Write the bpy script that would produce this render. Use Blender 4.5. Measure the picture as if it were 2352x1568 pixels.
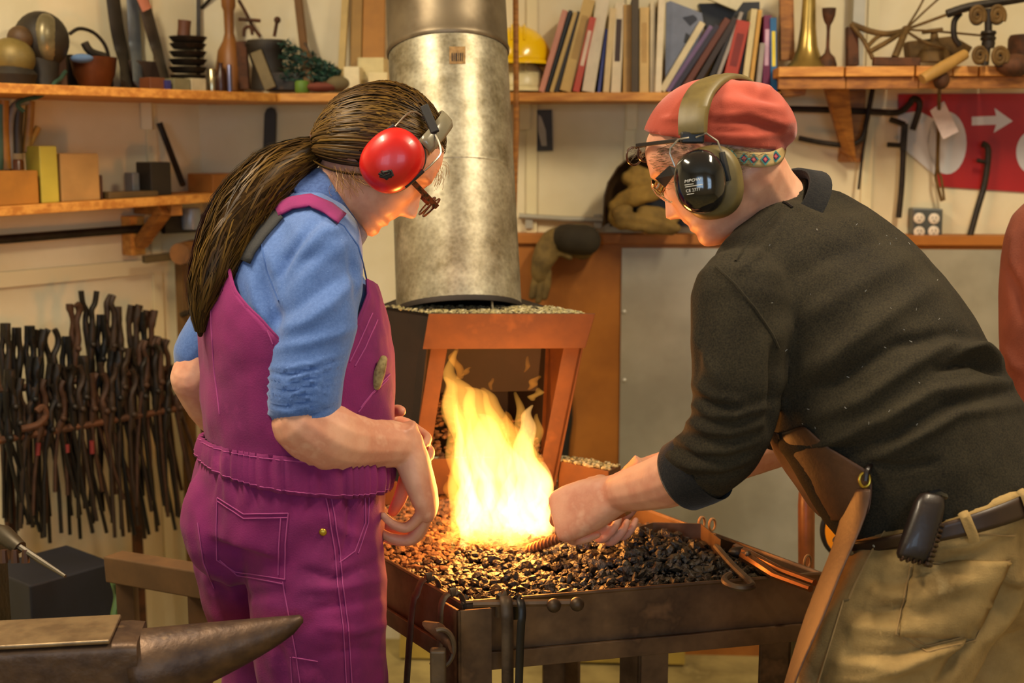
import bpy, bmesh, math, random
import numpy as np
from mathutils import Vector, Matrix, noise
from mathutils.bvhtree import BVHTree

for o in list(bpy.data.objects):
    bpy.data.objects.remove(o)
SC = bpy.context.scene
COL = SC.collection
V = Vector

# ------------------------------------------------------------------ camera, world, lights, exposure
FPX, CX, CY = 2900.0, 1176.0, 784.0
EYE = V((0, 0, 1.52))
TP = (CY - 340.0) / FPX
PITCH = math.atan(TP)
FWD = V((0, math.cos(PITCH), -math.sin(PITCH)))
UPV = V((0, math.sin(PITCH), math.cos(PITCH)))
RT = V((1, 0, 0))
cam_d = bpy.data.cameras.new('camera')
cam = bpy.data.objects.new('camera', cam_d)
COL.objects.link(cam)
cam.location = EYE
cam.rotation_euler = (math.pi / 2 - PITCH, 0, 0)
cam_d.sensor_width = 36.0
cam_d.lens = 36.0 * FPX / 2352.0
cam_d.clip_start = 0.05
cam_d.dof.use_dof = True
cam_d.dof.focus_distance = 2.02
cam_d.dof.aperture_fstop = 4.2
SC.camera = cam

world = bpy.data.worlds.new('world')
SC.world = world
world.use_nodes = True
bg = world.node_tree.nodes['Background']
bg.inputs[0].default_value = (0.62, 0.78, 1.0, 1)
bg.inputs[1].default_value = 0.6

SC.view_settings.view_transform = 'Standard'
SC.view_settings.look = 'None'
SC.view_settings.gamma = 1.0
SC.view_settings.use_curve_mapping = False
SC.view_settings.exposure = 0.08


def area(name, loc, target, sx, sy, power, color):
    d = bpy.data.lights.new(name, 'AREA')
    d.shape = 'RECTANGLE'
    d.size, d.size_y, d.energy, d.color = sx, sy, power, color
    o = bpy.data.objects.new(name, d)
    COL.objects.link(o)
    o.location = loc
    o.rotation_euler = (V(target) - V(loc)).to_track_quat('-Z', 'Y').to_euler()
    return o


WARM = (1.0, 0.83, 0.58)
DAY = (0.55, 0.76, 1.0)
# shop lights under the ceiling (fixtures are built further down at the same places)
LAMPS = [(-1.05, 1.65), (1.1, 1.7)]
for i, (lx, ly) in enumerate(LAMPS):
    area('shop_light', (lx, ly, 2.83), (lx, ly, 0), 0.16, 1.15, (54, 50)[i], WARM)
# daylight through the two windows behind the camera
for wx in (-1.2, 0.9):
    area('window_daylight', (wx, -2.56, 1.75), (wx, 3, 1.35), 1.1, 1.2, 26, DAY)


# ------------------------------------------------------------------ pixel -> world helpers
def ray(px, py):
    return FWD + RT * ((px - CX) / FPX) - UPV * ((py - CY) / FPX)


def W(px, py, t):
    return EYE + ray(px, py) * t


def WY(px, py, y):
    r = ray(px, py)
    return EYE + r * (y / r.y)


def WZ(px, py, z):
    r = ray(px, py)
    return EYE + r * ((z - EYE.z) / r.z)


def WPL(px, py, p0, n):
    r = ray(px, py)
    return EYE + r * ((p0 - EYE).dot(n) / r.dot(n))


def to_px(P):
    """world (N,3) -> px,py,t"""
    d = P - np.array(EYE)
    t = d @ np.array(FWD)
    return CX + FPX * (d @ np.array(RT)) / t, CY - FPX * (d @ np.array(UPV)) / t, t


# ------------------------------------------------------------------ materials
MATS = {}


def lin(c):
    return tuple((x / 12.92 if x <= 0.04045 else ((x + 0.055) / 1.055) ** 2.4) for x in c)


def hexc(r, g, b):
    return lin((r / 255, g / 255, b / 255))


def mat(name, c, rough=0.6, metal=0.0, c2=None, scale=20.0, detail=4.0, bump=0.0, bscale=None, stretch=None,
        spec=0.5, ramp=(0.4, 0.62), c3=None, sheen=0.0, coat=0.0, sss=0.0, rvar=0.0, island=None):
    if name in MATS:
        return MATS[name]
    m = bpy.data.materials.new(name)
    m.use_nodes = True
    nt = m.node_tree
    N, L = nt.nodes, nt.links
    b = N['Principled BSDF']
    b.inputs['Roughness'].default_value = rough
    b.inputs['Metallic'].default_value = metal
    b.inputs['Specular IOR Level'].default_value = spec
    if sheen:
        b.inputs['Sheen Weight'].default_value = sheen
        b.inputs['Sheen Roughness'].default_value = 0.5
    if coat:
        b.inputs['Coat Weight'].default_value = coat
        b.inputs['Coat Roughness'].default_value = 0.08
    if sss:
        b.inputs['Subsurface Weight'].default_value = sss
        b.inputs['Subsurface Radius'].default_value = (1.0, 0.35, 0.2)
        b.inputs['Subsurface Scale'].default_value = 0.006
    b.inputs['Base Color'].default_value = (*c, 1)
    tc = N.new('ShaderNodeTexCoord')
    src = tc.outputs['Object']
    if stretch:
        mp = N.new('ShaderNodeMapping')
        mp.inputs['Scale'].default_value = stretch
        L.new(src, mp.inputs[0])
        src = mp.outputs[0]
    col = None
    if c2 is not None:
        n = N.new('ShaderNodeTexNoise')
        n.inputs['Scale'].default_value = scale
        n.inputs['Detail'].default_value = detail
        n.inputs['Roughness'].default_value = 0.6
        L.new(src, n.inputs['Vector'])
        r = N.new('ShaderNodeValToRGB')
        e = r.color_ramp.elements
        e[0].position, e[1].position = ramp
        e[0].color, e[1].color = (*c, 1), (*c2, 1)
        if c3 is not None:
            x = e.new(min(0.98, ramp[1] + 0.14))
            x.color = (*c3, 1)
        L.new(n.outputs['Fac'], r.inputs[0])
        col = r.outputs[0]
        if rvar:
            mr = N.new('ShaderNodeMapRange')
            mr.inputs['To Min'].default_value = max(0, rough - rvar)
            mr.inputs['To Max'].default_value = min(1, rough + rvar)
            L.new(n.outputs['Fac'], mr.inputs['Value'])
            L.new(mr.outputs[0], b.inputs['Roughness'])
    if island is not None:
        g = N.new('ShaderNodeNewGeometry')
        r2 = N.new('ShaderNodeValToRGB')
        e = r2.color_ramp.elements
        e[0].color, e[1].color = (*island[0], 1), (*island[-1], 1)
        for k, ic in enumerate(island[1:-1]):
            x = e.new((k + 1) / (len(island) - 1))
            x.color = (*ic, 1)
        L.new(g.outputs['Random Per Island'], r2.inputs[0])
        col = r2.outputs[0]
    if col is not None:
        L.new(col, b.inputs['Base Color'])
    if bump:
        n2 = N.new('ShaderNodeTexNoise')
        n2.inputs['Scale'].default_value = bscale or scale * 3
        n2.inputs['Detail'].default_value = 3
        L.new(src, n2.inputs['Vector'])
        bp = N.new('ShaderNodeBump')
        bp.inputs['Strength'].default_value = bump
        bp.inputs['Distance'].default_value = 0.004
        L.new(n2.outputs['Fac'], bp.inputs['Height'])
        L.new(bp.outputs[0], b.inputs['Normal'])
    MATS[name] = m
    return m


# ------------------------------------------------------------------ mesh building
def frame(d, up=None):
    d = V(d).normalized()
    u = V(up) if up is not None else V((0, 0, 1))
    if abs(d.dot(u.normalized())) > 0.97:
        u = V((0, 1, 0)) if abs(d.y) < 0.9 else V((1, 0, 0))
    s = d.cross(u).normalized()
    return s, s.cross(d).normalized()     # side, up


class MB:
    def __init__(self):
        self.v, self.f = [], []

    def add(self, vs, fs):
        b = len(self.v)
        self.v += [V(x) for x in vs]
        self.f += [tuple(b + i for i in q) for q in fs]
        return self

    def hexa(self, p):
        return self.add(p, [(0, 3, 2, 1), (4, 5, 6, 7), (0, 1, 5, 4), (1, 2, 6, 5), (2, 3, 7, 6), (3, 0, 4, 7)])

    def box(self, c, s, rot=None):
        c = V(c)
        R = rot or Matrix.Identity(3)
        x, y, z = s[0] / 2, s[1] / 2, s[2] / 2
        return self.hexa([c + R @ V(q) for q in ((-x, -y, -z), (x, -y, -z), (x, y, -z), (-x, y, -z),
                                                 (-x, -y, z), (x, -y, z), (x, y, z), (-x, y, z))])

    def beam(self, p, q, w, h, up=None):
        p, q = V(p), V(q)
        s, u = frame(q - p, up)
        s, u = s * (w / 2), u * (h / 2)
        return self.hexa([p - s - u, p + s - u, p + s + u, p - s + u, q - s - u, q + s - u, q + s + u, q - s + u])

    def ring(self, rings, caps=True, closed=True):
        n = len(rings[0])
        vs = [x for r in rings for x in r]
        fs = []
        for k in range(len(rings) - 1):
            for i in range(n if closed else n - 1):
                j = (i + 1) % n
                fs.append((k * n + i, k * n + j, (k + 1) * n + j, (k + 1) * n + i))
        if caps and closed:
            fs.append(tuple(reversed(range(n))))
            b = (len(rings) - 1) * n
            fs.append(tuple(b + i for i in range(n)))
        return self.add(vs, fs)

    def tube(self, pts, r, n=8, caps=True, up=None, flat=1.0, closed=False):
        pts = [V(p) for p in pts]
        m = len(pts)
        rs = list(r) if hasattr(r, '__len__') else [r] * m
        rings = []
        pu = V(up) if up is not None else None
        for i, p in enumerate(pts):
            if closed:
                d = pts[(i + 1) % m] - pts[i - 1]
            else:
                d = pts[min(i + 1, m - 1)] - pts[max(i - 1, 0)]
            if d.length < 1e-9:
                d = V((0, 0, 1))
            s, u = frame(d, pu)
            if up is None:
                pu = u
            rings.append([p + s * (math.cos(a) * rs[i]) + u * (math.sin(a) * rs[i] * flat)
                          for a in (2 * math.pi * k / n for k in range(n))])
        if closed:
            rings.append(rings[0])
            return self.ring(rings, caps=False)
        return self.ring(rings, caps)

    def lathe(self, prof, o, axis=(0, 0, 1), n=24, caps=True, xdir=None, sx=1.0, sy=1.0):
        o, ax = V(o), V(axis).normalized()
        s, u = frame(ax, xdir)
        rings = [[o + ax * z + s * (math.cos(a) * r * sx) + u * (math.sin(a) * r * sy)
                  for a in (2 * math.pi * k / n for k in range(n))] for r, z in prof]
        return self.ring(rings, caps)

    def ball(self, c, r, nu=16, nv=10, rot=None):
        c = V(c)
        r = r if hasattr(r, '__len__') else (r, r, r)
        R = rot or Matrix.Identity(3)
        rings = []
        for i in range(nv + 1):
            th = math.pi * (0.001 + 0.998 * i / nv)
            rings.append([c + R @ V((r[0] * math.sin(th) * math.cos(2 * math.pi * k / nu),
                                     r[1] * math.sin(th) * math.sin(2 * math.pi * k / nu),
                                     -r[2] * math.cos(th))) for k in range(nu)])
        return self.ring(rings)

    def prism(self, poly, ext):
        poly, ext = [V(p) for p in poly], V(ext)
        n = len(poly)
        fs = [tuple(reversed(range(n))), tuple(range(n, 2 * n))]
        fs += [(i, (i + 1) % n, n + (i + 1) % n, n + i) for i in range(n)]
        return self.add(poly + [p + ext for p in poly], fs)

    def loft(self, secs, n=24, caps=True, e=2.0):
        """secs: (centre, u half axis vector, v half axis vector)"""
        rings = []
        for s in secs:
            c, u, v = V(s[0]), V(s[1]), V(s[2])
            ex = s[3] if len(s) > 3 else e
            rg = []
            for k in range(n):
                a = 2 * math.pi * k / n
                ca, sa = math.cos(a), math.sin(a)
                x = math.copysign(abs(ca) ** (2 / ex), ca)
                y = math.copysign(abs(sa) ** (2 / ex), sa)
                rg.append(c + u * x + v * y)
            rings.append(rg)
        return self.ring(rings, caps)

    def mesh(self, name, off=V((0, 0, 0)), fix=True):
        me = bpy.data.meshes.new(name)
        me.from_pydata([tuple(x - off) for x in self.v], [], self.f)
        if fix:
            bm = bmesh.new()
            bm.from_mesh(me)
            bmesh.ops.recalc_face_normals(bm, faces=bm.faces)
            bm.to_mesh(me)
            bm.free()
        return me


def wloc(o):
    p = V((0, 0, 0))
    while o is not None:
        p = p + o.location
        o = o.parent
    return p


def smooth_mesh(me, angle=40):
    if angle is None:
        return
    me.polygons.foreach_set('use_smooth', [True] * len(me.polygons))
    if angle < 180:
        me.set_sharp_from_angle(angle=math.radians(angle))


def link(name, me, m, parent=None, loc=None):
    o = bpy.data.objects.new(name, me)
    COL.objects.link(o)
    if m is not None:
        me.materials.clear()
        me.materials.append(m)
    if parent is not None:
        o.parent = parent
    if loc is not None:
        o.location = loc
    return o


def obj(name, mb, m, parent=None, smooth=40, bevel=0.0, local=False, origin=None, fix=True):
    """world-coordinate mesh builder -> object (offset so that parents without rotation work)"""
    if local:
        me = mb.mesh(name, fix=fix)
        o = link(name, me, m, parent)
    elif parent is not None:
        me = mb.mesh(name, wloc(parent), fix=fix)
        o = link(name, me, m, parent)
    else:
        if origin is None:
            xs = np.array([tuple(x) for x in mb.v])
            lo, hi = xs.min(0), xs.max(0)
            origin = V(((lo[0] + hi[0]) / 2, (lo[1] + hi[1]) / 2, lo[2]))
        me = mb.mesh(name, V(origin), fix=fix)
        o = link(name, me, m, None, V(origin))
    smooth_mesh(me, smooth)
    if bevel:
        bv = o.modifiers.new('bevel', 'BEVEL')
        bv.width, bv.segments, bv.limit_method = bevel, 2, 'ANGLE'
    return o


def tag(o, label, cat=None, group=None, kind=None):
    if label:
        o['label'] = label
    if cat:
        o['category'] = cat
    if group:
        o['group'] = group
    if kind:
        o['kind'] = kind
    return o


def thing(name, label, cat, loc=(0, 0, 0), group=None, rz=0.0):
    o = bpy.data.objects.new(name, None)
    COL.objects.link(o)
    o.empty_display_size = 0.05
    o.location = loc
    o.rotation_euler = (0, 0, rz)
    return tag(o, label, cat, group)


def struct(name, mb, m, parent=None, **k):
    o = obj(name, mb, m, parent, **k)
    if parent is None:
        o['kind'] = 'structure'
    return o


def fuse(mb, voxel, smooth=4, fac=0.5):
    """one continuous surface out of overlapping closed shells"""
    me = mb.mesh('tmp')
    o = bpy.data.objects.new('tmp', me)
    COL.objects.link(o)
    r = o.modifiers.new('r', 'REMESH')
    r.mode, r.voxel_size = 'VOXEL', voxel
    if smooth:
        s = o.modifiers.new('s', 'SMOOTH')
        s.factor, s.iterations = fac, smooth
    dg = bpy.context.evaluated_depsgraph_get()
    out = bpy.data.meshes.new_from_object(o.evaluated_get(dg), depsgraph=dg)
    bpy.data.objects.remove(o)
    bpy.data.meshes.remove(me)
    return out


def get_np(me):
    n = len(me.vertices)
    P, Nn = np.empty(n * 3), np.empty(n * 3)
    me.vertices.foreach_get('co', P)
    me.vertices.foreach_get('normal', Nn)
    return P.reshape(-1, 3), Nn.reshape(-1, 3)


def set_np(me, P):
    me.vertices.foreach_set('co', P.ravel())
    me.update()


def seg_dist(x, y, pl):
    """distance in px of many points to a polyline, and arc parameter 0..1"""
    best = np.full(x.shape, 1e9)
    par = np.zeros(x.shape)
    ns = len(pl) - 1
    for k in range(ns):
        ax, ay = pl[k]
        bx, by = pl[k + 1]
        dx, dy = bx - ax, by - ay
        L2 = dx * dx + dy * dy + 1e-9
        s = np.clip(((x - ax) * dx + (y - ay) * dy) / L2, 0, 1)
        d = np.hypot(x - ax - s * dx, y - ay - s * dy)
        m = d < best
        best[m] = d[m]
        par[m] = (k + s[m]) / ns
    return best, par


def wrinkle(me, folds, facing=True):
    """folds: (polyline px, width px, height m); raised ridges (+) or creases (-) on cloth"""
    P, Nn = get_np(me)
    x, y, t = to_px(P)
    vd = (np.array(EYE) - P)
    vd /= np.linalg.norm(vd, axis=1)[:, None]
    fc = np.clip((np.einsum('ij,ij->i', vd, Nn) + 0.15) * 3, 0, 1) if facing else 1.0
    D = np.zeros(len(P))
    for pl, w, h in folds:
        d, s = seg_dist(x, y, pl)
        D += h * np.exp(-(d / w) ** 2) * np.sin(np.pi * np.clip(s * 0.9 + 0.05, 0, 1)) ** 0.5
    set_np(me, P + Nn * (D * fc)[:, None])


def noise_disp(me, amp, scale, seed=0.0, mask=None):
    P, Nn = get_np(me)
    D = np.array([noise.noise(V(p) * scale + V((seed, seed, seed))) for p in P]) * amp
    if mask is not None:
        D *= mask(P)
    set_np(me, P + Nn * D[:, None])


def bvh_of(me, off=V((0, 0, 0))):
    return BVHTree.FromPolygons([tuple(v.co + off) for v in me.vertices], [tuple(p.vertices) for p in me.polygons])


def project(bvhs, pl, lift=0.002, step=10.0):
    """pixel polyline -> points lying on the surfaces seen from the camera"""
    out = []
    pts = []
    for a, b in zip(pl[:-1], pl[1:]):
        n = max(1, int(math.hypot(b[0] - a[0], b[1] - a[1]) / step))
        pts += [(a[0] + (b[0] - a[0]) * k / n, a[1] + (b[1] - a[1]) * k / n) for k in range(n)]
    pts.append(pl[-1])
    for q in pts:
        d = ray(*q).normalized()
        best = None
        for b in bvhs:
            h = b.ray_cast(EYE, d)
            if h[0] is not None and (best is None or h[3] < best[3]):
                best = h
        if best is not None:
            n = best[1] if best[1].dot(d) < 0 else -best[1]
            out.append(best[0] + n * lift)
    return out


def catmull(pts, n=6):
    pts = [V(p) for p in pts]
    out = []
    for i in range(len(pts) - 1):
        p0, p1, p2, p3 = pts[max(i - 1, 0)], pts[i], pts[i + 1], pts[min(i + 2, len(pts) - 1)]
        for k in range(n):
            s = k / n
            out.append(0.5 * ((2 * p1) + (p2 - p0) * s + (2 * p0 - 5 * p1 + 4 * p2 - p3) * s * s
                              + (3 * p1 - p0 - 3 * p2 + p3) * s ** 3))
    out.append(pts[-1])
    return out


def lerp_list(keys, x):
    """keys: sorted [(x, tuple)]"""
    if x <= keys[0][0]:
        return keys[0][1]
    for (a, va), (b, vb) in zip(keys[:-1], keys[1:]):
        if x <= b:
            s = (x - a) / (b - a)
            return tuple(p + (q - p) * s for p, q in zip(va, vb))
    return keys[-1][1]


RNG = random.Random(7)

# ------------------------------------------------------------------ materials of the place
M_WALL = mat('wall_paint', hexc(226, 214, 180), 0.75, c2=hexc(216, 202, 164), scale=3.0, bump=0.15, bscale=60)
M_FLOOR = mat('floor_concrete', hexc(168, 150, 92), 0.85, c2=hexc(128, 112, 66), scale=5.0, bump=0.4, bscale=40,
              c3=hexc(190, 172, 112))
M_CEIL = mat('ceiling_paint', hexc(225, 220, 205), 0.8, c2=hexc(215, 208, 190), scale=4)
M_PINE = mat('pine_wood', hexc(214, 150, 66), 0.55, c2=hexc(178, 112, 40), scale=9, stretch=(1, 6, 6), bump=0.15)
M_PINE_D = mat('old_pine', hexc(172, 112, 44), 0.6, c2=hexc(132, 80, 28), scale=9, stretch=(2, 2, 8), bump=0.15)
M_PLY = mat('brown_plywood', hexc(172, 106, 34), 0.6, c2=hexc(148, 88, 26), scale=4, bump=0.1)
M_ZINC = mat('sheet_metal', hexc(158, 154, 138), 0.45, 0.25, c2=hexc(178, 174, 158), scale=3.5, rvar=0.12)
M_STEEL = mat('raw_steel', hexc(104, 88, 70), 0.5, 0.65, c2=hexc(72, 58, 44), scale=14, bump=0.2, c3=hexc(126, 106, 84),
              rvar=0.12)
M_IRON = mat('black_iron', hexc(50, 42, 33), 0.5, 0.5, c2=hexc(32, 26, 20), scale=25, bump=0.3, c3=hexc(78, 54, 34))
M_RUST = mat('rusty_iron', hexc(96, 58, 32), 0.75, 0.3, c2=hexc(62, 40, 24), scale=22, bump=0.4, c3=hexc(122, 74, 36))
M_BLACK = mat('black_paint', hexc(22, 22, 22), 0.5, c2=hexc(32, 30, 28), scale=30)
M_CREAM = mat('cream_paint', hexc(225, 212, 170), 0.6)
M_WHITE = mat('white_paper', hexc(235, 232, 222), 0.7)


def emis(name, c, s):
    m = bpy.data.materials.new(name)
    m.use_nodes = True
    b = m.node_tree.nodes['Principled BSDF']
    b.inputs['Base Color'].default_value = (0.8, 0.8, 0.8, 1)
    b.inputs['Emission Color'].default_value = (*c, 1)
    b.inputs['Emission Strength'].default_value = s
    return m


# ------------------------------------------------------------------ room shell
BP = V((0, 3.75, 0))
BD = V((1, -0.06, 0)).normalized()          # along the back wall
BN = V((-0.06, -1, 0)).normalized()         # its face towards the room
LD = V((0.641, 0.767, 0)).normalized()       # along the slanted left wall
LN = V((0.767, -0.641, 0)).normalized()
CORNER = BP + BD * -0.93
HC = 2.95


def PB(px, py, out=0.0):                    # a pixel on the back wall, out metres proud of it
    return WPL(px, py, BP + BN * out, BN)


def PL(px, py, out=0.0):                    # the same on the left wall
    return WPL(px, py, CORNER + LN * out, LN)


def wall(name, p, q, n, z0=0.0, z1=HC, th=0.12):
    mb = MB()
    a, b, o = V(p), V(q), V(n) * -th
    mb.prism([V((a.x, a.y, z0)), V((b.x, b.y, z0)), V((b.x, b.y, z1)), V((a.x, a.y, z1))], o)
    return struct(name, mb, M_WALL, smooth=None)


fl = MB().box((0, 0.7, -0.05), (8.4, 7.4, 0.1))
struct('floor', fl, M_FLOOR, smooth=None)
struct('ceiling', MB().box((0, 0.7, HC + 0.05), (8.4, 7.4, 0.1)), M_CEIL, smooth=None)
LEND = CORNER - LD * 3.6
REND = BP + BD * 3.1
wb = wall('wall_back', CORNER - BD * 0.08, REND, BN)
wl = wall('wall_left', LEND, CORNER, LN)
wall('wall_right', REND, V((REND.x, -2.5, 0)), (-1, 0, 0))
wall('wall_far_left', V((LEND.x, -2.5, 0)), LEND, (1, 0, 0))
# wall behind the camera with two window openings
wf = MB()
xs = [LEND.x, -1.8, -0.6, 0.3, 1.5, REND.x]
for k in range(5):
    cx, sx = (xs[k] + xs[k + 1]) / 2, xs[k + 1] - xs[k]
    if k in (1, 3):
        wf.box((cx, -2.56, 0.55), (sx, 0.12, 1.1))
        wf.box((cx, -2.56, (2.4 + HC) / 2), (sx, 0.12, HC - 2.4))
    else:
        wf.box((cx, -2.56, HC / 2), (sx, 0.12, HC))
struct('wall_front', wf, M_WALL, smooth=None)
for k, cx in enumerate((-1.2, 0.9)):
    w = MB()
    for dx in (-0.58, -0.2, 0.2, 0.58):
        w.box((cx + dx, -2.5, 1.75), (0.035, 0.05, 1.3))
    for dz in (-0.63, -0.21, 0.21, 0.63):
        w.box((cx, -2.5, 1.75 + dz), (1.2, 0.05, 0.035))
    struct('window_%d' % (k + 1), w, M_CREAM, smooth=None)
# shop light fixtures
for lx, ly in LAMPS:
    lt = thing('shop_light_fixture', 'long white ceiling shop light hanging %s' % ('on the side of the tong rack' if lx < 0 else 'on the side of the red sign'), 'ceiling light', (lx, ly, 2.85))
    obj('housing', MB().prism([V((lx - .14, ly - .62, 2.87)), V((lx + .14, ly - .62, 2.87)), V((lx + .07, ly - .62, HC)),
                               V((lx - .07, ly - .62, HC))], (0, 1.24, 0)), M_CREAM, lt, smooth=None)
# battens and panel joints on the walls
tr = 0


def trim(mb, m=M_CREAM, par=None):
    global tr
    tr += 1
    o = obj('trim_%d' % tr, mb, m, par, smooth=None)
    if par is None:
        o['kind'] = 'structure'
    return o


for px in (1222, 1450, 2005):
    a, b = PB(px, 60, 0.006), PB(px, 560, 0.006)
    b = V((a.x, a.y, 0.3))
    a.z = 2.6
    trim(MB().beam(a, b, 0.03, 0.01, BN))
for px in (346,):
    a = PL(px, 300, 0.006)
    trim(MB().beam(V((a.x, a.y, 2.6)), V((a.x, a.y, 0.2)), 0.03, 0.01, LN))
a, b = PL(0, 640, 0.008), PL(280, 614, 0.008)
d = (b - a).normalized()
trim(MB().beam(a - d * 1.0, V((CORNER.x, CORNER.y, (a.z + b.z) / 2)) + LN * 0.008 - LD * 0.01, 0.04, 0.016, LN))

# thin pipe high on the left wall and conduit on the back wall
c1 = obj('wall_pipe', MB().tube([PL(-150, 562, 0.05), PL(283, 528, 0.05), PL(640, 505, 0.05)], 0.012, 10), M_IRON)
tag(c1, 'dark iron pipe running level along the left wall below the shelf', 'pipe')
cd = thing('electric_conduit', 'grey conduit running along the white wall above the brown panels', 'conduit', PB(1300, 505, 0.02))
obj('tube', MB().tube([PB(1192, 496, 0.02), PB(1300, 503, 0.02), PB(1640, 510, 0.02)], 0.009, 10), M_ZINC, cd)
for px in (1215, 1372):
    obj('clip', MB().box(PB(px, 508, 0.012), (0.022, 0.02, 0.04)), M_ZINC, cd)
vp = obj('vertical_pipe', MB().tube([PB(1184, -60, 0.35), PB(1186, 300, 0.35), PB(1178, 560, 0.35)], 0.0075, 8), M_PINE_D)
tag(vp, 'thin brown vertical pipe beside the stove pipe', 'pipe')

# ------------------------------------------------------------------ forge
ZR = 0.80
A_ = WZ(1062, 1385, ZR)
B_ = WZ(1888, 1318, ZR)
SD = (WZ(890, 1287, ZR) - A_).normalized()
E_ = A_ + SD * 0.74
D_ = B_ + SD * 0.74
M_TRAY = mat('forge_steel', hexc(118, 92, 66), 0.5, 0.45, c2=hexc(78, 58, 40), scale=9, bump=0.12, c3=hexc(140, 106, 74),
             rvar=0.1)
M_HOOD = mat('hood_steel', hexc(92, 54, 20), 0.62, 0.2, c2=hexc(76, 42, 16), scale=10, c3=hexc(106, 64, 26), bump=0.08)
M_SOOT = mat('sooty_steel', hexc(36, 25, 17), 0.7, 0.1, c2=hexc(26, 18, 12), scale=8, bump=0.1)
M_ASH = mat('ash_grit', hexc(150, 138, 92), 0.95, island=[hexc(120, 108, 66), hexc(168, 156, 108), hexc(96, 84, 50),
                                                        hexc(190, 180, 140), hexc(60, 52, 34)])
forge = thing('coal_forge', 'steel coal forge table with shallow tray full of coal and open side hood', 'forge',
              ((A_ + B_ + E_ + D_) / 4) * 1.0 - V((0, 0, ZR)))
TH = 0.095
dn = V((0, 0, -TH))
UPZ = V((0, 0, 1))


def side_panel(name, p, q, m, out):
    o = V(out).normalized() * 0.005
    mb = MB().prism([p, q, q + dn, p + dn], o)
    return obj(name, mb, m, forge, smooth=None, bevel=0.001)


nf = (B_ - A_).cross(UPZ).normalized()
if nf.y > 0:
    nf = -nf
nl = SD.cross(UPZ).normalized()
if nl.x > 0:
    nl = -nl
side_panel('front_panel', A_, B_, M_TRAY, -nf)
side_panel('left_panel', E_, A_, M_TRAY, -nl)
side_panel('right_panel', B_, D_, M_TRAY, nl)
side_panel('back_panel', D_, E_, M_TRAY, nf)
obj('tray_bottom', MB().prism([A_ + dn, B_ + dn, D_ + dn, E_ + dn], (0, 0, -0.006)), M_SOOT, forge, smooth=None)
# angle iron frame under the tray (lower strip seen along the front)
for nm, p, q, n in (('frame_rail', A_, B_, nf), ('frame_rail', E_, A_, nl), ('frame_rail', B_, D_, -nl), ('frame_rail', D_, E_, -nf)):
    p2, q2 = p + dn + n * 0.004 + V((0, 0, 0.012)), q + dn + n * 0.004 + V((0, 0, 0.012))
    obj(nm, MB().prism([p2, q2, q2 + V((0, 0, -0.03)), p2 + V((0, 0, -0.03))], n * 0.006), M_TRAY, forge, smooth=None, bevel=0.001)
# rim beading
rim = MB()
rim.tube([A_ + V((0, 0, .001)), B_ + V((0, 0, .001))], 0.0035, 6)
rim.tube([E_, A_], 0.0035, 6)
rim.tube([B_, D_], 0.0035, 6)
rim.tube([D_, E_], 0.0035, 6)
obj('rim', rim, M_TRAY, forge)


def leg(p, n1, n2, z1):
    mb = MB()
    L = 0.055
    for n, o in ((n1, n2), (n2, n1)):
        a = V((p.x, p.y, 0))
        mb.prism([a, a + n * L, a + n * L + V((0, 0, z1)), a + V((0, 0, z1))], o * 0.006)
    return obj('leg', mb, M_TRAY, forge, smooth=None, bevel=0.001)


fd = (B_ - A_).normalized()
leg(A_ + nf * 0.018 + nl * 0.012, fd, SD, ZR - 0.004)
leg(B_ + nf * 0.006 - nl * 0.006 - fd * 0.06, -fd, SD, ZR - TH)
leg(E_, fd, -SD, ZR - TH)
leg(D_, -fd, -SD, ZR - TH)
mx = WZ(1640, 1450, 0.68)
leg(A_ + fd * 0.38 + SD * 0.12, fd, SD, ZR - TH)
leg(A_ + fd * 0.13 + SD * 0.3, fd, SD, ZR - TH)

# ---- hood: slanted front frame, box behind, pipe on top
HT = 2.40                                  # depth along the view axis of the opening's foot


def H(px, py, t):
    return W(px, py, t)


# frame plane: top leans forward
tT, tB = 2.585, 2.66


def F(px, py):
    s = (py - 718) / (1135 - 718)
    return W(px, py, tT + (tB - tT) * s + (px - 1120) * 0.00003)


FN = -(F(1300, 750) - F(1000, 750)).cross(F(1000, 1000) - F(1000, 750)).normalized()
if FN.y > 0:
    FN = -FN


def plate(name, pts, m=M_HOOD, th=0.006, off=0.0, par=forge, bev=0.0008):
    q = [F(*p) + FN * off for p in pts]
    return obj(name, MB().prism(q, FN * -th), m, par, smooth=None, bevel=bev)


hd = plate('hood_top_plate', [(985, 718), (1366, 718), (1343, 797), (971, 799)], off=0.012)
plate('hood_frame_left', [(990, 796), (1028, 796), (985, 1062), (975, 1136), (938, 1136), (955, 1010)])
plate('hood_frame_right', [(1295, 796), (1340, 796), (1276, 1116), (1230, 1130), (1245, 1052)])
plate('hood_frame_sill', [(983, 1054), (1246, 1052), (1236, 1130), (970, 1136)], off=-0.001)
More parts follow.
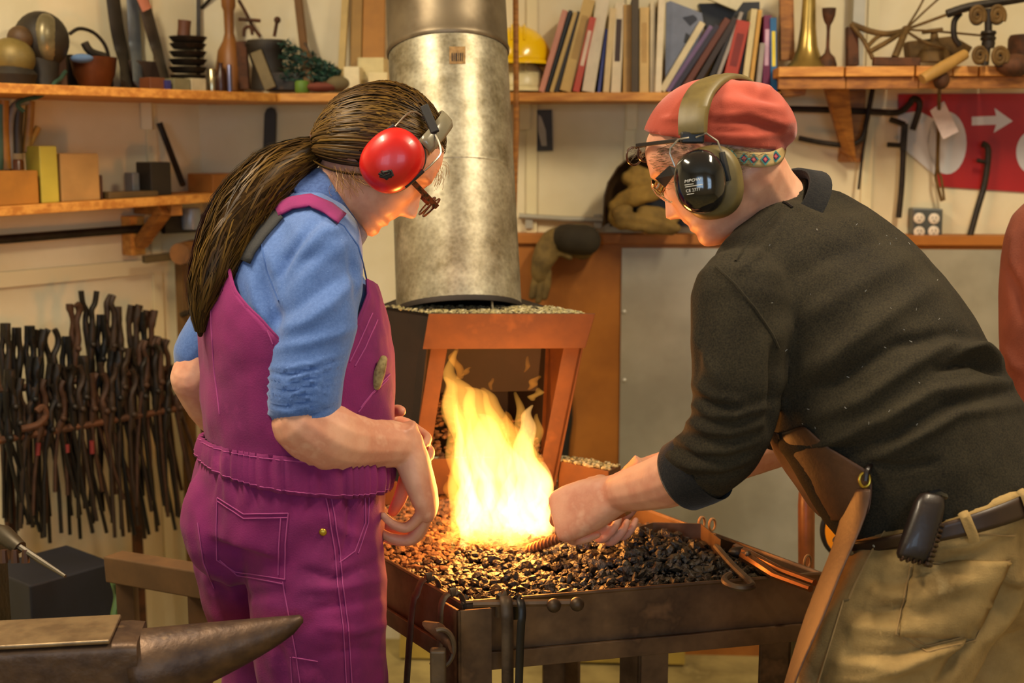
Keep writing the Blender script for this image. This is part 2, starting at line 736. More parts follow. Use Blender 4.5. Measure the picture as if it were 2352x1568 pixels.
# box walls behind
bk = 0.30
back = V((0.03, bk, 0))
P_tl, P_tr, P_bl, P_br = F(988, 722), F(1352, 722), F(944, 1136), F(1268, 1125)
bt = V((0, 0, 0.0))
C_bl = WZ(866, 704, P_tl.z)
C_br = WZ(1262, 706, P_tl.z)
K1, K2 = W(935, 690, 2.93), W(1170, 690, 2.93)
K1.z = K2.z = P_tl.z
foot = P_bl.z
roof_pts = [P_tl, P_tr, C_br, K2, K1, C_bl]
low = [P_bl, P_br, P_br + V((-.02, .1, 0)), V((K2.x, K2.y, foot)), V((K1.x, K1.y, foot)), V((C_bl.x, C_bl.y, foot))]
for k, (nm, m) in enumerate((('hood_right_wall', M_HOOD), ('hood_back_wall', M_SOOT), ('hood_back_wall', M_SOOT), ('hood_back_wall', M_SOOT), ('hood_left_wall', M_SOOT))):
    a, b = roof_pts[k + 1], roof_pts[(k + 2) % 6]
    c, e = low[k + 1], low[(k + 2) % 6]
    nn = (b - a).cross(c - a).normalized() * 0.005
    obj(nm, MB().prism([a, c, e, b], nn), m, forge, smooth=None)
obj('hood_roof', MB().prism(roof_pts, V((0, 0, -0.005))), M_SOOT, forge, smooth=None)
dl, dr = C_bl - P_tl, C_br - P_tr
# dark smoke shelf inside
obj('hood_baffle', MB().prism([P_bl.lerp(P_tl, .5) + V((-0.03, .14, 0)), P_br.lerp(P_tr, .5) + V((-.04, .14, 0)),
                               P_tr + V((-.05, .12, -.02)), P_tl + V((-.03, .12, -.02))], V((0, .005, 0))), M_SOOT, forge, smooth=None)
# little steel ledge right of the hood, ash on top
LB = MB()
l0, l1 = W(1283, 1058, 2.66), W(1398, 1082, 2.62)
l2 = l1 + V((0.03, 0.05, 0))
l3 = l0 + V((0.0, 0.05, 0))
LB.prism([l0, l1, l2, l3], V((0, 0, -0.062)))
obj('side_ledge', LB, M_HOOD, forge, smooth=None, bevel=0.0015)
# left apron plate with round hole seen between belly and hand
plate('hood_foot_plate', [(800, 1078), (915, 1090), (912, 1140), (800, 1150)], off=0.05)

rs = random.Random(3)
ICO_V = []
ph = (1 + 5 ** .5) / 2
for s1 in (-1, 1):
    for s2 in (-1, 1):
        ICO_V += [(0, s1, s2 * ph), (s1, s2 * ph, 0), (s2 * ph, 0, s1)]
ICO_V = [V(v).normalized() for v in ICO_V]
_bm = bmesh.new()
for v in ICO_V:
    _bm.verts.new(v)
bmesh.ops.convex_hull(_bm, input=_bm.verts)
_bm.verts.index_update()
ICO_V = [v.co.copy() for v in _bm.verts]
ICO_F = [tuple(v.index for v in f.verts) for f in _bm.faces]
_bm.free()


def rand_rot(r):
    return Matrix.Rotation(r.uniform(0, 6.28), 3, V((r.uniform(-1, 1), r.uniform(-1, 1), r.uniform(-1, 1) + 0.01)))


def lump(mb, c, s, r, flat=0.75):
    R = rand_rot(r)
    sc = V((r.uniform(.75, 1.25), r.uniform(.65, 1.1), r.uniform(.5, .9)))
    vs = []
    for v in ICO_V:
        k = r.uniform(0.72, 1.2)
        w = R @ V((v.x * sc.x, v.y * sc.y, v.z * sc.z)) * (s * k)
        vs.append(c + V((w.x, w.y, w.z * flat)))
    mb.add(vs, ICO_F)


# ash grit on the roof and ledge, inside the hood
g = MB()
for k in range(900):
    a, b = rs.random(), rs.random()
    p = (P_tl.lerp(P_tr, a)).lerp(C_bl.lerp(C_br, a), b)
    lump(g, p + V((0, 0, 0.002)), rs.uniform(.003, .006), rs)
for k in range(220):
    a, b = rs.random(), rs.random()
    lump(g, l0.lerp(l1, a).lerp(l3.lerp(l2, a), b) + V((0, 0, .002)), rs.uniform(.003, .006), rs)
o = obj('ash_grit', g, M_ASH, forge, smooth=None)
o['kind'] = 'stuff'
CLK = mat('clinker', hexc(120, 82, 50), 0.9, island=[hexc(96, 66, 42), hexc(140, 104, 70), hexc(70, 48, 32), hexc(160, 122, 84),
                                                   hexc(44, 30, 22)])
g = MB()
for k in range(700):
    a, b = rs.random(), rs.random()
    p = P_bl.lerp(P_br, a) + V((0, 0.02 + b * 0.2, 0.0))
    p.z += 0.012 + b * 0.11 + 0.02 * rs.random() + 0.03 * math.sin(a * 7) * b
    lump(g, p, rs.uniform(.005, .010), rs)
o = obj('clinker_pile', g, CLK, forge, smooth=None)
o['kind'] = 'stuff'

# ---- stove pipe
M_PIPE = bpy.data.materials.new('galvanised_pipe')
M_PIPE.use_nodes = True
_n, _l = M_PIPE.node_tree.nodes, M_PIPE.node_tree.links
_b = _n['Principled BSDF']
_b.inputs['Metallic'].default_value = 0.75
_tc = _n.new('ShaderNodeTexCoord')
_n1 = _n.new('ShaderNodeTexNoise')
_n1.inputs['Scale'].default_value = 9
_n1.inputs['Detail'].default_value = 8
_n1.inputs['Roughness'].default_value = 0.72
_l.new(_tc.outputs['Object'], _n1.inputs[0])
_r = _n.new('ShaderNodeValToRGB')
_e = _r.color_ramp.elements
_e[0].position, _e[1].position = 0.36, 0.68
_e[0].color, _e[1].color = (*hexc(118, 110, 88), 1), (*hexc(190, 186, 166), 1)
_l.new(_n1.outputs[0], _r.inputs[0])
_n2 = _n.new('ShaderNodeTexVoronoi')
_n2.inputs['Scale'].default_value = 120
_l.new(_tc.outputs['Object'], _n2.inputs[0])
_mx = _n.new('ShaderNodeMixRGB')
_mx.blend_type = 'OVERLAY'
_mx.inputs[0].default_value = 0.18
_l.new(_r.outputs[0], _mx.inputs[1])
_l.new(_n2.outputs['Distance'], _mx.inputs[2])
_l.new(_mx.outputs[0], _b.inputs['Base Color'])
_mr = _n.new('ShaderNodeMapRange')
_mr.inputs['To Min'].default_value, _mr.inputs['To Max'].default_value = 0.34, 0.52
_l.new(_n1.outputs[0], _mr.inputs['Value'])
_l.new(_mr.outputs[0], _b.inputs['Roughness'])

tp = 2.76
base_c = W(1054, 697, tp)
top_c = W(1027, 60, tp + 0.10)
ax = (top_c - base_c)
base_c = base_c - ax * 0.03
top2 = base_c + ax * 1.98
rp = 141 / FPX * tp
pipe = thing('stove_pipe', 'wide dented galvanised stove pipe rising from the forge hood', 'stove pipe', base_c)
mb = MB()
Lp = ax.length
axn = ax.normalized()
mb.lathe([(rp * (1.02 - 0.02 * k / 30), Lp * 0.94 * k / 30) for k in range(31)], base_c, axn, 64, caps=False)
lower = obj('lower_section', mb, M_PIPE, pipe)
mb = MB()
z0 = Lp * 0.925
mb.lathe([(rp * 1.015, z0 - .004), (rp * 1.03, z0), (rp * 1.035, z0 + .006), (rp * 1.012, z0 + .012), (rp * 1.012, z0 + .05),
          (rp * 1.012, Lp * 1.98)], base_c, axn, 64, caps=False)
upper = obj('upper_section', mb, mat('galvanised_dark', hexc(122, 110, 90), 0.45, 0.7, c2=hexc(92, 80, 62), scale=8, c3=hexc(140, 130, 108)), pipe)
# seam along the pipe, and crimp ring, bottom flange
s_, u_ = frame(axn)
for angd, nm in ((200, 'seam'),):
    a = math.radians(angd)
    dvec = (V((-0.75, -0.66, 0))).normalized()
    obj(nm, MB().beam(base_c + dvec * rp * 1.01, base_c + axn * Lp * 0.92 + dvec * rp * 0.992, 0.012, 0.006, dvec), M_PIPE, pipe, smooth=None)
dv2 = V((0.55, -0.83, 0)).normalized()
obj('seam', MB().beam(base_c + dv2 * rp * 1.012, base_c + axn * Lp * 0.45 + dv2 * rp * 1.0, 0.004, 0.003, dv2), M_PIPE, pipe, smooth=None)
obj('flange', MB().lathe([(rp * 1.0, 0), (rp * 1.045, 0), (rp * 1.045, .006), (rp * 1.02, .012)], base_c, axn, 48, caps=False), M_SOOT, pipe)
# crease ring half way up
zr = Lp * 0.485
obj('joint_ring', MB().lathe([(rp * 1.011, zr - .003), (rp * 1.017, zr), (rp * 1.011, zr + .003)], base_c, axn, 64, caps=False), M_PIPE, pipe)
# small paper bar-code sticker
bv = bvh_of(lower.data, wloc(lower))


def patch(bv, x0, y0, x1, y1, lift, n=6):
    mb = MB()
    rows = []
    for j in range(n + 1):
        rows.append(project([bv], [(x0, y0 + (y1 - y0) * j / n), (x1, y0 + (y1 - y0) * j / n)], lift, abs(x1 - x0) / n + .01))
    k = min(len(r) for r in rows)
    mb.ring([r[:k] for r in rows], caps=False, closed=False)
    return mb


st = obj('sticker', patch(bv, 1032, 107, 1069, 147, 0.0008), mat('sticker_paper', hexc(150, 120, 74), 0.8, c2=hexc(120, 92, 54), scale=60), pipe, smooth=180)
for k, (x, w) in enumerate(((1037, 3), (1042, 2), (1046, 4), (1052, 2), (1056, 3), (1061, 2))):
    obj('bar_line', patch(bv, x, 122, x + w, 141, 0.0014, 2), M_SOOT, st, smooth=180)

# ---- coal
M_COAL = mat('coal', hexc(30, 27, 25), 0.38, island=[hexc(16, 15, 15), hexc(36, 32, 28), hexc(52, 46, 34), hexc(24, 22, 24), hexc(64, 54, 36)],
             bump=0.6, bscale=260, spec=0.6)
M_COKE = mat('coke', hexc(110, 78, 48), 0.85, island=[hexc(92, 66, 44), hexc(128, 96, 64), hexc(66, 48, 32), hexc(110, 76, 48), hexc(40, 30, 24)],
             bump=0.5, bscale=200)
fdir, sdir = (B_ - A_), (E_ - A_)


def tray_pt(u, v):
    return A_ + fdir * u + sdir * v


MC = WZ(1480, 1230, 0.82)
FC = WZ(1150, 1205, 0.80)


def coal_h(p):
    h = ZR - 0.028
    r2 = (p.x - MC.x) ** 2 + (p.y - MC.y) ** 2
    h += 0.042 * math.exp(-r2 / 0.014)
    r3 = (p.x - FC.x + .03) ** 2 + (p.y - FC.y) ** 2
    h += 0.012 * math.exp(-r3 / 0.02)
    h += 0.02 * max(0, (p - A_).dot(sdir.normalized()) - 0.4) / 0.3
    h += 0.006 * noise.noise(V((p.x, p.y, 0)) * 18)
    return h


n = 40
gv = []
for i in range(n + 1):
    for j in range(n + 1):
        p = tray_pt(0.006 + 0.988 * i / n, 0.008 + 0.984 * j / n)
        gv.append(V((p.x, p.y, coal_h(p) - 0.008)))
gf = [(i * (n + 1) + j, (i + 1) * (n + 1) + j, (i + 1) * (n + 1) + j + 1, i * (n + 1) + j + 1) for i in range(n) for j in range(n)]
bed = obj('coal_bed', MB().add(gv, gf), M_COAL, None, smooth=180)
tag(bed, 'bed of fine black coal filling the forge tray', 'coal', kind='stuff')
coal, coke = MB(), MB()
cand = []
for k in range(6200):
    u, v = rs.uniform(.012, .988), rs.uniform(.015, .985)
    p = tray_pt(u, v)
    p.z = coal_h(p) - 0.001 + rs.uniform(-.003, .003)
    x, y, t = to_px(np.array([p]))
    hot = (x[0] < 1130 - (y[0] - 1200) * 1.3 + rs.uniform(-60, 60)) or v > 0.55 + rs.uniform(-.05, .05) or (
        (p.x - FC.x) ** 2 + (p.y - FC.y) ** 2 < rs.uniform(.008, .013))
    s = rs.choice((.0045, .006, .0075, .009, .0115))
    if u > 0.8 and rs.random() < .3:
        s *= 1.15
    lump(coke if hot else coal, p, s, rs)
    if not hot and s > .0085:
        cand.append((y[0], u, v))
o = tag(obj('coal_rubble', coal, M_COAL, None, smooth=None), 'small black coal pieces heaped in the forge tray', 'coal', kind='stuff')
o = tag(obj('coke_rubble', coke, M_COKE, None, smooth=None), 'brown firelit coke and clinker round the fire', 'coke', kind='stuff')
lm = []
for k in range(6):
    mb = MB()
    lump(mb, V((0, 0, 0)), 0.0125, rs)
    bmx = mb.mesh('coal_lump')
    bmx.materials.append(M_COAL)
    lm.append(bmx)
cnt = 0
while cnt < 230:
    u, v = rs.uniform(.02, .98), abs(rs.gauss(.05, .28))
    if v > .62 or v < .03:
        continue
    p = tray_pt(u, v)
    x, y, t = to_px(np.array([p]))
    if x[0] < 1180 - (y[0] - 1200) * 1.1:
        continue
    p.z = coal_h(p) + 0.004
    o = link('coal_lump', lm[cnt % 6], None, None, p)
    o.rotation_euler = (rs.uniform(0, 6), rs.uniform(0, 6), rs.uniform(0, 6))
    k = rs.uniform(.7, 1.2)
    o.scale = (k, k, k)
    tag(o, 'larger black coal lump lying loose on top of the forge heap', 'coal lump', 'loose coal lumps on the forge')
    cnt += 1

# ---- divider plate in the tray
mb = MB()
pl = [(1425, 1222), (1500, 1200), (1610, 1203), (1655, 1240)]
ptsT = [WZ(x, y, ZR + 0.022) for x, y in pl]
for a, b in zip(ptsT[:-1], ptsT[1:]):
    mb.prism([a, b, b + V((0, 0, -.085)), a + V((0, 0, -.085))], (0.001, .004, 0))
tag(obj('divider_plate', mb, M_TRAY, None, smooth=None), 'bent steel divider plate standing upright in the coal', 'plate')

# ------------------------------------------------------------------ fire


def flame_mat(name, col, k):
    m = bpy.data.materials.new(name)
    m.use_nodes = True
    nt = m.node_tree
    nt.nodes.clear()
    out = nt.nodes.new('ShaderNodeOutputMaterial')
    e = nt.nodes.new('ShaderNodeEmission')
    e.inputs[0].default_value = (*col, 1)
    e.inputs[1].default_value = k
    nt.links.new(e.outputs[0], out.inputs['Volume'])
    return m


FL = [flame_mat('flame_core', (1.0, 0.46, 0.11), 30.0), flame_mat('flame_body', (1.0, 0.42, 0.06), 28.0),
      flame_mat('flame_tip', (1.0, 0.32, 0.03), 24.0), flame_mat('flame_streak', (1.0, 0.50, 0.13), 62.0)]
fire = thing('forge_fire', 'tall yellow and white flames burning on the forge coals', 'fire', FC)
rf = random.Random(11)


def tongue(pts, m, dep=0.0, wob=0.10, flat=0.75):
    """pts: (px, py, half width px) from foot to tip"""
    t0 = 2.43 + dep
    c = catmull([W(x, y, t0) for x, y, r in pts], 7)
    rk = [(i * 7, (r,)) for i, (x, y, r) in enumerate(pts)]
    rr = [max(0.6, lerp_list(rk, i)[0]) / FPX * t0 for i in range(len(c))]
    ph = rf.uniform(0, 9)
    rings = []
    for i, (p, r) in enumerate(zip(c, rr)):
        rg = []
        for k in range(14):
            a = 2 * math.pi * k / 14
            q = 1 + wob * math.sin(3 * a + ph + i * .20) + wob * .9 * math.sin(2 * a - i * .25 + ph * 2)
            rg.append(p + V((math.cos(a) * r * q, math.sin(a) * r * q * flat, 0)) + V((math.sin(i * .42 + ph) * min(r, .012) * .5, 0, 0)))
        rings.append(rg)
    return obj('flame', MB().ring(rings), FL[m], fire, smooth=180)


tongue([(1150, 1266, 50), (1150, 1235, 104), (1158, 1180, 100), (1155, 1110, 80), (1140, 1050, 58), (1120, 990, 35), (1105, 950, 8)], 0)
tongue([(1085, 1250, 40), (1085, 1190, 55), (1085, 1110, 52), (1085, 1030, 50), (1068, 960, 42), (1052, 900, 32), (1036, 862, 16), (1046, 805, 4)], 1, -.02)
tongue([(1070, 1120, 25), (1062, 1050, 30), (1052, 985, 28), (1042, 930, 22), (1030, 885, 14), (1024, 865, 4)], 1, -.04)
tongue([(1100, 1100, 40), (1110, 1010, 48), (1105, 950, 42), (1090, 905, 26), (1075, 888, 6)], 1, .03)
tongue([(1140, 1100, 40), (1150, 1020, 36), (1150, 965, 28), (1120, 915, 18), (1110, 890, 4)], 1, .0)
tongue([(1170, 1080, 30), (1176, 1010, 24), (1172, 970, 14), (1160, 945, 4)], 2, -.05)
tongue([(1215, 1240, 40), (1222, 1170, 52), (1225, 1110, 44), (1212, 1050, 28), (1204, 995, 20), (1212, 955, 12), (1222, 930, 3)], 3, .01)
tongue([(1200, 1090, 20), (1198, 1030, 16), (1200, 985, 13), (1192, 945, 12), (1184, 900, 3)], 1, -.03)
tongue([(1240, 1150, 24), (1238, 1090, 18), (1226, 1030, 15), (1232, 985, 12), (1234, 950, 3)], 1, -.02)
tongue([(1250, 1220, 22), (1256, 1160, 22), (1252, 1110, 17), (1246, 1060, 5)], 3, -.04)
tongue([(1275, 1215, 14), (1282, 1180, 12), (1276, 1150, 10), (1268, 1140, 3)], 1, -.06)
tongue([(1040, 1258, 16), (1040, 1235, 22), (1050, 1205, 24), (1068, 1165, 18), (1070, 1130, 8)], 1, -.05)
tongue([(1085, 1265, 14), (1090, 1240, 22), (1100, 1210, 20), (1100, 1180, 6)], 1, -.07)
tongue([(1190, 1268, 18), (1190, 1245, 30), (1195, 1210, 26), (1190, 1180, 8)], 1, -.07)
tongue([(1055, 870, 8), (1048, 838, 12), (1042, 815, 9), (1048, 800, 3)], 2, 0)
tongue([(1062, 862, 5), (1072, 852, 8), (1080, 843, 3)], 2, .02)
tongue([(1128, 895, 3), (1129, 880, 6), (1131, 868, 2)], 2, .03)
tongue([(1222, 920, 4), (1228, 910, 12), (1236, 900, 10), (1238, 890, 2)], 1, .02)
tongue([(1215, 895, 4), (1222, 882, 11), (1232, 870, 9), (1238, 862, 2)], 2, .04)
tongue([(1205, 855, 2), (1210, 840, 6), (1213, 818, 2)], 2, .05)
tongue([(1040, 1160, 12), (1042, 1125, 17), (1036, 1100, 12), (1030, 1090, 3)], 2, .02)
EN = [(1265, (1045, 1240)), (1200, (1048, 1272)), (1100, (1045, 1258)), (1000, (1040, 1235)), (940, (1035, 1215)), (880, (1030, 1120)), (820, (1035, 1060))]
EN = [(-y, v) for y, v in EN]
for k in range(42):
    u = rf.random()
    yb = rf.uniform(1110, 1262)
    hgt = rf.uniform(90, 260) * (1.15 - .55 * u)
    pts = []
    uu = u
    w0 = rf.uniform(7, 17)
    for i in range(5):
        s = i / 4
        y = yb - hgt * s
        xl, xr = lerp_list(EN, -y)
        uu = min(.97, max(.03, uu + rf.uniform(-.07, .07)))
        pts.append((xl + 8 + (xr - xl - 16) * uu, y, max(1.0, w0 * (.55, 1.0, .85, .5, .08)[i])))
    tongue(pts, 3 if yb > 1180 else rf.choice((1, 3, 1)), rf.uniform(-.07, .03), .12, .9)
for p, e, r in ((W(1150, 1120, 2.38), 13.0, 0.09), (W(1110, 1000, 2.36), 4.0, 0.06)):
    d = bpy.data.lights.new('fire_light', 'POINT')
    d.energy, d.color, d.shadow_soft_size = e, (1.0, 0.34, 0.06), r
    o = bpy.data.objects.new('fire_light', d)
    COL.objects.link(o)
    o.location = p
    o.parent = fire
    o.location = p - fire.location

# ------------------------------------------------------------------ people: shared builders
M_SKIN = mat('skin', hexc(222, 168, 138), 0.5, c2=hexc(206, 142, 114), scale=14, bump=0.05, bscale=300, sss=0.08, c3=hexc(230, 182, 152))


def head_mesh(mb, C, fwd, up, k=1.0, male=False, crown=1.0):
    side = up.cross(fwd).normalized()      # towards the person's left

    def L(x, y, z):
        return C + (fwd * x + side * y + up * z) * k
    prof = [(.127, (.002, -.012, .012)), (.122, (.035, -.045, .035)), (.112, (.056, -.066, .052)), (.095, (.078, -.085, .064)),
            (.07, (.092, -.096, .073)), (.045, (.098, -.1, .0765)), (.03, (.0985, -.1, .077)), (.015, (.094, -.099, .0765)),
            (0, (.094, -.097, .075)), (-.02, (.095, -.09, .071)), (-.04, (.095, -.078, .067)), (-.052, (.098, -.07, .063)),
            (-.06, (.0965, -.064, .06)), (-.066, (.093, -.06, .058)), (-.073, (.0965, -.055, .056)), (-.083, (.089, -.045, .052)),
            (-.095, (.094, -.035, .046)), (-.106, (.09, -.02, .037)), (-.114, (.075, 0.0, .026)), (-.117, (.05, .01, .012))]
    prof = [(z, v) for z, v in prof][::-1]
    NZ, NT = 90, 72
    rings = []
    for i in range(NZ + 1):
        z = -.117 + .244 * i / NZ
        f, b, w = lerp_list(prof, z)
        xc = f - (f - b) * 0.47
        rg = []
        for j in range(NT):
            a = 2 * math.pi * j / NT
            ca, sa = math.cos(a), math.sin(a)
            e = 2.25
            cx_ = math.copysign(abs(ca) ** (2 / e), ca)
            sy_ = math.copysign(abs(sa) ** (2 / e), sa)
            x = xc + cx_ * ((f - xc) if ca > 0 else (xc - b))
            y = sy_ * w
            if ca > 0:
                # nose
                nz = lerp_list([(-.05, (0.,)), (-.045, (.006,)), (-.038, (.021,)), (-.031, (.027,)), (-.022, (.023,)), (-.005, (.014,)),
                                (.012, (.006,)), (.025, (.002,)), (.035, (0.,))], z)[0]
                sg = lerp_list([(-.045, (.017,)), (-.033, (.0145,)), (-.02, (.010,)), (.02, (.0085,))], z)[0]
                x += nz * math.exp(-(y / sg) ** 2) * (1.12 if male else 1.1)
                # eye sockets, cheek bones, brow
                for s in (-1, 1):
                    x -= .011 * math.exp(-((y - s * .031) / .015) ** 2 - ((z - .011) / .010) ** 2)
                    x += .006 * math.exp(-((y - s * .031) / .010) ** 2 - ((z - .009) / .007) ** 2)
                    x += .004 * math.exp(-((y - s * .045) / .02) ** 2 - ((z + .018) / .014) ** 2)
                    x += (.005 if male else .003) * math.exp(-((y - s * .025) / .025) ** 2 - ((z - .031) / .007) ** 2)
                    x -= .004 * math.exp(-((y - s * .03) / .006) ** 2 - ((z + .055) / .012) ** 2)
                # mouth line
                x -= .004 * math.exp(-((z + .066) / .0025) ** 2) * math.exp(-(y / .024) ** 4)
            rg.append(L(x, y, z if z < .05 else .05 + (z - .05) * crown))
        rings.append(rg)
    mb.ring(rings)
    # ears
    for s in (-1, 1):
        pts = [L(-.004 + .016 * math.cos(a), s * (.072 + .010 * (1 - math.cos(a)) * .5), -.004 + .03 * math.sin(a))
               for a in (2 * math.pi * q / 14 for q in range(14))]
        mb.tube(pts, 0.005 * k, 6, closed=True)
        mb.ball(L(-.004, s * .071, -.004), (.012 * k,) * 3, 8, 6)
    return side


def chain(mb, pts, rad, n=14, up=None, flat=1.0, per=5):
    """smooth tapered limb through joints (world points)"""
    c = catmull(pts, per)
    keys = [(i * per, (r,)) for i, r in enumerate(rad)]
    rr = [lerp_list(keys, i)[0] for i in range(len(c))]
    # rounded ends
    d0, d1 = (c[0] - c[1]).normalized(), (c[-1] - c[-2]).normalized()
    P, R = [], []
    for q in (0.98, 0.8, 0.45):
        P.append(c[0] + d0 * rr[0] * q)
        R.append(rr[0] * math.sqrt(1 - q * q))
    P += c
    R += rr
    for q in (0.45, 0.8, 0.98):
        P.append(c[-1] + d1 * rr[-1] * q)
        R.append(rr[-1] * math.sqrt(1 - q * q))
    mb.tube(P, R, n, up=up, flat=flat)


def hand_mesh(mb, wrist, d, n, s, bends, thumb=(0.75, 0.55, 0.35), k=1.0, tb=(15, 25)):
    """d: wrist->knuckles, n: side the fingers curl to, s: thumb side"""
    d, n, s = V(d).normalized(), V(n), V(s)
    n = (n - d * n.dot(d)).normalized()
    s = (s - d * s.dot(d) - n * s.dot(n)).normalized()
    secs = []
    for q, w, h in ((-.03, .027, .021), (0, .028, .022), (.02, .033, .023), (.045, .039, .021), (.075, .041, .018), (.095, .039, .0135), (.104, .034, .009)):
        secs.append((wrist + d * q * k, s * w * k, n * h * k))
    mb.loft(secs, 20, e=2.5)
    ball = wrist + d * .038 * k + s * .024 * k + n * .012 * k
    mb.ball(ball, .019 * k, 12, 8)
    L = [(.029, (.044, .026, .021)), (.0095, (.049, .030, .022)), (-.0105, (.045, .028, .022)), (-.029, (.035, .021, .02))]
    rot = lambda v, ang: v * math.cos(ang) + V((0, 0, 0))
    tips = []
    for f, (off, ls) in enumerate(L):
        p = wrist + d * (.094 if f in (1, 2) else .088 if f == 0 else .082) * k + s * off * k
        ang = 0
        pts = [p - d * .012 * k, p]
        for l, b in zip(ls, bends[f]):
            ang += math.radians(b)
            spread = s * (off * 0.35)
            p = p + (d * math.cos(ang) + n * math.sin(ang) + spread).normalized() * l * k
            pts.append(p)
        r0 = (.0092, .0095, .009, .008)[f] * k
        chain(mb, pts, [r0 * 1.02, r0 * 1.05, r0 * .98, r0 * .86, r0 * .72], 10, per=4)
        tips.append((pts[-1], (pts[-1] - pts[-2]).normalized()))
    td = (d * thumb[0] + s * thumb[1] + n * thumb[2]).normalized()
    p = wrist + d * .022 * k + s * .026 * k + n * .006 * k
    pts = [p]
    for i, l in enumerate((.042, .034, .026)):
        p = p + td * l * k
        pts.append(p)
        td = (td + d * .25 + n * (math.radians(tb[0] if i == 0 else tb[1]))).normalized()
    chain(mb, pts, [.0135 * k, .0115 * k, .0105 * k, .0085 * k], 10, per=4)
    return tips


def yaw(psi, sgn=1):
    """facing and right-hand vectors; psi = degrees turned away from the camera, sgn=+1 faces +X, -1 faces -X"""
    p = math.radians(psi)
    f = V((sgn * math.cos(p), math.sin(p), 0))
    return f, V((f.y, -f.x, 0))


class Torso:
    """smooth stack of elliptical sections along a spine; theta 0=front, 90=right, 180=back, 270=left"""

    def __init__(self, secs, e=2.3):
        self.e = e
        self.S = []
        C = [W(*s[:3]) for s in secs]
        for i, s in enumerate(secs):
            d = (C[min(i + 1, len(C) - 1)] - C[max(i - 1, 0)]).normalized()
            f, r = s[5]
            v = (f - d * f.dot(d)).normalized()
            u = d.cross(v) * -1
            if u.dot(r) < 0:
                u = -u
            self.S.append((C[i], u * s[3], v * s[4]))

    def sec(self, x):
        i = max(0, min(len(self.S) - 2, int(x)))
        s = x - i
        P = []
        for k in range(3):
            p0, p1, p2, p3 = (self.S[max(i - 1, 0)][k], self.S[i][k], self.S[i + 1][k], self.S[min(i + 2, len(self.S) - 1)][k])
            P.append(0.5 * ((2 * p1) + (p2 - p0) * s + (2 * p0 - 5 * p1 + 4 * p2 - p3) * s * s + (3 * p1 - p0 - 3 * p2 + p3) * s ** 3))
        return P

    def pt(self, x, th, off=0.0):
        c, u, v = self.sec(x)
        a = math.radians(th)
        ca, sa = math.cos(a), math.sin(a)
        e = self.e
        p = u * math.copysign(abs(sa) ** (2 / e), sa) + v * math.copysign(abs(ca) ** (2 / e), ca)
        return c + p * (1 + off / max(p.length, 1e-4))

    def loft(self, mb, x0, x1, n=14, k=1.0, nt=32, off=0.0):
        secs = []
        for i in range(n + 1):
            c, u, v = self.sec(x0 + (x1 - x0) * i / n)
            secs.append((c, u * (k + off / u.length), v * (k + off / v.length), self.e))
        mb.loft(secs, nt)
        return self

    def patch(self, rows, off=0.006, nt=20, off2=None):
        """rows: (x, th0, th1)"""
        R = []
        for x, a, b in rows:
            R.append([self.pt(x, a + (b - a) * j / nt, off) for j in range(nt + 1)])
        return MB().ring(R, caps=False, closed=False)


def resample(keys, n):
    a, b = keys[0][0], keys[-1][0]
    out = []
    for i in range(n + 1):
        x = a + (b - a) * i / n
        out.append((x, *lerp_list([(k[0], k[1:]) for k in keys], x)))
    return out


def solid(o, th, off=1.0):
    m = o.modifiers.new('solid', 'SOLIDIFY')
    m.thickness, m.offset = th, off
    return o


def link_world(name, me, m, parent, smooth=180):
    """mesh with world coordinates under a parent"""
    off = wloc(parent)
    P, _ = get_np(me)
    set_np(me, P - np.array(off))
    smooth_mesh(me, smooth)
    return link(name, me, m, parent)


def stitches(name, bvs, pls, m, parent, r=0.0012, lift=0.001, step=8.0):
    o = None
    for pl in pls:
        p = project(bvs, pl, lift, step)
        if len(p) > 2:
            o = obj(name, MB().tube(p, r, 5), m, parent)
    return o


def hair_mesh(mb, root_pts, width, n=4):
    pass

# ------------------------------------------------------------------ woman in magenta overalls
M_SHIRT = mat('blue_jersey', hexc(76, 110, 174), 0.85, c2=hexc(64, 98, 162), scale=220, detail=2, bump=0.12, bscale=500, sheen=0.25, c3=hexc(92, 126, 186))
M_OVER = mat('magenta_canvas', hexc(128, 24, 94), 0.88, c2=hexc(108, 18, 82), scale=9, detail=6, bump=0.15, bscale=420, sheen=0.03, c3=hexc(150, 44, 110))
M_SEAM = mat('pink_stitching', hexc(160, 66, 126), 0.9)
M_STRAPB = mat('black_elastic', hexc(36, 36, 38), 0.8, bump=0.2, bscale=300)
M_HAIR = mat('brown_hair', hexc(60, 42, 24), 0.42, island=[hexc(34, 22, 10), hexc(62, 42, 18), hexc(92, 66, 26), hexc(46, 30, 13), hexc(110, 82, 34)], spec=0.16)
M_HAIRB = mat('hair_base', hexc(36, 25, 13), 0.9, c2=hexc(56, 39, 18), scale=60, spec=.05)
f25, r25 = yaw(25)
f18, r18 = yaw(18)
f22 = yaw(22)
wt = Torso([(655, 1190, 2.06, .185, .138, (f25, r25)),
            (665, 1105, 2.05, .182, .135, (f25, r25)),
            (680, 1040, 2.045, .165, .130, f22),
            (682, 950, 2.045, .172, .132, f22),
            (680, 850, 2.05, .180, .134, f22),
            (674, 760, 2.055, .184, .135, (f18, r18)),
            (668, 680, 2.06, .184, .122, (f18, r18)),
            (674, 612, 2.065, .176, .108, (f18, r18)),
            (698, 552, 2.07, .148, .092, (f18, r18)),
            (736, 500, 2.075, .098, .076, (f18, r18)),
            (776, 455, 2.075, .066, .064, (f18, r18)),
            (806, 420, 2.07, .058, .060, (f18, r18))])
hipc = wt.sec(0)[0]
woman = thing('person', 'person in magenta overalls and blue top with long brown ponytail, looking into the fire', 'person', (hipc.x, hipc.y, 0))
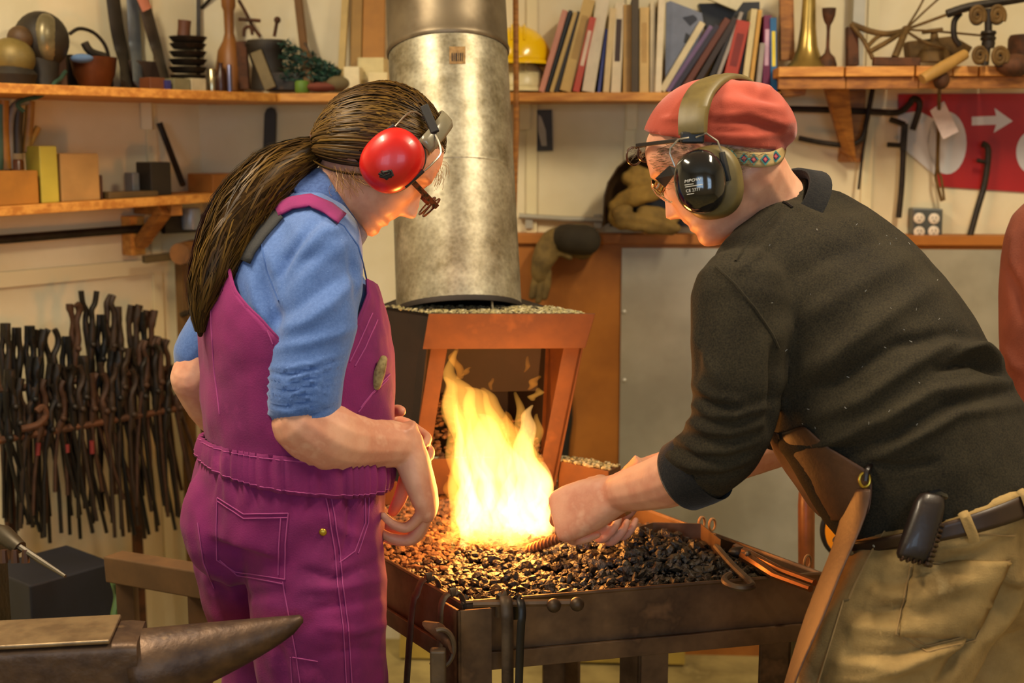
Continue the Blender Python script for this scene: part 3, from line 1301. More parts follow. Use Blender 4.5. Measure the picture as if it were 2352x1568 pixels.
# head axes
HC_ = W(864, 358, 2.065)
hth = math.radians(44)
hf, hr = yaw(10)
hfwd = (hf * math.cos(hth) - V((0, 0, 1)) * math.sin(hth)).normalized()
hup = (hf * math.sin(hth) + V((0, 0, 1)) * math.cos(hth)).normalized()
body = MB()
hs = head_mesh(body, HC_, hfwd, hup, 0.95, crown=.86)
chain(body, [W(740, 500, 2.075), W(795, 440, 2.07), HC_ - hup * .03 - hfwd * .02], [.058, .054, .056])
wt.loft(body, 0, 10.5, 16, 0.86)
# right arm (near)
rs_, re_, rm_, rw_ = W(748, 600, 1.935), W(700, 972, 1.875), W(800, 1012, 1.93), W(925, 1020, 1.995)
chain(body, [rs_, W(722, 790, 1.90), re_], [.045, .045, .047])
chain(body, [re_ + V((.0, .0, .0)), W(745, 1000, 1.895), rm_, W(868, 1018, 1.965), rw_], [.050, .055, .052, .041, .034])
tips = hand_mesh(body, rw_ + V((0.008, 0, -.004)), (0.30, 0.05, -0.95), (-0.95, 0.05, -0.30), (0.0, 1, 0), [(38, 52, 28), (40, 55, 30), (46, 58, 30), (55, 60, 35)],
                 thumb=(0.75, 0.35, 0.45), k=1.14)
# left arm (far), hand tucked in front
ls_, le_ = W(598, 612, 2.22), W(447, 868, 2.20)
lw_ = wt.pt(2.6, -30, 0.05)
chain(body, [ls_, W(510, 745, 2.21), le_], [.055, .048, .042])
lmid = W(520, 960, 2.28)
chain(body, [le_, lmid, W(690, 1010, 2.27), lw_], [.042, .044, .036, .03])
hand_mesh(body, lw_, (0.8, -0.5, -0.2), (-0.4, -0.6, 0), (0, 0, 1), [(20, 30, 20)] * 4)
# legs down to the floor
rk_, lk_ = V((-.30, 1.93, .50)), V((-.42, 2.10, .50))
rfo, lfo = V((-.31, 1.95, .09)), V((-.44, 2.13, .09))
rh_, lh_ = wt.pt(0.2, 90, -.09), wt.pt(0.2, 270, -.09)
chain(body, [rh_, rk_, rfo], [.078, .052, .038])
chain(body, [lh_, lk_, lfo], [.078, .052, .038])
bme = fuse(body, 0.0032, 3)
wb_ = link_world('body', bme, M_SKIN, woman)
# boots
M_BOOT = mat('boot_leather', hexc(58, 40, 28), 0.6, c2=hexc(42, 30, 20), scale=20)
for p in (rfo, lfo):
    mb = MB()
    mb.loft([(V((p.x, p.y, .22)), f25 * .055, r25 * .05), (V((p.x, p.y, .1)), f25 * .06, r25 * .05), (V((p.x + .02, p.y + .01, .045)), f25 * .09, r25 * .052),
             (V((p.x + .05, p.y + .02, .0)), f25 * .135, r25 * .055)], 20)
    obj('boot', mb, M_BOOT, woman, bevel=.004)

# --- shirt
sh = MB()
wt.loft(sh, 1.6, 9.3, 16, 1.0, off=0.0)
# turtle-neck collar
cd_ = (W(838, 455, 2.06) - W(760, 490, 2.07)).normalized()
chain(sh, [rs_ + V((-.02, .02, .0)), W(735, 700, 1.91), W(712, 820, 1.89), W(700, 925, 1.878)], [.066, .062, .061, .056])
chain(sh, [wt.pt(8, 90, -.1), rs_ + V((-.012, .01, .005))], [.085, .07])
chain(sh, [wt.pt(8, 270, -.1), ls_ + V((.01, -.01, .0))], [.085, .066])
chain(sh, [ls_, W(520, 730, 2.21), W(462, 810, 2.205)], [.062, .056, .05])
sme = fuse(sh, 0.0058, 7)
noise_disp(sme, 0.004, 14, 3.0)
# sleeve bunching and folds (pixel ridges)
fold = []
for i, y in enumerate((838, 858, 876, 893, 910, 926, 942)):
    fold.append(([(612, y + 8), (660, y + 10 + (i % 2) * 5), (720, y - 2), (790 - i * 3, y - 24)], 6, .0052))
    fold.append(([(612, y + 18), (670, y + 20), (730, y + 7), (785 - i * 3, y - 14)], 5, -.004))
fold += [([(640, 760), (700, 742), (760, 700), (812, 650)], 14, .006), ([(632, 800), (700, 790), (770, 770), (812, 752)], 12, .005),
         ([(635, 700), (690, 650), (740, 600), (790, 570)], 18, .006), ([(632, 730), (690, 700), (740, 660), (800, 620)], 14, -.005),
         ([(640, 640), (670, 585), (705, 530), (745, 495)], 10, -.006), ([(650, 660), (690, 590), (740, 535), (790, 520)], 12, .005),
         ([(600, 610), (610, 660), (632, 720), (635, 780)], 14, -.008), ([(620, 590), (640, 640), (648, 700)], 10, .005),
         ([(575, 640), (590, 700), (620, 755)], 12, .006), ([(820, 600), (835, 660), (850, 720)], 10, .005),
         ([(800, 570), (815, 640), (825, 720)], 9, -.005)]
wrinkle(sme, fold)
shirt = link_world('shirt', sme, M_SHIRT, woman)
sbv = bvh_of(shirt.data, wloc(shirt))
# collar: folded turtle neck following the neck
cmb = MB()
cpts = [(W(728, 506, 2.072), .100, .092), (W(752, 490, 2.07), .088, .080), (W(774, 475, 2.07), .076, .070), (W(790, 465, 2.068), .070, .065),
        (W(794, 462, 2.068), .064, .060), (W(778, 472, 2.07), .060, .056)]
nd = (W(875, 408, 2.068) - W(790, 464, 2.068)).normalized()
ndv = (hf - nd * hf.dot(nd)).normalized()
ndu = nd.cross(ndv).normalized()
cmb.loft([(c, ndu * a, ndv * b) for c, a, b in cpts], 36, caps=False)
colo = obj('collar', cmb, mat('blue_collar', hexc(66, 96, 158), 0.85, c2=hexc(52, 80, 140), scale=200, detail=2, bump=0.2, bscale=400, sheen=.2), woman, smooth=180)
solid(colo, 0.004)
sd_ = colo.modifiers.new('sub', 'SUBSURF')
sd_.levels = sd_.render_levels = 1

# --- trousers of the overalls
tr_ = MB()
wt.loft(tr_, 0.0, 2.0, 8, 1.0, off=.012)
gl = wt.pt(0.3, 180, -.03)
chain(tr_, [W(712, 1195, 1.985), W(728, 1330, 1.98), W(737, 1470, 1.985), rk_ + V((0, 0, .02)), rfo + V((0, 0, .1))], [.112, .110, .106, .098, .085])
chain(tr_, [W(575, 1190, 2.14), W(590, 1330, 2.16), W(640, 1470, 2.17), lk_ + V((0, 0, .02)), lfo + V((0, 0, .1))], [.105, .10, .095, .09, .082])
tr_.ball(W(555, 1190, 2.02), (.095, .10, .11))
tr_.ball(W(545, 1170, 2.12), (.085, .09, .10))
tme = fuse(tr_, 0.0065, 8)
noise_disp(tme, 0.007, 9, 1.0)
noise_disp(tme, 0.0025, 30, 4.0)
fold = [([(505, 1080 + 0), (500, 1115), (490, 1160)], 7, .004)]
for i, x in enumerate(range(500, 860, 22)):
    fold.append(([(x, 1062 + i % 3 * 4), (x - 3 + i % 4, 1100), (x - 8 + (i * 7) % 13, 1150 + (i * 11) % 30)], 6, .0045 if i % 2 else -.0035))
fold += [([(700, 1310), (770, 1330), (870, 1290)], 10, -.006), ([(700, 1350), (780, 1350), (880, 1330)], 12, .006), ([(720, 1400), (800, 1385), (885, 1370)], 10, -.005),
         ([(740, 1440), (820, 1450), (890, 1430)], 12, .006), ([(735, 1500), (830, 1490), (890, 1500)], 10, -.004), ([(740, 1180), (790, 1220), (850, 1240)], 12, .005),
         ([(480, 1345), (560, 1370), (650, 1360)], 12, -.006), ([(480, 1300), (520, 1330), (560, 1400)], 10, .005), ([(800, 1090), (806, 1180), (795, 1260), (770, 1290)], 7, -.007),
         ([(455, 1180), (470, 1260), (490, 1330)], 10, .005), ([(590, 1440), (640, 1500), (660, 1568)], 14, -.008)]
wrinkle(tme, fold)
trou = link_world('overall_trousers', tme, M_OVER, woman)
tbv = bvh_of(trou.data, wloc(trou))
# elastic waistband, gathered
wbm = MB()
R = []
for i in range(9):
    x = 1.52 + 0.75 * i / 8
    q = math.sin(math.pi * i / 8) * .004
    R.append([wt.pt(x, 360 * j / 180, .016 + q + .0035 * math.sin(j * 2.1 + math.sin(j * .37) * 3)) for j in range(180)])
wbm.ring(R, caps=False)
wbo = obj('waistband', wbm, M_OVER, woman, smooth=180)
solid(wbo, .004)
for x in (1.60, 2.20):
    obj('stitching', MB().tube([wt.pt(x, 360 * j / 180, .0215 + .003 * math.sin(j * 2.1 + math.sin(j * .37) * 3)) for j in range(180)], .0009, 4, closed=True), M_SEAM, wbo)
# back panel of the bib and front bib as curved cloth on the torso
back_rows = resample([(2.15, 96, 264), (3.0, 98, 262), (4.0, 102, 258), (5.0, 116, 247), (5.8, 136, 238), (6.6, 150, 228), (7.2, 156, 222), (7.7, 160, 218)], 40)
bp_me = wt.patch(back_rows, .013, 48)
bpo = obj('back_panel', bp_me, M_OVER, woman, smooth=180)
solid(bpo, .004)
front_rows = resample([(2.15, 96, -96), (3.0, 94, -94), (4.0, 84, -84), (4.8, 66, -66), (5.6, 50, -50), (6.3, 44, -44)], 36)
fpo = obj('front_bib', wt.patch(front_rows, .013, 48), M_OVER, woman, smooth=180)
solid(fpo, .004)
P, Nn = get_np(bpo.data)
noise_disp(bpo.data, .008, 11, 5.0)
noise_disp(bpo.data, .0025, 34, 2.0)
noise_disp(fpo.data, .008, 11, 8.0)
noise_disp(fpo.data, .0025, 34, 2.0)
pbv = [bvh_of(bpo.data, wloc(bpo)), bvh_of(fpo.data, wloc(fpo)), tbv]
# edges of the panels
for rows in (back_rows, front_rows):
    for idx in (1, 2):
        obj('panel_hem', MB().tube([wt.pt(r[0], r[idx], .0165) for r in rows], .003, 6), M_OVER, bpo if rows is back_rows else fpo)
obj('panel_hem', MB().tube([wt.pt(back_rows[-1][0], back_rows[-1][1] + (back_rows[-1][2] - back_rows[-1][1]) * k / 12, .0165) for k in range(13)], .003, 6), M_OVER, bpo)
# straps: black elastic on the back, magenta over the shoulder
allbv = [sbv, pbv[0], pbv[1], bvh_of(colo.data, wloc(colo))]


def ribbon(bvs, pl, w_px, lift, th, m, name, step=10):
    """cloth strap lying on the surfaces, following a pixel line"""
    L0 = []
    dense = []
    for a, b in zip(pl[:-1], pl[1:]):
        nn = max(1, int(math.hypot(b[0] - a[0], b[1] - a[1]) / step))
        dense += [(a[0] + (b[0] - a[0]) * k / nn, a[1] + (b[1] - a[1]) * k / nn) for k in range(nn)]
    dense.append(pl[-1])
    rows = []
    for i, q in enumerate(dense):
        a, b = dense[max(i - 1, 0)], dense[min(i + 1, len(dense) - 1)]
        dx, dy = b[0] - a[0], b[1] - a[1]
        l = math.hypot(dx, dy) + 1e-6
        nx, ny = -dy / l, dx / l
        row = []
        for s in (-1, -.5, 0, .5, 1):
            pt = project(bvs, [(q[0] + nx * s * w_px / 2, q[1] + ny * s * w_px / 2)] * 2, lift, 1e9)
            row.append(pt[0] if pt else None)
        if all(r is not None for r in row):
            rows.append(row)
    mb = MB().ring(rows, caps=False, closed=False)
    o = obj(name, mb, m, woman, smooth=180)
    solid(o, th)
    return o


ribbon(allbv, [(560, 600), (572, 575), (600, 535), (640, 490)], 40, .004, .003, M_STRAPB, 'elastic_strap')
ribbon(allbv, [(640, 490), (672, 474), (712, 468), (752, 486), (782, 510)], 27, .005, .003, M_OVER, 'shoulder_strap')
# seams and pockets
pl = [[(500, 1142), (560, 1180), (662, 1178)], [(500, 1150), (560, 1190), (660, 1188)], [(662, 1178), (655, 1250), (655, 1330)], [(645, 1188), (640, 1260), (640, 1320)],
      [(500, 1142), (498, 1210), (498, 1285)], [(498, 1285), (540, 1312), (655, 1330)], [(505, 1285), (545, 1320), (650, 1340)],
      [(738, 1085), (752, 1160), (768, 1260), (775, 1340), (788, 1440), (795, 1568)], [(752, 1085), (764, 1160), (780, 1260), (787, 1340), (800, 1440), (808, 1568)],
      [(832, 1085), (838, 1140), (838, 1200), (815, 1265), (780, 1292)], [(842, 1085), (847, 1140), (845, 1200), (822, 1270)],
      [(668, 1508), (672, 1568)], [(672, 1508), (730, 1518)], [(650, 1335), (665, 1420), (680, 1500), (690, 1568)],
      [(480, 1062), (560, 1080), (640, 1086), (760, 1086)], [(455, 1200), (468, 1290), (492, 1350)]]
stitches('pocket_stitching', [tbv], pl, M_SEAM, trou, .0010)
pl = [[(490, 700), (492, 760), (498, 850), (510, 950)], [(560, 600), (562, 650), (600, 720), (628, 790)], [(850, 720), (820, 790), (800, 830)], [(862, 735), (835, 800), (812, 840)],
      [(890, 860), (860, 890), (825, 935)], [(886, 870), (850, 905), (820, 945)]]
stitches('panel_stitching', pbv[:2], pl, M_SEAM, bpo, .0010, .0045)
# hip snap button, pencil clip and tool in the chest pocket
bt_ = project([tbv], [(741, 1221)] * 2, .003, 1e9)
if bt_:
    obj('snap_button', MB().ball(bt_[0], (.006, .003, .006), 12, 8), mat('brass', hexc(190, 160, 60), .35, .9), woman)
pk = project([pbv[1]], [(862, 855)] * 2, .008, 1e9)
if pk:
    q = thing('work_glove_tip', 'pale cloth tip sticking out of the bib chest pocket', 'cloth', pk[0])
    mb = MB()
    chain(mb, [pk[0] + V((-.006, 0, -.02)), pk[0] + V((0, -.002, 0)), pk[0] + V((.006, 0, .02))], [.008, .009, .006], 10)
    obj('fabric', mb, mat('tan_cloth', hexc(170, 150, 100), .9, c2=hexc(120, 98, 60), scale=80), q)
ear_seam = [[(742, 492), (790, 520), (822, 565), (838, 620), (850, 690)], [(600, 560), (612, 620), (640, 690)]]
stitches('shirt_seam', [sbv], ear_seam, mat('shirt_seam', hexc(66, 98, 160), .9), shirt, .0013, .0006)

# --- hair: scalp shell, swept-back strands, tie and long pony tail


def Lh(x, y, z):
    return HC_ + hfwd * x + hs * y + hup * z


rh = random.Random(5)
scalp = MB()
rings = []
for i in range(25):
    th = math.pi * (0.004 + 0.60 * i / 24)      # from crown pole downwards
    rg = []
    for j in range(40):
        a = 2 * math.pi * j / 40
        x, y, z = math.sin(th) * math.cos(a), math.sin(th) * math.sin(a), math.cos(th)
        lim = 1.0
        # the hairline rises over the forehead
        if x > 0.1:
            zz = max(z, 0.12 + 0.55 * x)
            sc = math.sqrt(max(0.0, 1 - zz * zz)) / max(1e-6, math.sqrt(x * x + y * y))
            x, y, z = x * sc, y * sc, zz
        rg.append(Lh(-.004 + .102 * x, .0825 * y, .006 + .112 * z))
    rings.append(rg)
scalp.ring(rings)
sc_o = obj('hair', scalp, M_HAIRB, woman, smooth=180)
TIE = W(742, 338, 2.06)
tl_ = TIE - HC_
tie_l = V((tl_.dot(hfwd), tl_.dot(hs), tl_.dot(hup)))
st_ = MB()


def strip(mb, pts, w, nrm_c):
    """flat hair lock, facing away from nrm_c"""
    rows = []
    for i, p in enumerate(pts):
        d = pts[min(i + 1, len(pts) - 1)] - pts[max(i - 1, 0)]
        n = (p - nrm_c)
        s = d.cross(n)
        if s.length < 1e-9:
            s = V((0, 1, 0))
        s = s.normalized() * w * (0.35 + 0.65 * math.sin(math.pi * min(1, .12 + .8 * i / len(pts))))
        rows.append([p - s, p + n.normalized() * w * .5, p + s])
    mb.ring(rows, caps=False, closed=False)


for k in range(1900):
    # start on the hairline or on the crown, sweep back to the tie
    a = rh.uniform(-math.pi, math.pi)
    if rh.random() < .55:
        az = rh.uniform(-1.25, 1.25)
        zz = 0.34 + 0.36 * max(0, math.cos(az)) + rh.uniform(-.02, .2)
    else:
        az = rh.uniform(-2.6, 2.6)
        zz = rh.uniform(-.40, .95) if abs(az) > 1.38 else rh.uniform(.32 + .3 * max(0, math.cos(az)), .97)
    zz = min(.985, zz)
    rr = math.sqrt(1 - zz * zz)
    d0 = V((rr * math.cos(az), rr * math.sin(az), zz))
    d1 = V(((tie_l.x + .004) / .102, tie_l.y / .0825, (tie_l.z - .006) / .112))
    dl1 = d1.normalized()
    pts = []
    lift = rh.uniform(.002, .008)
    wv = rh.uniform(-.05, .05)
    m = 11
    for i in range(m + 1):
        s = i / m
        q = (d0 * (1 - s) + dl1 * s)
        q += V((0, 0, 1)).cross(dl1) * wv * math.sin(math.pi * s)
        q = q.normalized()
        # sag of the hair over the ears
        k1 = 1 + (d1.length - 1) * max(0, s - .6) / .4 * .85
        p = Lh((-.004 + .102 * q.x * k1), .0825 * q.y * k1, .006 + .112 * q.z * k1)
        nn = (p - HC_).normalized()
        pts.append(p + nn * lift * math.sin(math.pi * min(1, .15 + .75 * s)))
    strip(st_, pts, rh.uniform(.0009, .0022), HC_)
wisps = MB()
# fly-away wisps at the nape and temples
for k in range(46):
    p = W(rh.uniform(760, 822), rh.uniform(375, 400), 2.0 + rh.uniform(-.02, .01))
    pts = [p]
    d = V((rh.uniform(-.2, .5), rh.uniform(-.3, .1), rh.uniform(-1, -.3)))
    for i in range(7):
        p = p + d.normalized() * .006
        d = d + V((rh.uniform(-.3, .5), rh.uniform(-.2, .1), rh.uniform(-.3, .3)))
        pts.append(p)
    wisps.tube(pts, .0003, 3)
for k in range(26):
    p = Lh(.088 + rh.uniform(-.006, .004), rh.uniform(-.045, .03), .058 + rh.uniform(-.012, .012))
    pts = [p]
    d = hfwd * .6 + hup * rh.uniform(-.5, .4) + hs * rh.uniform(-.4, .4)
    for i in range(5):
        p = p + d.normalized() * .006
        d = d - hup * .35
        pts.append(p)
    wisps.tube(pts, .0003, 3)
obj('swept_strands', st_, M_HAIR, sc_o, smooth=180)
wo_ = obj('loose_wisps', wisps, mat('golden_hair', hexc(150, 112, 58), .5), sc_o)
wo_['kind'] = 'stuff'
# hair tie
obj('hair_tie', MB().tube([W(736, 340, 2.055) + V((0, 1, 0)) * math.cos(a) * .024 + V((.42, 0, -.91)) * math.sin(a) * .025
                           for a in (2 * math.pi * k / 24 for k in range(24))], .0065, 8, closed=True), mat('hair_tie', hexc(74, 42, 34), .8), woman)
# pony tail
gp = [(742, 338, 2.055), (688, 360, 2.03), (624, 402, 1.99), (560, 474, 1.955), (514, 556, 1.93), (483, 640, 1.925), (464, 710, 1.935), (460, 768, 1.945)]
gw = [(0, (.016, .016)), (1, (.030, .026)), (2, (.042, .03)), (3, (.047, .03)), (4, (.042, .028)), (5, (.034, .024)), (6, (.020, .018)), (7, (.006, .006))]
gc = [W(*q) for q in gp]
core = MB()
chain(core, gc, [.012, .02, .029, .033, .029, .022, .012, .004], 16, per=6)
obj('ponytail_core', core, M_HAIRB, sc_o, smooth=180)
pt_ = MB()
ctr = catmull(gc, 5)
frs = []
for i in range(len(ctr)):
    d = (ctr[min(i + 1, len(ctr) - 1)] - ctr[max(i - 1, 0)]).normalized()
    sdv = d.cross(V((0, 1, 0))).normalized()
    frs.append((sdv, sdv.cross(d).normalized()))
for k in range(2000):
    a = rh.uniform(0, 2 * math.pi)
    rr = math.sqrt(rh.uniform(.25, 1.0))
    end = min(len(ctr) - 1, int(len(ctr) * rh.choice((.72, .85, .93, 1.0, 1.0))))
    fr = rh.random() < .10
    pts = []
    ph1, ph2 = rh.uniform(0, 6.3), rh.uniform(0, 6.3)
    for i in range(0, end + 1, 2):
        x = i / 5
        wa, wb2 = lerp_list(gw, x)
        g_ = (1.0 + (.25 if fr else 0) * x / 7)
        aa = a + .35 * math.sin(x * .9 + ph1)
        rj = rr * (1 + .12 * math.sin(x * 2.1 + ph2))
        u, v = frs[i]
        pts.append(ctr[i] + u * math.cos(aa) * wa * rj * g_ + v * math.sin(aa) * wb2 * rj * g_)
    if len(pts) > 3:
        cc = ctr[min(len(ctr) - 1, 12)]
        rows = []
        w_ = rh.uniform(.0008, .0018) if not fr else .0004
        for i, p in enumerate(pts):
            d = pts[min(i + 1, len(pts) - 1)] - pts[max(i - 1, 0)]
            n = (p - ctr[min(len(ctr) - 1, i * 2)])
            s = d.cross(n)
            s = (s.normalized() if s.length > 1e-9 else V((1, 0, 0))) * w_ * (1 if i < len(pts) - 2 else .4)
            rows.append([p - s, p + s])
        pt_.ring(rows, caps=False, closed=False)
obj('ponytail', pt_, M_HAIR, sc_o, smooth=180)

# --- red ear defenders
M_REDP = mat('red_plastic', hexc(206, 30, 26), 0.32, c2=hexc(190, 24, 22), scale=12, spec=.5, coat=.15)
M_WIRE = mat('steel_wire', hexc(176, 170, 156), .3, .9)
M_FOAM = mat('black_cushion', hexc(26, 24, 24), .7)
em = thing('ear_defenders', 'red ear defenders with wire arms worn over brown hair', 'ear defenders', W(902, 370, 1.97))
cupC = W(902, 369, 1.972)
axc = (V((-.02, -1, .02)) + RT * 0.03).normalized()
lng = (W(952, 318, 1.97) - W(852, 418, 1.97)).normalized()     # long axis of the cup in the picture
lng = (lng - axc * lng.dot(axc)).normalized()
sht = axc.cross(lng).normalized()


def cup(par, C, ax_, lg, sh_, m, mf, a=.060, b=.050, dep=.042):
    mb = MB()
    secs = []
    for q, k in ((-.012, .90), (-.004, .97), (.004, 1.0), (.014, 1.0), (.024, .94), (.032, .83), (.038, .66), (.0415, .42), (.043, .16), (.0431, .02)):
        secs.append((C + ax_ * q * dep / .042, lg * a * k, sh_ * b * k, 2.25))
    mb.loft(secs, 48)
    o = obj('cup', mb, m, par, smooth=180)
    mb = MB()
    secs = [(C - ax_ * q, lg * a * k, sh_ * b * k, 2.4) for q, k in ((.008, .86), (.012, .96), (.02, 1.0), (.028, .96), (.033, .84))]
    mb.loft(secs, 40)
    obj('cushion', mb, mf, par, smooth=180)
    return o


cp = cup(em, cupC, axc, lng, sht, M_REDP, M_FOAM, a=.0520, b=.0455)
cup(em, HC_ + hs * .105 + hfwd * .03 + hup * .0, hs, hup, hfwd, M_REDP, M_FOAM, a=.0520, b=.0455)
# worn black print on the cup
cbv = bvh_of(cp.data, wloc(cp))
stitches('worn_print', [cbv], [[(870, 398), (882, 404), (896, 398)], [(872, 404), (888, 408), (900, 402)], [(880, 396), (898, 392), (902, 404)], [(884, 410), (896, 400)],
                               [(876, 392), (884, 402), (890, 412)], [(893, 390), (897, 408)]], M_FOAM, cp, .0022, .0002, 4)
tE = 1.975
obj('wire_arm', MB().tube(catmull([W(866, 330, tE), W(905, 293, tE), W(936, 261, tE + .01), W(957, 258, tE + .02), W(975, 272, tE + .03), W(984, 282, tE + .03)], 3), .0016, 6), M_WIRE, em)
obj('wire_sleeve', MB().tube([W(862, 328, tE - .002), W(872, 314, tE - .002), W(906, 288, tE - .002)], .0035, 8), M_FOAM, em)
obj('wire_arm', MB().tube(catmull([W(986, 286, tE + .03), W(1000, 310, tE + .02), W(1012, 340, tE + .01), W(1009, 358, tE), W(985, 383, tE - .01), W(962, 402, tE - .015), W(930, 428, tE - .015)], 3), .0016, 6), M_WIRE, em)
obj('wire_sleeve', MB().tube([W(972, 392, tE - .014), W(952, 410, tE - .016), W(930, 429, tE - .015)], .0035, 8), M_FOAM, em)
# head band over the top of the head, from near side slider to the far side
bp1 = []
for k in range(21):
    s = k / 20
    ang = math.radians(-74 + 148 * s)
    bp1.append(Lh(.040, math.sin(ang) * .090, .024 + .100 * max(0, math.cos(ang)) ** .85))
rows = []
for i, p in enumerate(bp1):
    n = (p - HC_).normalized()
    rows.append([p - hfwd * .013 + hup * .002, p - hfwd * .006 + n * .003, p + hfwd * .007 + n * .002, p + hfwd * .014 - hup * .003])
hbm = MB().ring(rows, caps=False, closed=False)
hb = obj('head_band', hbm, mat('clear_grey_band', hexc(124, 118, 98), .25, .1), em, smooth=180)
solid(hb, .003)
obj('slider', MB().beam(W(974, 242, tE + .03), W(1000, 305, tE + .02), .014, .008, (0, -1, 0)), M_FOAM, em, bevel=.002)

# --- woman's glasses
gl = thing('eyeglasses', 'brown tortoiseshell spectacles low on the nose of the person in overalls', 'glasses', W(990, 430, 2.03))
M_TORT = mat('tortoiseshell', hexc(110, 46, 20), .25, c2=hexc(40, 18, 10), scale=160, spec=.6, coat=.4)
M_LENS = bpy.data.materials.new('lens_glass')
M_LENS.use_nodes = True
_b = M_LENS.node_tree.nodes['Principled BSDF']
_b.inputs['Base Color'].default_value = (1, .97, .94, 1)
_b.inputs['Roughness'].default_value = 0.02
_b.inputs['Transmission Weight'].default_value = 1.0
_b.inputs['IOR'].default_value = 1.08
for side_, dx in ((-1, 0), (1, 0)):
    c = Lh(.120, side_ * .031, .000)
    pts = [c + hs * (.026 * math.cos(a)) * 1.0 + hup * (.0195 * math.sin(a)) for a in (2 * math.pi * q / 28 for q in range(28))]
    obj('rim', MB().tube(pts, .0017, 6, closed=True), M_TORT, gl)
    obj('lens', MB().prism(pts, hfwd * .001), M_LENS, gl, smooth=None)
obj('bridge', MB().tube([Lh(.126, -.008, .004), Lh(.129, 0, .006), Lh(.126, .008, .004)], .002, 6), M_TORT, gl)
obj('temple', MB().beam(Lh(.124, -.056, .006), Lh(.045, -.080, .008), .003, .009, hup), M_TORT, gl, bevel=.001)
obj('temple', MB().beam(Lh(.124, .056, .006), Lh(.045, .080, .008), .003, .009, hup), M_TORT, gl, bevel=.001)

# ------------------------------------------------------------------ man in dark sweatshirt leaning over the fire
M_SWEAT = bpy.data.materials.new('dark_sweatshirt')
M_SWEAT.use_nodes = True
_n, _l = M_SWEAT.node_tree.nodes, M_SWEAT.node_tree.links
_b = _n['Principled BSDF']
_b.inputs['Roughness'].default_value = 0.95
_b.inputs['Specular IOR Level'].default_value = 0.15
_b.inputs['Sheen Weight'].default_value = 0.0
_b.inputs['Sheen Roughness'].default_value = 0.6
_tc = _n.new('ShaderNodeTexCoord')
_n1 = _n.new('ShaderNodeTexNoise')
_n1.inputs['Scale'].default_value = 5
_n1.inputs['Detail'].default_value = 3
_l.new(_tc.outputs['Object'], _n1.inputs[0])
_n2 = _n.new('ShaderNodeTexNoise')
_n2.inputs['Scale'].default_value = 420
_n2.inputs['Detail'].default_value = 2
_l.new(_tc.outputs['Object'], _n2.inputs[0])
_r = _n.new('ShaderNodeValToRGB')
_r.color_ramp.elements[0].color = (*hexc(17, 17, 19), 1)
_r.color_ramp.elements[1].color = (*hexc(66, 59, 43), 1)
_r.color_ramp.elements[0].position, _r.color_ramp.elements[1].position = 0.3, 0.75
_ma = _n.new('ShaderNodeMath')
_ma.operation = 'MULTIPLY_ADD'
_ma.inputs[1].default_value = 0.55
_l.new(_n2.outputs[0], _ma.inputs[0])
_mb2 = _n.new('ShaderNodeMath')
_mb2.operation = 'MULTIPLY'
_mb2.inputs[1].default_value = 0.45
_l.new(_n1.outputs[0], _mb2.inputs[0])
_l.new(_mb2.outputs[0], _ma.inputs[2])
_l.new(_ma.outputs[0], _r.inputs[0])
_l.new(_r.outputs[0], _b.inputs['Base Color'])
_bp = _n.new('ShaderNodeBump')
_bp.inputs['Strength'].default_value = 0.25
_bp.inputs['Distance'].default_value = 0.002
_l.new(_n2.outputs[0], _bp.inputs['Height'])
_l.new(_bp.outputs[0], _b.inputs['Normal'])
M_SLEEVE = mat('black_jersey', hexc(26, 26, 28), 0.95, c2=hexc(36, 35, 34), scale=300, detail=2, bump=.2, bscale=420, spec=.15, sheen=.1)
M_KHAKI = mat('khaki_canvas', hexc(168, 138, 84), 0.9, c2=hexc(126, 100, 56), scale=7, detail=6, bump=.2, bscale=380, c3=hexc(190, 164, 112))
M_KSEAM = mat('khaki_seam', hexc(150, 120, 74), .9)
M_LEATH = mat('apron_leather', hexc(80, 50, 29), .55, c2=hexc(62, 38, 22), scale=14, bump=.15, bscale=120, c3=hexc(94, 60, 34))
M_DLEA = mat('dark_leather', hexc(34, 22, 18), .42, c2=hexc(24, 16, 14), scale=18, bump=.2, coat=.12)
M_BELT = mat('belt_leather', hexc(58, 38, 24), .45, c2=hexc(44, 28, 18), scale=12, bump=.1)
M_BERET = mat('rust_red_cloth', hexc(170, 68, 46), .9, c2=hexc(158, 60, 40), scale=10, bump=.12, bscale=500, sheen=.2)
M_MHAIR = mat('greying_hair', hexc(110, 92, 66), .6, island=[hexc(84, 66, 44), hexc(128, 108, 78), hexc(150, 132, 102), hexc(70, 54, 36)], spec=.3)
fm, rm = yaw(38, -1)
rm = -rm if rm.dot(V((.6, .8, 0))) < 0 else rm        # his right hand side, away from the camera
lm_ = -rm
fp_ = yaw(30, -1)[0]
mt = Torso([(2185, 1300, 1.87, .178, .140, (fm, rm)),
            (2185, 1190, 1.87, .172, .138, (fm, rm)),
            (2120, 1060, 1.88, .185, .150, (fm, rm)),
            (2052, 935, 1.90, .195, .155, (fm, rm)),
            (1985, 815, 1.92, .200, .150, (fm, rm)),
            (1915, 700, 1.945, .195, .138, (fm, rm)),
            (1855, 605, 1.965, .165, .112, (fm, rm)),
            (1805, 535, 1.975, .11, .084, (fm, rm)),
            (1765, 480, 1.972, .068, .068, (fm, rm)),
            (1725, 430, 1.965, .062, .066, (fm, rm))])
mh = mt.sec(0)[0]
man = thing('person', 'person in dark sweatshirt, red cap and khaki trousers leaning over the forge', 'person', (mh.x, mh.y, 0))
KH = 0.98
MHC = W(1646, 362, 1.92)
mth = math.radians(35)
mf_, mr_ = yaw(30, -1)
mfwd = (mf_ * math.cos(mth) - V((0, 0, 1)) * math.sin(mth)).normalized()
mup = (mf_ * math.sin(mth) + V((0, 0, 1)) * math.cos(mth)).normalized()
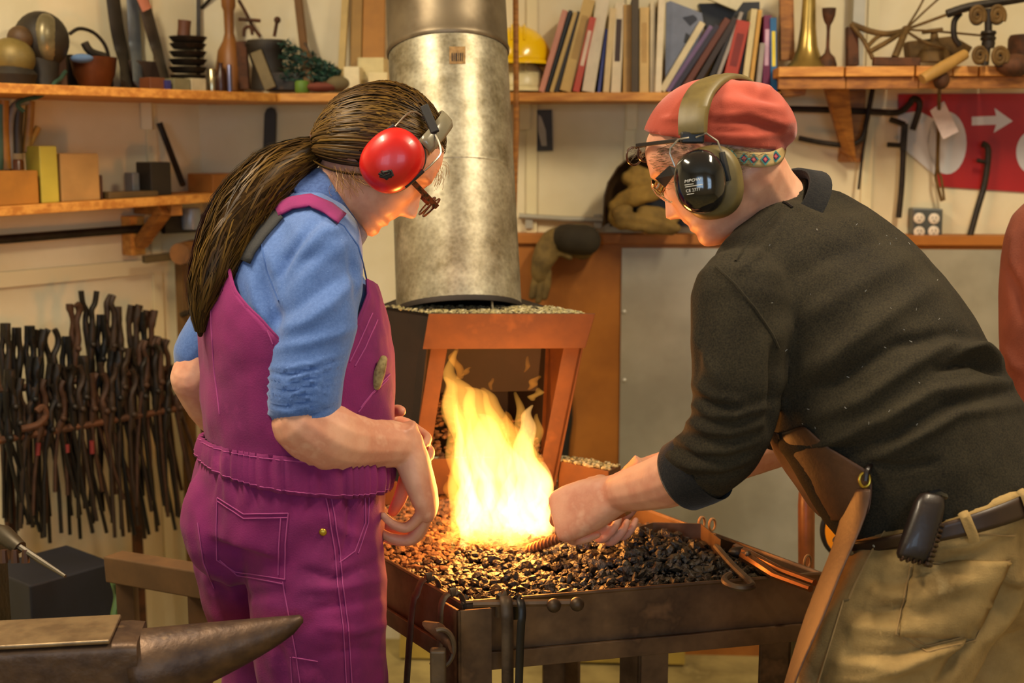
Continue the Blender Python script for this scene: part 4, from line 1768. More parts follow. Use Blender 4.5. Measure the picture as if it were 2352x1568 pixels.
mb_ = MB()
ms = head_mesh(mb_, MHC, mfwd, mup, KH, True, crown=.72)


def Lm(x, y, z):
    return MHC + (mfwd * x + ms * y + mup * z) * KH


chain(mb_, [W(1800, 520, 1.97), W(1745, 450, 1.95), MHC - mup * .035 - mfwd * .025], [.066, .062, .064])
mt.loft(mb_, 0, 8.6, 16, 0.86)
SH = W(1705, 680, 1.80)
EL = W(1682, 985, 1.80)
WR = W(1424, 1130, 1.985)
chain(mb_, [SH, W(1690, 840, 1.79), EL], [.05, .048, .046])
chain(mb_, [EL, W(1612, 1062, 1.84), W(1530, 1103, 1.90), WR], [.044, .044, .042, .031])
hand_mesh(mb_, WR + V((-.004, .004, -.004)), (-.80, .30, -.42), (.28, .82, -.5), (-.15, .45, .88), [(52, 70, 45), (56, 74, 45), (60, 74, 45), (62, 70, 45)],
          thumb=(.82, .25, .45), k=1.12, tb=(20, 25))
# right arm, behind
SR, ER, WRR = W(2010, 720, 2.14), W(1812, 1005, 2.28), W(1462, 1098, 2.26)
chain(mb_, [SR, W(1920, 880, 2.22), ER], [.05, .048, .045])
chain(mb_, [ER, W(1640, 1058, 2.27), WRR], [.046, .047, .031])
hand_mesh(mb_, WRR, (-.62, -.05, -.78), (.2, -.9, -.2), (-.75, -.1, .6), [(62, 80, 50), (66, 82, 50), (70, 82, 50), (74, 80, 50)], thumb=(.8, .3, .4), k=1.05)
# legs
mlk, mlf = V((.50, 1.83, .50)), V((.50, 1.86, .09))
mrk, mrf = V((.74, 2.10, .50)), V((.78, 2.14, .09))
chain(mb_, [mt.pt(.3, 270, -.1), mlk, mlf], [.075, .052, .04])
chain(mb_, [mt.pt(.3, 90, -.1), mrk, mrf], [.075, .052, .04])
mme = fuse(mb_, .0033, 3)
mbody = link_world('body', mme, M_SKIN, man)
mbv0 = bvh_of(mbody.data, wloc(mbody))
for p in (mlf, mrf):
    mb = MB()
    mb.loft([(V((p.x, p.y, .22)), fm * .058, rm * .052), (V((p.x, p.y, .1)), fm * .064, rm * .052), (V((p.x - .02, p.y + .01, .045)), fm * .095, rm * .054),
             (V((p.x - .05, p.y + .03, .0)), fm * .145, rm * .058)], 20)
    obj('boot', mb, M_BOOT, man, bevel=.004)

# --- sweatshirt: trunk, and darker sleeves
sw = MB()
mt.loft(sw, 1.05, 8.1, 18, 1.0, off=.004)
chain(sw, [mt.pt(6.2, 270, -.10), SH + V((.02, .03, -.005))], [.10, .076])
chain(sw, [mt.pt(6.2, 90, -.10), SR], [.10, .07])
chain(sw, [SR, W(1920, 880, 2.22), ER + V((-.06, 0, 0))], [.068, .06, .054])
chain(sw, [SH + V((0, 0, -.01)), W(1692, 830, 1.785), W(1684, 960, 1.795), W(1650, 1030, 1.82), W(1600, 1078, 1.85)], [.076, .065, .063, .060, .052], per=8)
swm = fuse(sw, .0058, 8)
noise_disp(swm, .008, 8, 2.0)
noise_disp(swm, .003, 22, 6.0)
fold = [([(1800, 760), (1900, 700), (2000, 640), (2080, 600)], 26, .006), ([(1800, 870), (1900, 830), (2050, 720), (2140, 660)], 24, .007),
        ([(1800, 920), (1920, 880), (2060, 790), (2180, 770), (2270, 790)], 16, -.007), ([(1850, 960), (1980, 920), (2090, 840), (2180, 790), (2280, 800)], 20, .008),
        ([(2190, 815), (2240, 800), (2300, 835)], 12, .010), ([(2150, 850), (2230, 830), (2310, 865)], 9, -.009),
        ([(1900, 1010), (2040, 960), (2140, 900), (2320, 870)], 16, .007), ([(1900, 1050), (2060, 1000), (2180, 930), (2330, 900)], 12, -.006),
        ([(1990, 1060), (2080, 1020), (2200, 950), (2345, 930)], 14, .006), ([(1780, 800), (1782, 900), (1772, 990)], 12, -.010),
        ([(1990, 1060), (2060, 1075), (2150, 1060)], 8, -.005), ([(1700, 620), (1760, 560), (1800, 500)], 10, .004),
        ([(1840, 560), (1920, 520), (2000, 490)], 22, .005), ([(1820, 640), (1900, 590), (2040, 540)], 20, -.005), ([(1800, 1030), (1880, 1020), (1960, 1000)], 12, .006)]
wrinkle(swm, [(p_, w_, h_ * 1.6) for p_, w_, h_ in fold])
fold = []
for i in range(9):
    y = 905 + i * 20
    x0 = 1585 - max(0, (y - 940)) * .45
    fold.append(([(x0 - 5, y), (x0 + 50, y + 22 + (i % 3) * 5), (1690 - i * 4, y + 30), (1765 - i * 6, y + 10)], 8, .0062 if i % 2 else -.005))
fold += [([(1600, 780), (1640, 860), (1660, 900)], 14, .005), ([(1620, 700), (1610, 800), (1600, 870)], 10, -.004), ([(1590, 880), (1640, 910), (1720, 930)], 12, .006)]
wrinkle(swm, fold)
sweat = link_world('sweatshirt', swm, M_SWEAT, man)
cuffd = (W(1500, 1128, 1.9) - W(1600, 1078, 1.85)).normalized()
# ribbed cuff
cf = MB()
c0 = W(1603, 1076, 1.85)
cs1, cs2 = frame(cuffd)
cf.loft([(c0 + cuffd * q, cs1 * r, cs2 * r) for q, r in ((-.02, .056), (0, .056), (.03, .0535), (.035, .050), (.02, .047))], 40, caps=False)
obj('cuff', cf, M_SLEEVE, man, smooth=180)
# neck band
nb = MB()
na = (MHC - W(1800, 520, 1.975)).normalized()
nv = (mf_ - na * mf_.dot(na)).normalized()
nu = na.cross(nv).normalized()
nc = W(1762, 478, 1.96)
nb.loft([(nc - na * .03, nu * .104, nv * .100), (nc - na * .012, nu * .091, nv * .090), (nc, nu * .083, nv * .083), (nc - na * .004, nu * .076, nv * .076), (nc - na * .02, nu * .074, nv * .074)], 40, caps=False)
obj('neck_band', nb, M_SLEEVE, man, smooth=180)
wv = bvh_of(sweat.data, wloc(sweat))
stitches('shoulder_seam', [wv], [[(1645, 612), (1690, 655), (1735, 710), (1775, 770), (1788, 800)], [(1690, 600), (1715, 560), (1745, 525), (1790, 480)]], M_SWEAT, sweat, .0022, .0005)
# lint and small holes
lint = MB()
rl = random.Random(9)
for k in range(34):
    q = project([wv], [(rl.uniform(1760, 2250), rl.uniform(470, 1000))] * 2, .0015, 1e9)
    if q:
        d = V((rl.uniform(-1, 1), rl.uniform(-.3, .3), rl.uniform(-1, 1))).normalized() * rl.uniform(.001, .0022)
        lint.tube([q[0] - d, q[0] + d], .0002, 3)
lo = obj('lint_specks', lint, M_WHITE, sweat)
lo['kind'] = 'stuff'
for (x, y) in ((1995, 462), (1808, 468)):
    p = project([wv], [(x - 9, y - 3), (x, y), (x + 12, y + 9)], .0008, 6)
    if len(p) > 1:
        obj('torn_hole', MB().tube(p, .0022, 5), M_BLACK, sweat)

# --- trousers
tm = MB()
mt.loft(tm, -0.0, 1.32, 8, 1.0, off=.008)
tm.ball(W(2255, 1270, 1.90), (.12, .12, .12))
tm.ball(W(2330, 1260, 2.03), (.11, .12, .12))
chain(tm, [W(2150, 1290, 1.82), W(2075, 1430, 1.80), W(2000, 1568, 1.79), mlk + V((0, 0, .06)), mlf + V((0, 0, .1))], [.125, .118, .108, .095, .085])
chain(tm, [W(2300, 1300, 1.98), W(2265, 1430, 2.0), W(2238, 1568, 2.02), mrk + V((0, 0, .02)), mrf + V((0, 0, .1))], [.115, .10, .09, .085, .082])
tmm = fuse(tm, .0068, 8)
noise_disp(tmm, .008, 9, 7.0)
noise_disp(tmm, .003, 26, 1.0)
fold = [([(2000, 1330), (2080, 1335), (2180, 1290), (2260, 1270)], 14, -.007), ([(2010, 1360), (2100, 1380), (2220, 1330), (2300, 1300)], 16, .008),
        ([(1960, 1400), (2040, 1400), (2120, 1375)], 10, -.006), ([(1960, 1440), (2050, 1450), (2160, 1430)], 14, .007), ([(1950, 1500), (2060, 1500), (2180, 1470), (2250, 1440)], 10, -.008),
        ([(1930, 1525), (2060, 1535), (2200, 1480), (2280, 1420)], 14, .009), ([(2320, 1300), (2290, 1400), (2230, 1470), (2160, 1568)], 12, -.014),
        ([(2350, 1330), (2320, 1400), (2270, 1470)], 12, .008), ([(1900, 1560), (2000, 1560), (2120, 1520)], 10, .006), ([(2150, 1260), (2230, 1250), (2310, 1215)], 10, .006),
        ([(2140, 1310), (2230, 1320), (2320, 1300)], 10, -.005), ([(2040, 1280), (2100, 1300), (2160, 1310)], 9, .005)]
wrinkle(tmm, [(p_, w_, h_ * 1.4) for p_, w_, h_ in fold])
trm = link_world('trousers', tmm, M_KHAKI, man)
tv = bvh_of(trm.data, wloc(trm))
pl = [[(2135, 1290), (2200, 1300), (2320, 1288)], [(2135, 1306), (2200, 1318), (2315, 1304)], [(2092, 1300), (2075, 1380), (2058, 1455), (2130, 1498), (2240, 1470), (2270, 1400), (2320, 1290)],
      [(2105, 1310), (2088, 1380), (2072, 1450), (2132, 1484), (2230, 1458)], [(2046, 1200), (2000, 1270), (1965, 1340), (1950, 1375)], [(1952, 1375), (1938, 1378), (1910, 1470), (1880, 1568)],
      [(2150, 1205), (2210, 1225), (2330, 1230)]]
stitches('trouser_stitching', [tv], pl, M_KSEAM, trm, .0014, .0008)
# patch pocket as a layer of its own cloth


def cloth_poly(bvs, poly, lift, th, m, name, par, n=14):
    """four-cornered cloth piece lying on the surface: poly = tl, tr, br, bl"""
    rows = []
    for j in range(n + 1):
        s = j / n
        a = (poly[0][0] + (poly[3][0] - poly[0][0]) * s, poly[0][1] + (poly[3][1] - poly[0][1]) * s)
        b = (poly[1][0] + (poly[2][0] - poly[1][0]) * s, poly[1][1] + (poly[2][1] - poly[1][1]) * s)
        rows.append([(project(bvs, [(a[0] + (b[0] - a[0]) * k / n, a[1] + (b[1] - a[1]) * k / n)] * 2, lift, 1e9) or [None])[0] for k in range(n + 1)])
    rows = [r for r in rows if all(x is not None for x in r)]
    if len(rows) < 2:
        return None
    o = obj(name, MB().ring(rows, caps=False, closed=False), m, par, smooth=180)
    solid(o, th)
    return o


cloth_poly([tv], [(2100, 1296), (2320, 1288), (2235, 1466), (2064, 1458)], .0025, .003, M_KHAKI, 'back_pocket', trm)
for q in ((2052, 1205), (2012, 1252)):
    p = project([tv], [q] * 2, .002, 1e9)
    if p:
        obj('rivet', MB().ball(p[0], (.004, .003, .004), 10, 6), M_ZINC, trm)
# belt
bl = MB()
R = []
for i in range(5):
    x = 1.02 + .26 * i / 4
    R.append([mt.pt(x, 360 * j / 96, .016) for j in range(96)])
bl.ring(R, caps=False)
belt = obj('belt', bl, M_BELT, man, smooth=180)
solid(belt, .004)
for th in (238, 205, 300, 170):
    obj('belt_loop', MB().tube([mt.pt(.90, th, .020), mt.pt(1.0, th, .0245), mt.pt(1.28, th, .0245), mt.pt(1.34, th, .018)], .007, 8, flat=.4, up=mt.pt(1.1, th, .1) - mt.pt(1.1, th, 0)), M_KHAKI, trm)

# --- leather apron


def sheet(rows, m, name, par, th=.003, sub=1):
    o = obj(name, MB().ring(rows, caps=False, closed=False), m, par, smooth=180)
    solid(o, th)
    if sub:
        s = o.modifiers.new('sub', 'SUBSURF')
        s.levels = s.render_levels = sub
    return o


rows = []
for y, xl, xr, tl2, tr2 in ((985, 1758, 1850, 2.02, 1.80), (1040, 1772, 1900, 2.02, 1.775), (1085, 1800, 2000, 2.01, 1.735), (1120, 1828, 2004, 2.0, 1.725), (1160, 1850, 2000, 1.99, 1.72), (1192, 1885, 1992, 1.96, 1.715)):
    row = []
    for k in range(9):
        s = k / 8
        bulge = math.sin(s * math.pi) * 0.02
        qx, qy = xl + (xr - xl) * s, y + 8 * math.sin(s * 5)
        tt = tl2 + (tr2 - tl2) * s ** .8 - bulge
        hit = project([wv, tv], [(qx, qy)] * 2, .010, 1e9)
        if hit:
            tt = min(tt, float((hit[0] - EYE).dot(FWD)) - .004)
        row.append(W(qx, qy, tt))
    rows.append(row)
apron = sheet(rows, M_LEATH, 'apron', man)
rows = []
for y, xl, xr, tl2, tr2 in ((1120, 1955, 2006, 1.76, 1.715), (1185, 1932, 1993, 1.79, 1.712), (1250, 1918, 1965, 1.80, 1.705), (1320, 1888, 1932, 1.79, 1.70), (1420, 1848, 1896, 1.78, 1.69), (1510, 1822, 1852, 1.77, 1.685),
                            (1600, 1795, 1815, 1.76, 1.685), (1750, 1750, 1790, 1.76, 1.69)):
    rows.append([W(xl + (xr - xl) * k / 6, y, tl2 + (tr2 - tl2) * k / 6 - .012 * math.sin(math.pi * k / 6)) for k in range(7)])
sheet(rows, M_LEATH, 'apron_flap', man)
gc_ = W(1986, 1102, 1.722)
gd = V((.15, -1, .1)).normalized()
g1, g2 = frame(gd)
obj('grommet', MB().tube([gc_ + g1 * math.cos(a) * .0075 + g2 * math.sin(a) * .0095 for a in (2 * math.pi * k / 20 for k in range(20))], .0022, 8, closed=True), mat('brass', hexc(190, 160, 60), .35, .9), man)
obj('apron_tie', MB().tube(catmull([W(1988, 1104, 1.718), W(1992, 1080, 1.72), W(2004, 1066, 1.735), W(2018, 1050, 1.755), W(2045, 1035, 1.765)], 4), [.004] * 17, 7), M_DLEA, man)
obj('tie_knot', MB().ball(W(2010, 1060, 1.738), (.008, .007, .010), 10, 8), M_DLEA, man)

# --- cap (rust red, soft), with patterned band at the back
bm_ = MB()
secs = []
for x, yt, yb, hd_ in ((1506, 272, 290, .012), (1512, 258, 300, .034), (1530, 240, 312, .060), (1560, 220, 326, .078), (1600, 202, 336, .090), (1650, 192, 342, .097), (1700, 187, 344, .10), (1745, 190, 340, .096),
                       (1780, 212, 338, .085), (1805, 245, 334, .066), (1818, 275, 326, .042), (1823, 290, 312, .014)):
    tt = 1.925 - (x - 1660) * .0000
    a, b = W(x, yt, tt), W(x, yb, tt)
    secs.append(((a + b) / 2, (a - b) / 2, V((.0, hd_, 0)), 2.2))
bm_.loft(secs, 40)
cn = (mup * .73 - mfwd * .68).normalized()
ce = (mfwd * .73 + mup * .68).normalized()
ccn = Lm(0, 0, .012)
secs = []
for k in range(13):
    h = .016 + .094 * k / 12
    q = math.sqrt(max(.0004, 1 - (h / .1105) ** 2))
    secs.append((ccn + cn * h, ce * .111 * q, ms * .090 * q, 2.2))
bm_.loft(secs, 40)
bme2 = fuse(bm_, .0045, 5)
fold = [([(1640, 265), (1720, 262), (1800, 285), (1822, 280)], 10, .005), ([(1640, 280), (1720, 278), (1790, 300)], 7, -.006), ([(1690, 190), (1730, 200), (1740, 215), (1780, 195)], 10, .006),
        ([(1700, 205), (1745, 220), (1790, 235)], 12, -.006), ([(1520, 275), (1555, 272), (1570, 280)], 7, .005), ([(1650, 310), (1730, 316), (1800, 305)], 9, .005), ([(1640, 300), (1700, 302)], 7, -.004),
        ([(1660, 230), (1720, 245), (1790, 250)], 14, .005)]
wrinkle(bme2, fold)
beret = link_world('cap', bme2, M_BERET, man)
# short hair at the temples, nape, and the tuft at the brow
hm = MB()
for k in range(700):
    reg = rl.random()
    if reg < .4:
        x, y, z = rl.uniform(.0, .075), -1, rl.uniform(-.01, .05)
    elif reg < .93:
        x, y, z = rl.uniform(-.085, -.02), -1, rl.uniform(-.055, .02)
    else:
        x, y, z = .088, 0, .07
    if y and z > .036 + .93 * x:
        continue
    if y == 0:
        p = Lm(.09 + rl.uniform(-.005, .005), rl.uniform(.0, .06), .072 + rl.uniform(-.01, .012))
        d = mfwd * 1.0 + mup * rl.uniform(-.2, .8) + ms * rl.uniform(-.5, .5)
    else:
        yy = .0765 * (1 - abs(x / .115) ** 2.25) ** (1 / 2.25)
        p = Lm(x, yy + .0015, z)
        d = -mfwd * .8 - mup * rl.uniform(.1, .7) + ms * .25
    pts = [p, p + d.normalized() * .004, p + d.normalized() * .008 - mup * .001]
    hm.tube(pts, [.0004, .0004, .00015], 3)
ho_ = obj('short_hair', hm, M_MHAIR, man)
ho_['kind'] = 'stuff'

# patterned strap
M_STRAP = bpy.data.materials.new('patterned_strap')
M_STRAP.use_nodes = True
_n, _l = M_STRAP.node_tree.nodes, M_STRAP.node_tree.links
_b = _n['Principled BSDF']
_b.inputs['Roughness'].default_value = .8
_b.inputs['Base Color'].default_value = (*hexc(176, 150, 100), 1)
strap_px = [(1668, 352), (1700, 362), (1740, 367), (1775, 364), (1797, 352), (1806, 330)]


def strap_row(i, t0):
    return


sp = catmull([V((x, y, 0)) for x, y in strap_px], 6)
rows = []
for i, q in enumerate(sp):
    s = i / (len(sp) - 1)
    t = 1.835 + .02 * s + .10 * max(0, s - .55) ** 1.6 * 2.2
    row = []
    for k in range(5):
        hit = project([mbv0], [(q.x, q.y - 17 + 34 * k / 4)] * 2, .009, 1e9)
        row.append(W(q.x, q.y - 17 + 34 * k / 4, float((hit[0] - EYE).dot(FWD)) if hit and s < .86 else t))
    tm_ = min(float((p - EYE).dot(FWD)) for p in row)
    if rows:
        tm_ = .6 * tm_ + .4 * prev_t
    prev_t = tm_
    rows.append([W(q.x, q.y - 17 + 34 * k / 4, tm_) for k in range(5)])
    strap_t = globals().setdefault('STRAP_T', [])
    strap_t.append((q.x, (tm_,)))
strap = obj('patterned_strap', MB().ring(rows, caps=False, closed=False), M_STRAP, beret, smooth=180)
solid(strap, .002)
cols = [hexc(200, 70, 90), hexc(70, 150, 140), hexc(60, 60, 90), hexc(220, 120, 100)]
for i, (x, y, sgn) in enumerate(((1680, 358, 0), (1709, 364, 1), (1731, 366, 1), (1758, 366, 0), (1782, 359, 2))):
    t = lerp_list(sorted(STRAP_T), x)[0] - .0025
    for j, (r, cc) in enumerate(((14, 1), (10, 2), (6, 0), (3, 3))):
        tt = t - .0004 * j - .0004
        mb = MB().prism([W(x - r * .85, y, tt), W(x, y + r, tt), W(x + r * .85, y, tt), W(x, y - r, tt)], (0, -.0004, 0))
        obj('woven_diamond', mb, mat('weave_%d' % cc, cols[cc], .85), strap, smooth=None)

# --- black ear defenders with olive padded band
M_OLIVE = mat('olive_band', hexc(104, 90, 48), .5, c2=hexc(88, 74, 38), scale=16, bump=.05)
M_GLOSS = mat('black_gloss', hexc(14, 16, 20), .12, spec=.6, coat=.6)
me_ = thing('ear_defenders', 'black glossy ear defenders with olive padded headband worn over red cap', 'ear defenders', W(1617, 410, 1.80))
mc = W(1610, 418, 1.805)
max_ = (V((-.28, -.95, .06))).normalized()
mlg = (W(1606, 332, 1.8) - W(1626, 486, 1.8)).normalized()
mlg = (mlg - max_ * mlg.dot(max_)).normalized()
msh = max_.cross(mlg).normalized()
mcup = cup(me_, mc, max_, mlg, msh, M_GLOSS, M_OLIVE, a=.0455, b=.0365, dep=.036)
# olive cup shell behind the glossy shield
mb = MB()
mc2 = mc - max_ * .016 + msh * .0 + RT * .012
mb.loft([(mc2 - max_ * q, mlg * a, msh * b, 2.4) for q, a, b in ((-.012, .045, .038), (-.006, .050, .042), (.006, .0535, .0455), (.016, .0525, .045), (.022, .047, .040))], 40)
obj('shell', mb, M_OLIVE, me_, smooth=180)
cup(me_, MHC - ms * .11 - mup * .03, -ms, mup, mfwd, M_GLOSS, M_OLIVE, a=.050, b=.037, dep=.036)
mbv = bvh_of(mcup.data, wloc(mcup))
# band: over the cap from the near slider to the far side
bpts = [(1592, 308, 1.815), (1592, 285, 1.815), (1594, 262, 1.82), (1600, 238, 1.83), (1612, 215, 1.85), (1632, 196, 1.88), (1660, 187, 1.925), (1690, 192, 1.98), (1712, 215, 2.02), (1722, 260, 2.04), (1722, 310, 2.04)]
bc = catmull([W(*q) for q in bpts], 4)
rows = []
for i, p in enumerate(bc):
    s = i / (len(bc) - 1)
    wdt = .018 + .003 * math.sin(math.pi * s)
    out = (p - W(1665, 290, 1.93)).normalized()
    d = (bc[min(i + 1, len(bc) - 1)] - bc[max(i - 1, 0)]).normalized()
    sdv = d.cross(out).normalized()
    rows.append([p - sdv * wdt, p - sdv * wdt * .9 + out * .006, p - sdv * wdt * .3 + out * .008, p + sdv * wdt * .1 + out * .0065, p + sdv * wdt * .4 + out * .008, p + sdv * wdt * .9 + out * .006, p + sdv * wdt])
ob = obj('head_band', MB().ring(rows, caps=False, closed=False), M_OLIVE, me_, smooth=60)
solid(ob, .004)
obj('slider', MB().box(W(1590, 316, 1.812), (.034, .012, .017)), M_BLACK, me_, bevel=.003)
obj('wire_arm', MB().tube([W(1598, 316, 1.803), W(1622, 306, 1.80), W(1648, 324, 1.80), W(1658, 350, 1.80), W(1662, 372, 1.80)], .0015, 6), M_WIRE, me_)
obj('wire_arm', MB().tube([W(1582, 316, 1.803), W(1558, 320, 1.80), W(1540, 340, 1.80), W(1538, 352, 1.80), W(1550, 382, 1.80)], .0015, 6), M_WIRE, me_)
obj('arm_socket', MB().tube([W(1658, 350, 1.798), W(1664, 380, 1.797), W(1674, 415, 1.80)], [.0045, .0055, .004], 8), M_BLACK, me_)
# white print on the shield


def text_mesh(body_, size):
    cu = bpy.data.curves.new('t', 'FONT')
    cu.body = body_
    cu.size = size
    cu.resolution_u = 2
    o = bpy.data.objects.new('t', cu)
    COL.objects.link(o)
    dg = bpy.context.evaluated_depsgraph_get()
    me = bpy.data.meshes.new_from_object(o.evaluated_get(dg), depsgraph=dg)
    bpy.data.objects.remove(o)
    bpy.data.curves.remove(cu)
    return me


def print_on(bvs, body_, px, py, hpx, rot, m, name, par, lift=.0006, shear=0.0, sx=1.0):
    """flat lettering laid on a surface; px,py = lower left corner, hpx = letter height in picture pixels"""
    me = text_mesh(body_, 1.0)
    c, s = math.cos(rot), math.sin(rot)
    vs, keep = [], []
    P, _ = get_np(me)
    k = hpx / 0.72
    for p in P:
        x, y = (p[0] * sx + shear * p[1]) * k, p[1] * k
        q = project(bvs, [(px + x * c - y * s * -1 * -1, py - (x * s + y * c))] * 2, lift, 1e9)
        vs.append(q[0] if q else None)
    fs = [tuple(f.vertices) for f in me.polygons if all(vs[i] is not None for i in f.vertices)]
    mb = MB()
    mb.v = [v if v is not None else V((0, 0, 0)) for v in vs]
    mb.f = fs
    used = sorted({i for f in fs for i in f})
    mp = {i: j for j, i in enumerate(used)}
    mb.v = [mb.v[i] for i in used]
    mb.f = [tuple(mp[i] for i in f) for f in fs]
    bpy.data.meshes.remove(me)
    if not mb.f:
        return None
    return obj(name, mb, m, par, smooth=None, fix=False)


for body_, x, y, h, sh in (('MPOW', 1572, 420, 7.0, .3), ('CE 2777', 1576, 442, 7.0, 0)):
    print_on([mbv], body_, x, y, h, math.radians(9), M_WHITE, 'printed_text', mcup, shear=sh, sx=1.25 if body_ == 'MPOW' else 1.0)
for x0, x1, y in ((1573, 1597, 425), (1574, 1616, 429.5), (1578, 1596, 446.5)):      # small print too fine to read
    stitches('small_print_line', [mbv], [[(x0 + k, y - k * .15) for k in range(0, x1 - x0, 4)]], M_WHITE, mcup, .0004, .0001, 3)

# --- two pairs of spectacles
sg = thing('safety_glasses', 'clear safety glasses with broad black temple over the eyes of the person in red cap', 'safety glasses', W(1520, 440, 1.86))
obj('temple', MB().prism([W(1505, 410, 1.853), W(1538, 380, 1.83), W(1552, 386, 1.825), W(1548, 402, 1.826), W(1528, 431, 1.85)], (0, .003, 0)), M_BLACK, sg, smooth=None)
lensr = []
for k in range(9):
    s = k / 8
    a = W(1505 - 8 * math.sin(s * 3.1) + 40 * s * .0, 414, 1.856)
    lensr.append([W(1505 + (1530 - 1505) * s - 6 + 6 * s, 412 + 20 * s, 1.855 - .002 * s), W(1499 + 22 * s, 428 + 20 * s, 1.87), W(1508 + 22 * s, 444 + 12 * s, 1.885), W(1528 + 14 * s, 458 + 6 * s, 1.90)])
ln = obj('lens', MB().ring(lensr, caps=False, closed=False), M_LENS, sg, smooth=180)
solid(ln, .002)
obj('lens_edge', MB().tube([W(1499, 414, 1.856), W(1498, 430, 1.87), W(1508, 446, 1.885), W(1530, 462, 1.90), W(1543, 464, 1.905)], .0016, 6), M_LENS, sg)
eg = thing('eyeglasses', 'black framed spectacles pushed up on the forehead under the red cap', 'glasses', W(1500, 340, 1.93))
obj('temple', MB().beam(W(1462, 334, 1.93), W(1562, 322, 1.83), .004, .006, (0, 0, 1)), M_BLACK, eg, bevel=.001)
lp = [W(1482 + 17 * math.cos(a) * (1.0 if math.sin(a) < .4 else 1.05), 350 - 21 * math.sin(a), 1.94 + .012 * math.cos(a)) for a in (2 * math.pi * k / 24 for k in range(24))]
obj('rim', MB().tube(lp, .0018, 6, closed=True), mat('glasses_rim', hexc(60, 34, 18), .3, coat=.3), eg)
obj('brow_bar', MB().beam(W(1461, 336, 1.935), W(1500, 330, 1.925), .006, .006, (0, 0, 1)), M_BLACK, eg, bevel=.001)
obj('lens', MB().prism(lp, V((0.0003, .001, 0))), M_LENS, eg, smooth=None)
lp2 = [p + V((-.012, .055, -.006)) for p in lp]
obj('rim', MB().tube(lp2, .0018, 6, closed=True), mat('glasses_rim', hexc(60, 34, 18), .3, coat=.3), eg)

# --- leather sheath on the belt and rule in the back pocket
shs = thing('tool_sheath', 'dark laced leather tool sheath hanging on the belt', 'sheath', W(2110, 1290, 1.69))
top, bot = W(2140, 1140, 1.700), W(2095, 1288, 1.685)
da = (bot - top)
sdx = (W(2165, 1180, 1.69) - W(2095, 1165, 1.69)).normalized()
nrm = da.cross(sdx).normalized()
if nrm.y > 0:
    nrm = -nrm
mb = MB()
mb.loft([(top + da * q, sdx * w, nrm * h, 3.0) for q, w, h in ((-.04, .010, .007), (0, .016, .011), (.12, .020, .014), (.4, .0215, .016), (.75, .0225, .015), (.93, .0225, .012), (1.0, .019, .007))], 28)
obj('pouch', mb, M_DLEA, shs, smooth=180)
for k in range(9):
    q = .40 + .6 * k / 8
    c = top + da * q + sdx * .0225
    obj('lace', MB().tube([c - sdx * .006 + nrm * .013, c + nrm * .01 + da * .01, c + sdx * .003 + da * .015, c - nrm * .008 + da * .01], .0024, 6), M_BELT, shs)
for k in range(5):
    c = bot - da * .02 + sdx * (-.016 + .008 * k) + nrm * .008
    obj('lace', MB().tube([c, c + da * .025 + nrm * .004, c + da * .04 - nrm * .004], .0024, 6), M_BELT, shs)
obj('tool_tip', MB().prism([W(2150, 1170, 1.69), W(2168, 1146, 1.70), W(2163, 1168, 1.70)], (0, .004, 0)), M_ZINC, shs, smooth=None)
obj('tool_handle', MB().tube([W(2135, 1138, 1.698), W(2155, 1134, 1.70), W(2172, 1140, 1.705)], [.006, .007, .005], 8), M_GLOSS, shs)
rl_ = obj('folding_rule', MB().prism([W(2290, 1287, 1.80), W(2318, 1283, 1.80), W(2380, 1180, 1.84), W(2352, 1190, 1.84)], (0.001, .008, 0)), mat('slate_grey', hexc(70, 78, 76), .5), None, smooth=None)
tag(rl_, 'flat dark grey tool sticking out of the khaki back pocket', 'tool')

# --- the twisted bar in his hand
tw = thing('twisted_bar', 'twisted steel bar held in the fire by the leaning person', 'bar', W(1300, 1205, 2.2))
a, b = W(1440, 1172, 2.14), W(1215, 1262, 2.36)
d = (b - a)
s1, s2 = frame(d)
rings = []
for i in range(91):
    s = i / 90
    ang = s * 40 if .3 < s else 12
    c = a + d * s
    rings.append([c + (s1 * math.cos(ang + q) + s2 * math.sin(ang + q)) * .0105 for q in (0, math.pi / 2, math.pi, 1.5 * math.pi)])
hot = mat('twisted_steel', hexc(150, 104, 62), .45, .6, c2=hexc(110, 72, 42), scale=20)
obj('shaft', MB().ring(rings), hot, tw, smooth=None)

# ------------------------------------------------------------------ third person at the edge
M_JACK = mat('rust_canvas_jacket', hexc(112, 56, 38), .9, c2=hexc(94, 44, 28), scale=8, bump=.2, bscale=300, c3=hexc(126, 68, 48))
tq = thing('person', 'person in rust brown canvas jacket standing beside the grey metal sheet', 'person', W(2510, 1300, 2.5) * 1.0)
tq.location.z = 0
T2 = 2.45
f3, r3 = yaw(60, -1)
t3 = Torso([(2530, 1400, T2, .18, .13, (f3, r3)), (2530, 1150, T2, .18, .13, (f3, r3)), (2530, 900, T2, .2, .14, (f3, r3)), (2530, 650, T2, .21, .14, (f3, r3)), (2530, 500, T2, .19, .12, (f3, r3)),
            (2530, 430, T2, .10, .09, (f3, r3)), (2530, 360, T2, .065, .065, (f3, r3))])
b3 = MB()
head_mesh(b3, W(2520, 250, T2), f3, V((0, 0, 1)))
t3.loft(b3, 0, 6, 12, .86)
c3_ = t3.sec(0)[0]
for s in (-1, 1):
    h = c3_ + r3 * .09 * s
    chain(b3, [h, V((h.x, h.y, .5)), V((h.x, h.y, .08))], [.08, .055, .045])
    w_ = W(2425, 1120, T2) if s < 0 else W(2670, 1120, T2)
    chain(b3, [W(2440 if s < 0 else 2680, 560, T2), W(2418 if s < 0 else 2690, 850, T2), w_], [.05, .045, .03])
    hand_mesh(b3, w_, (.1, .1, -1), (-.3, .8, 0), (-1, 0, 0), [(20, 25, 15)] * 4)
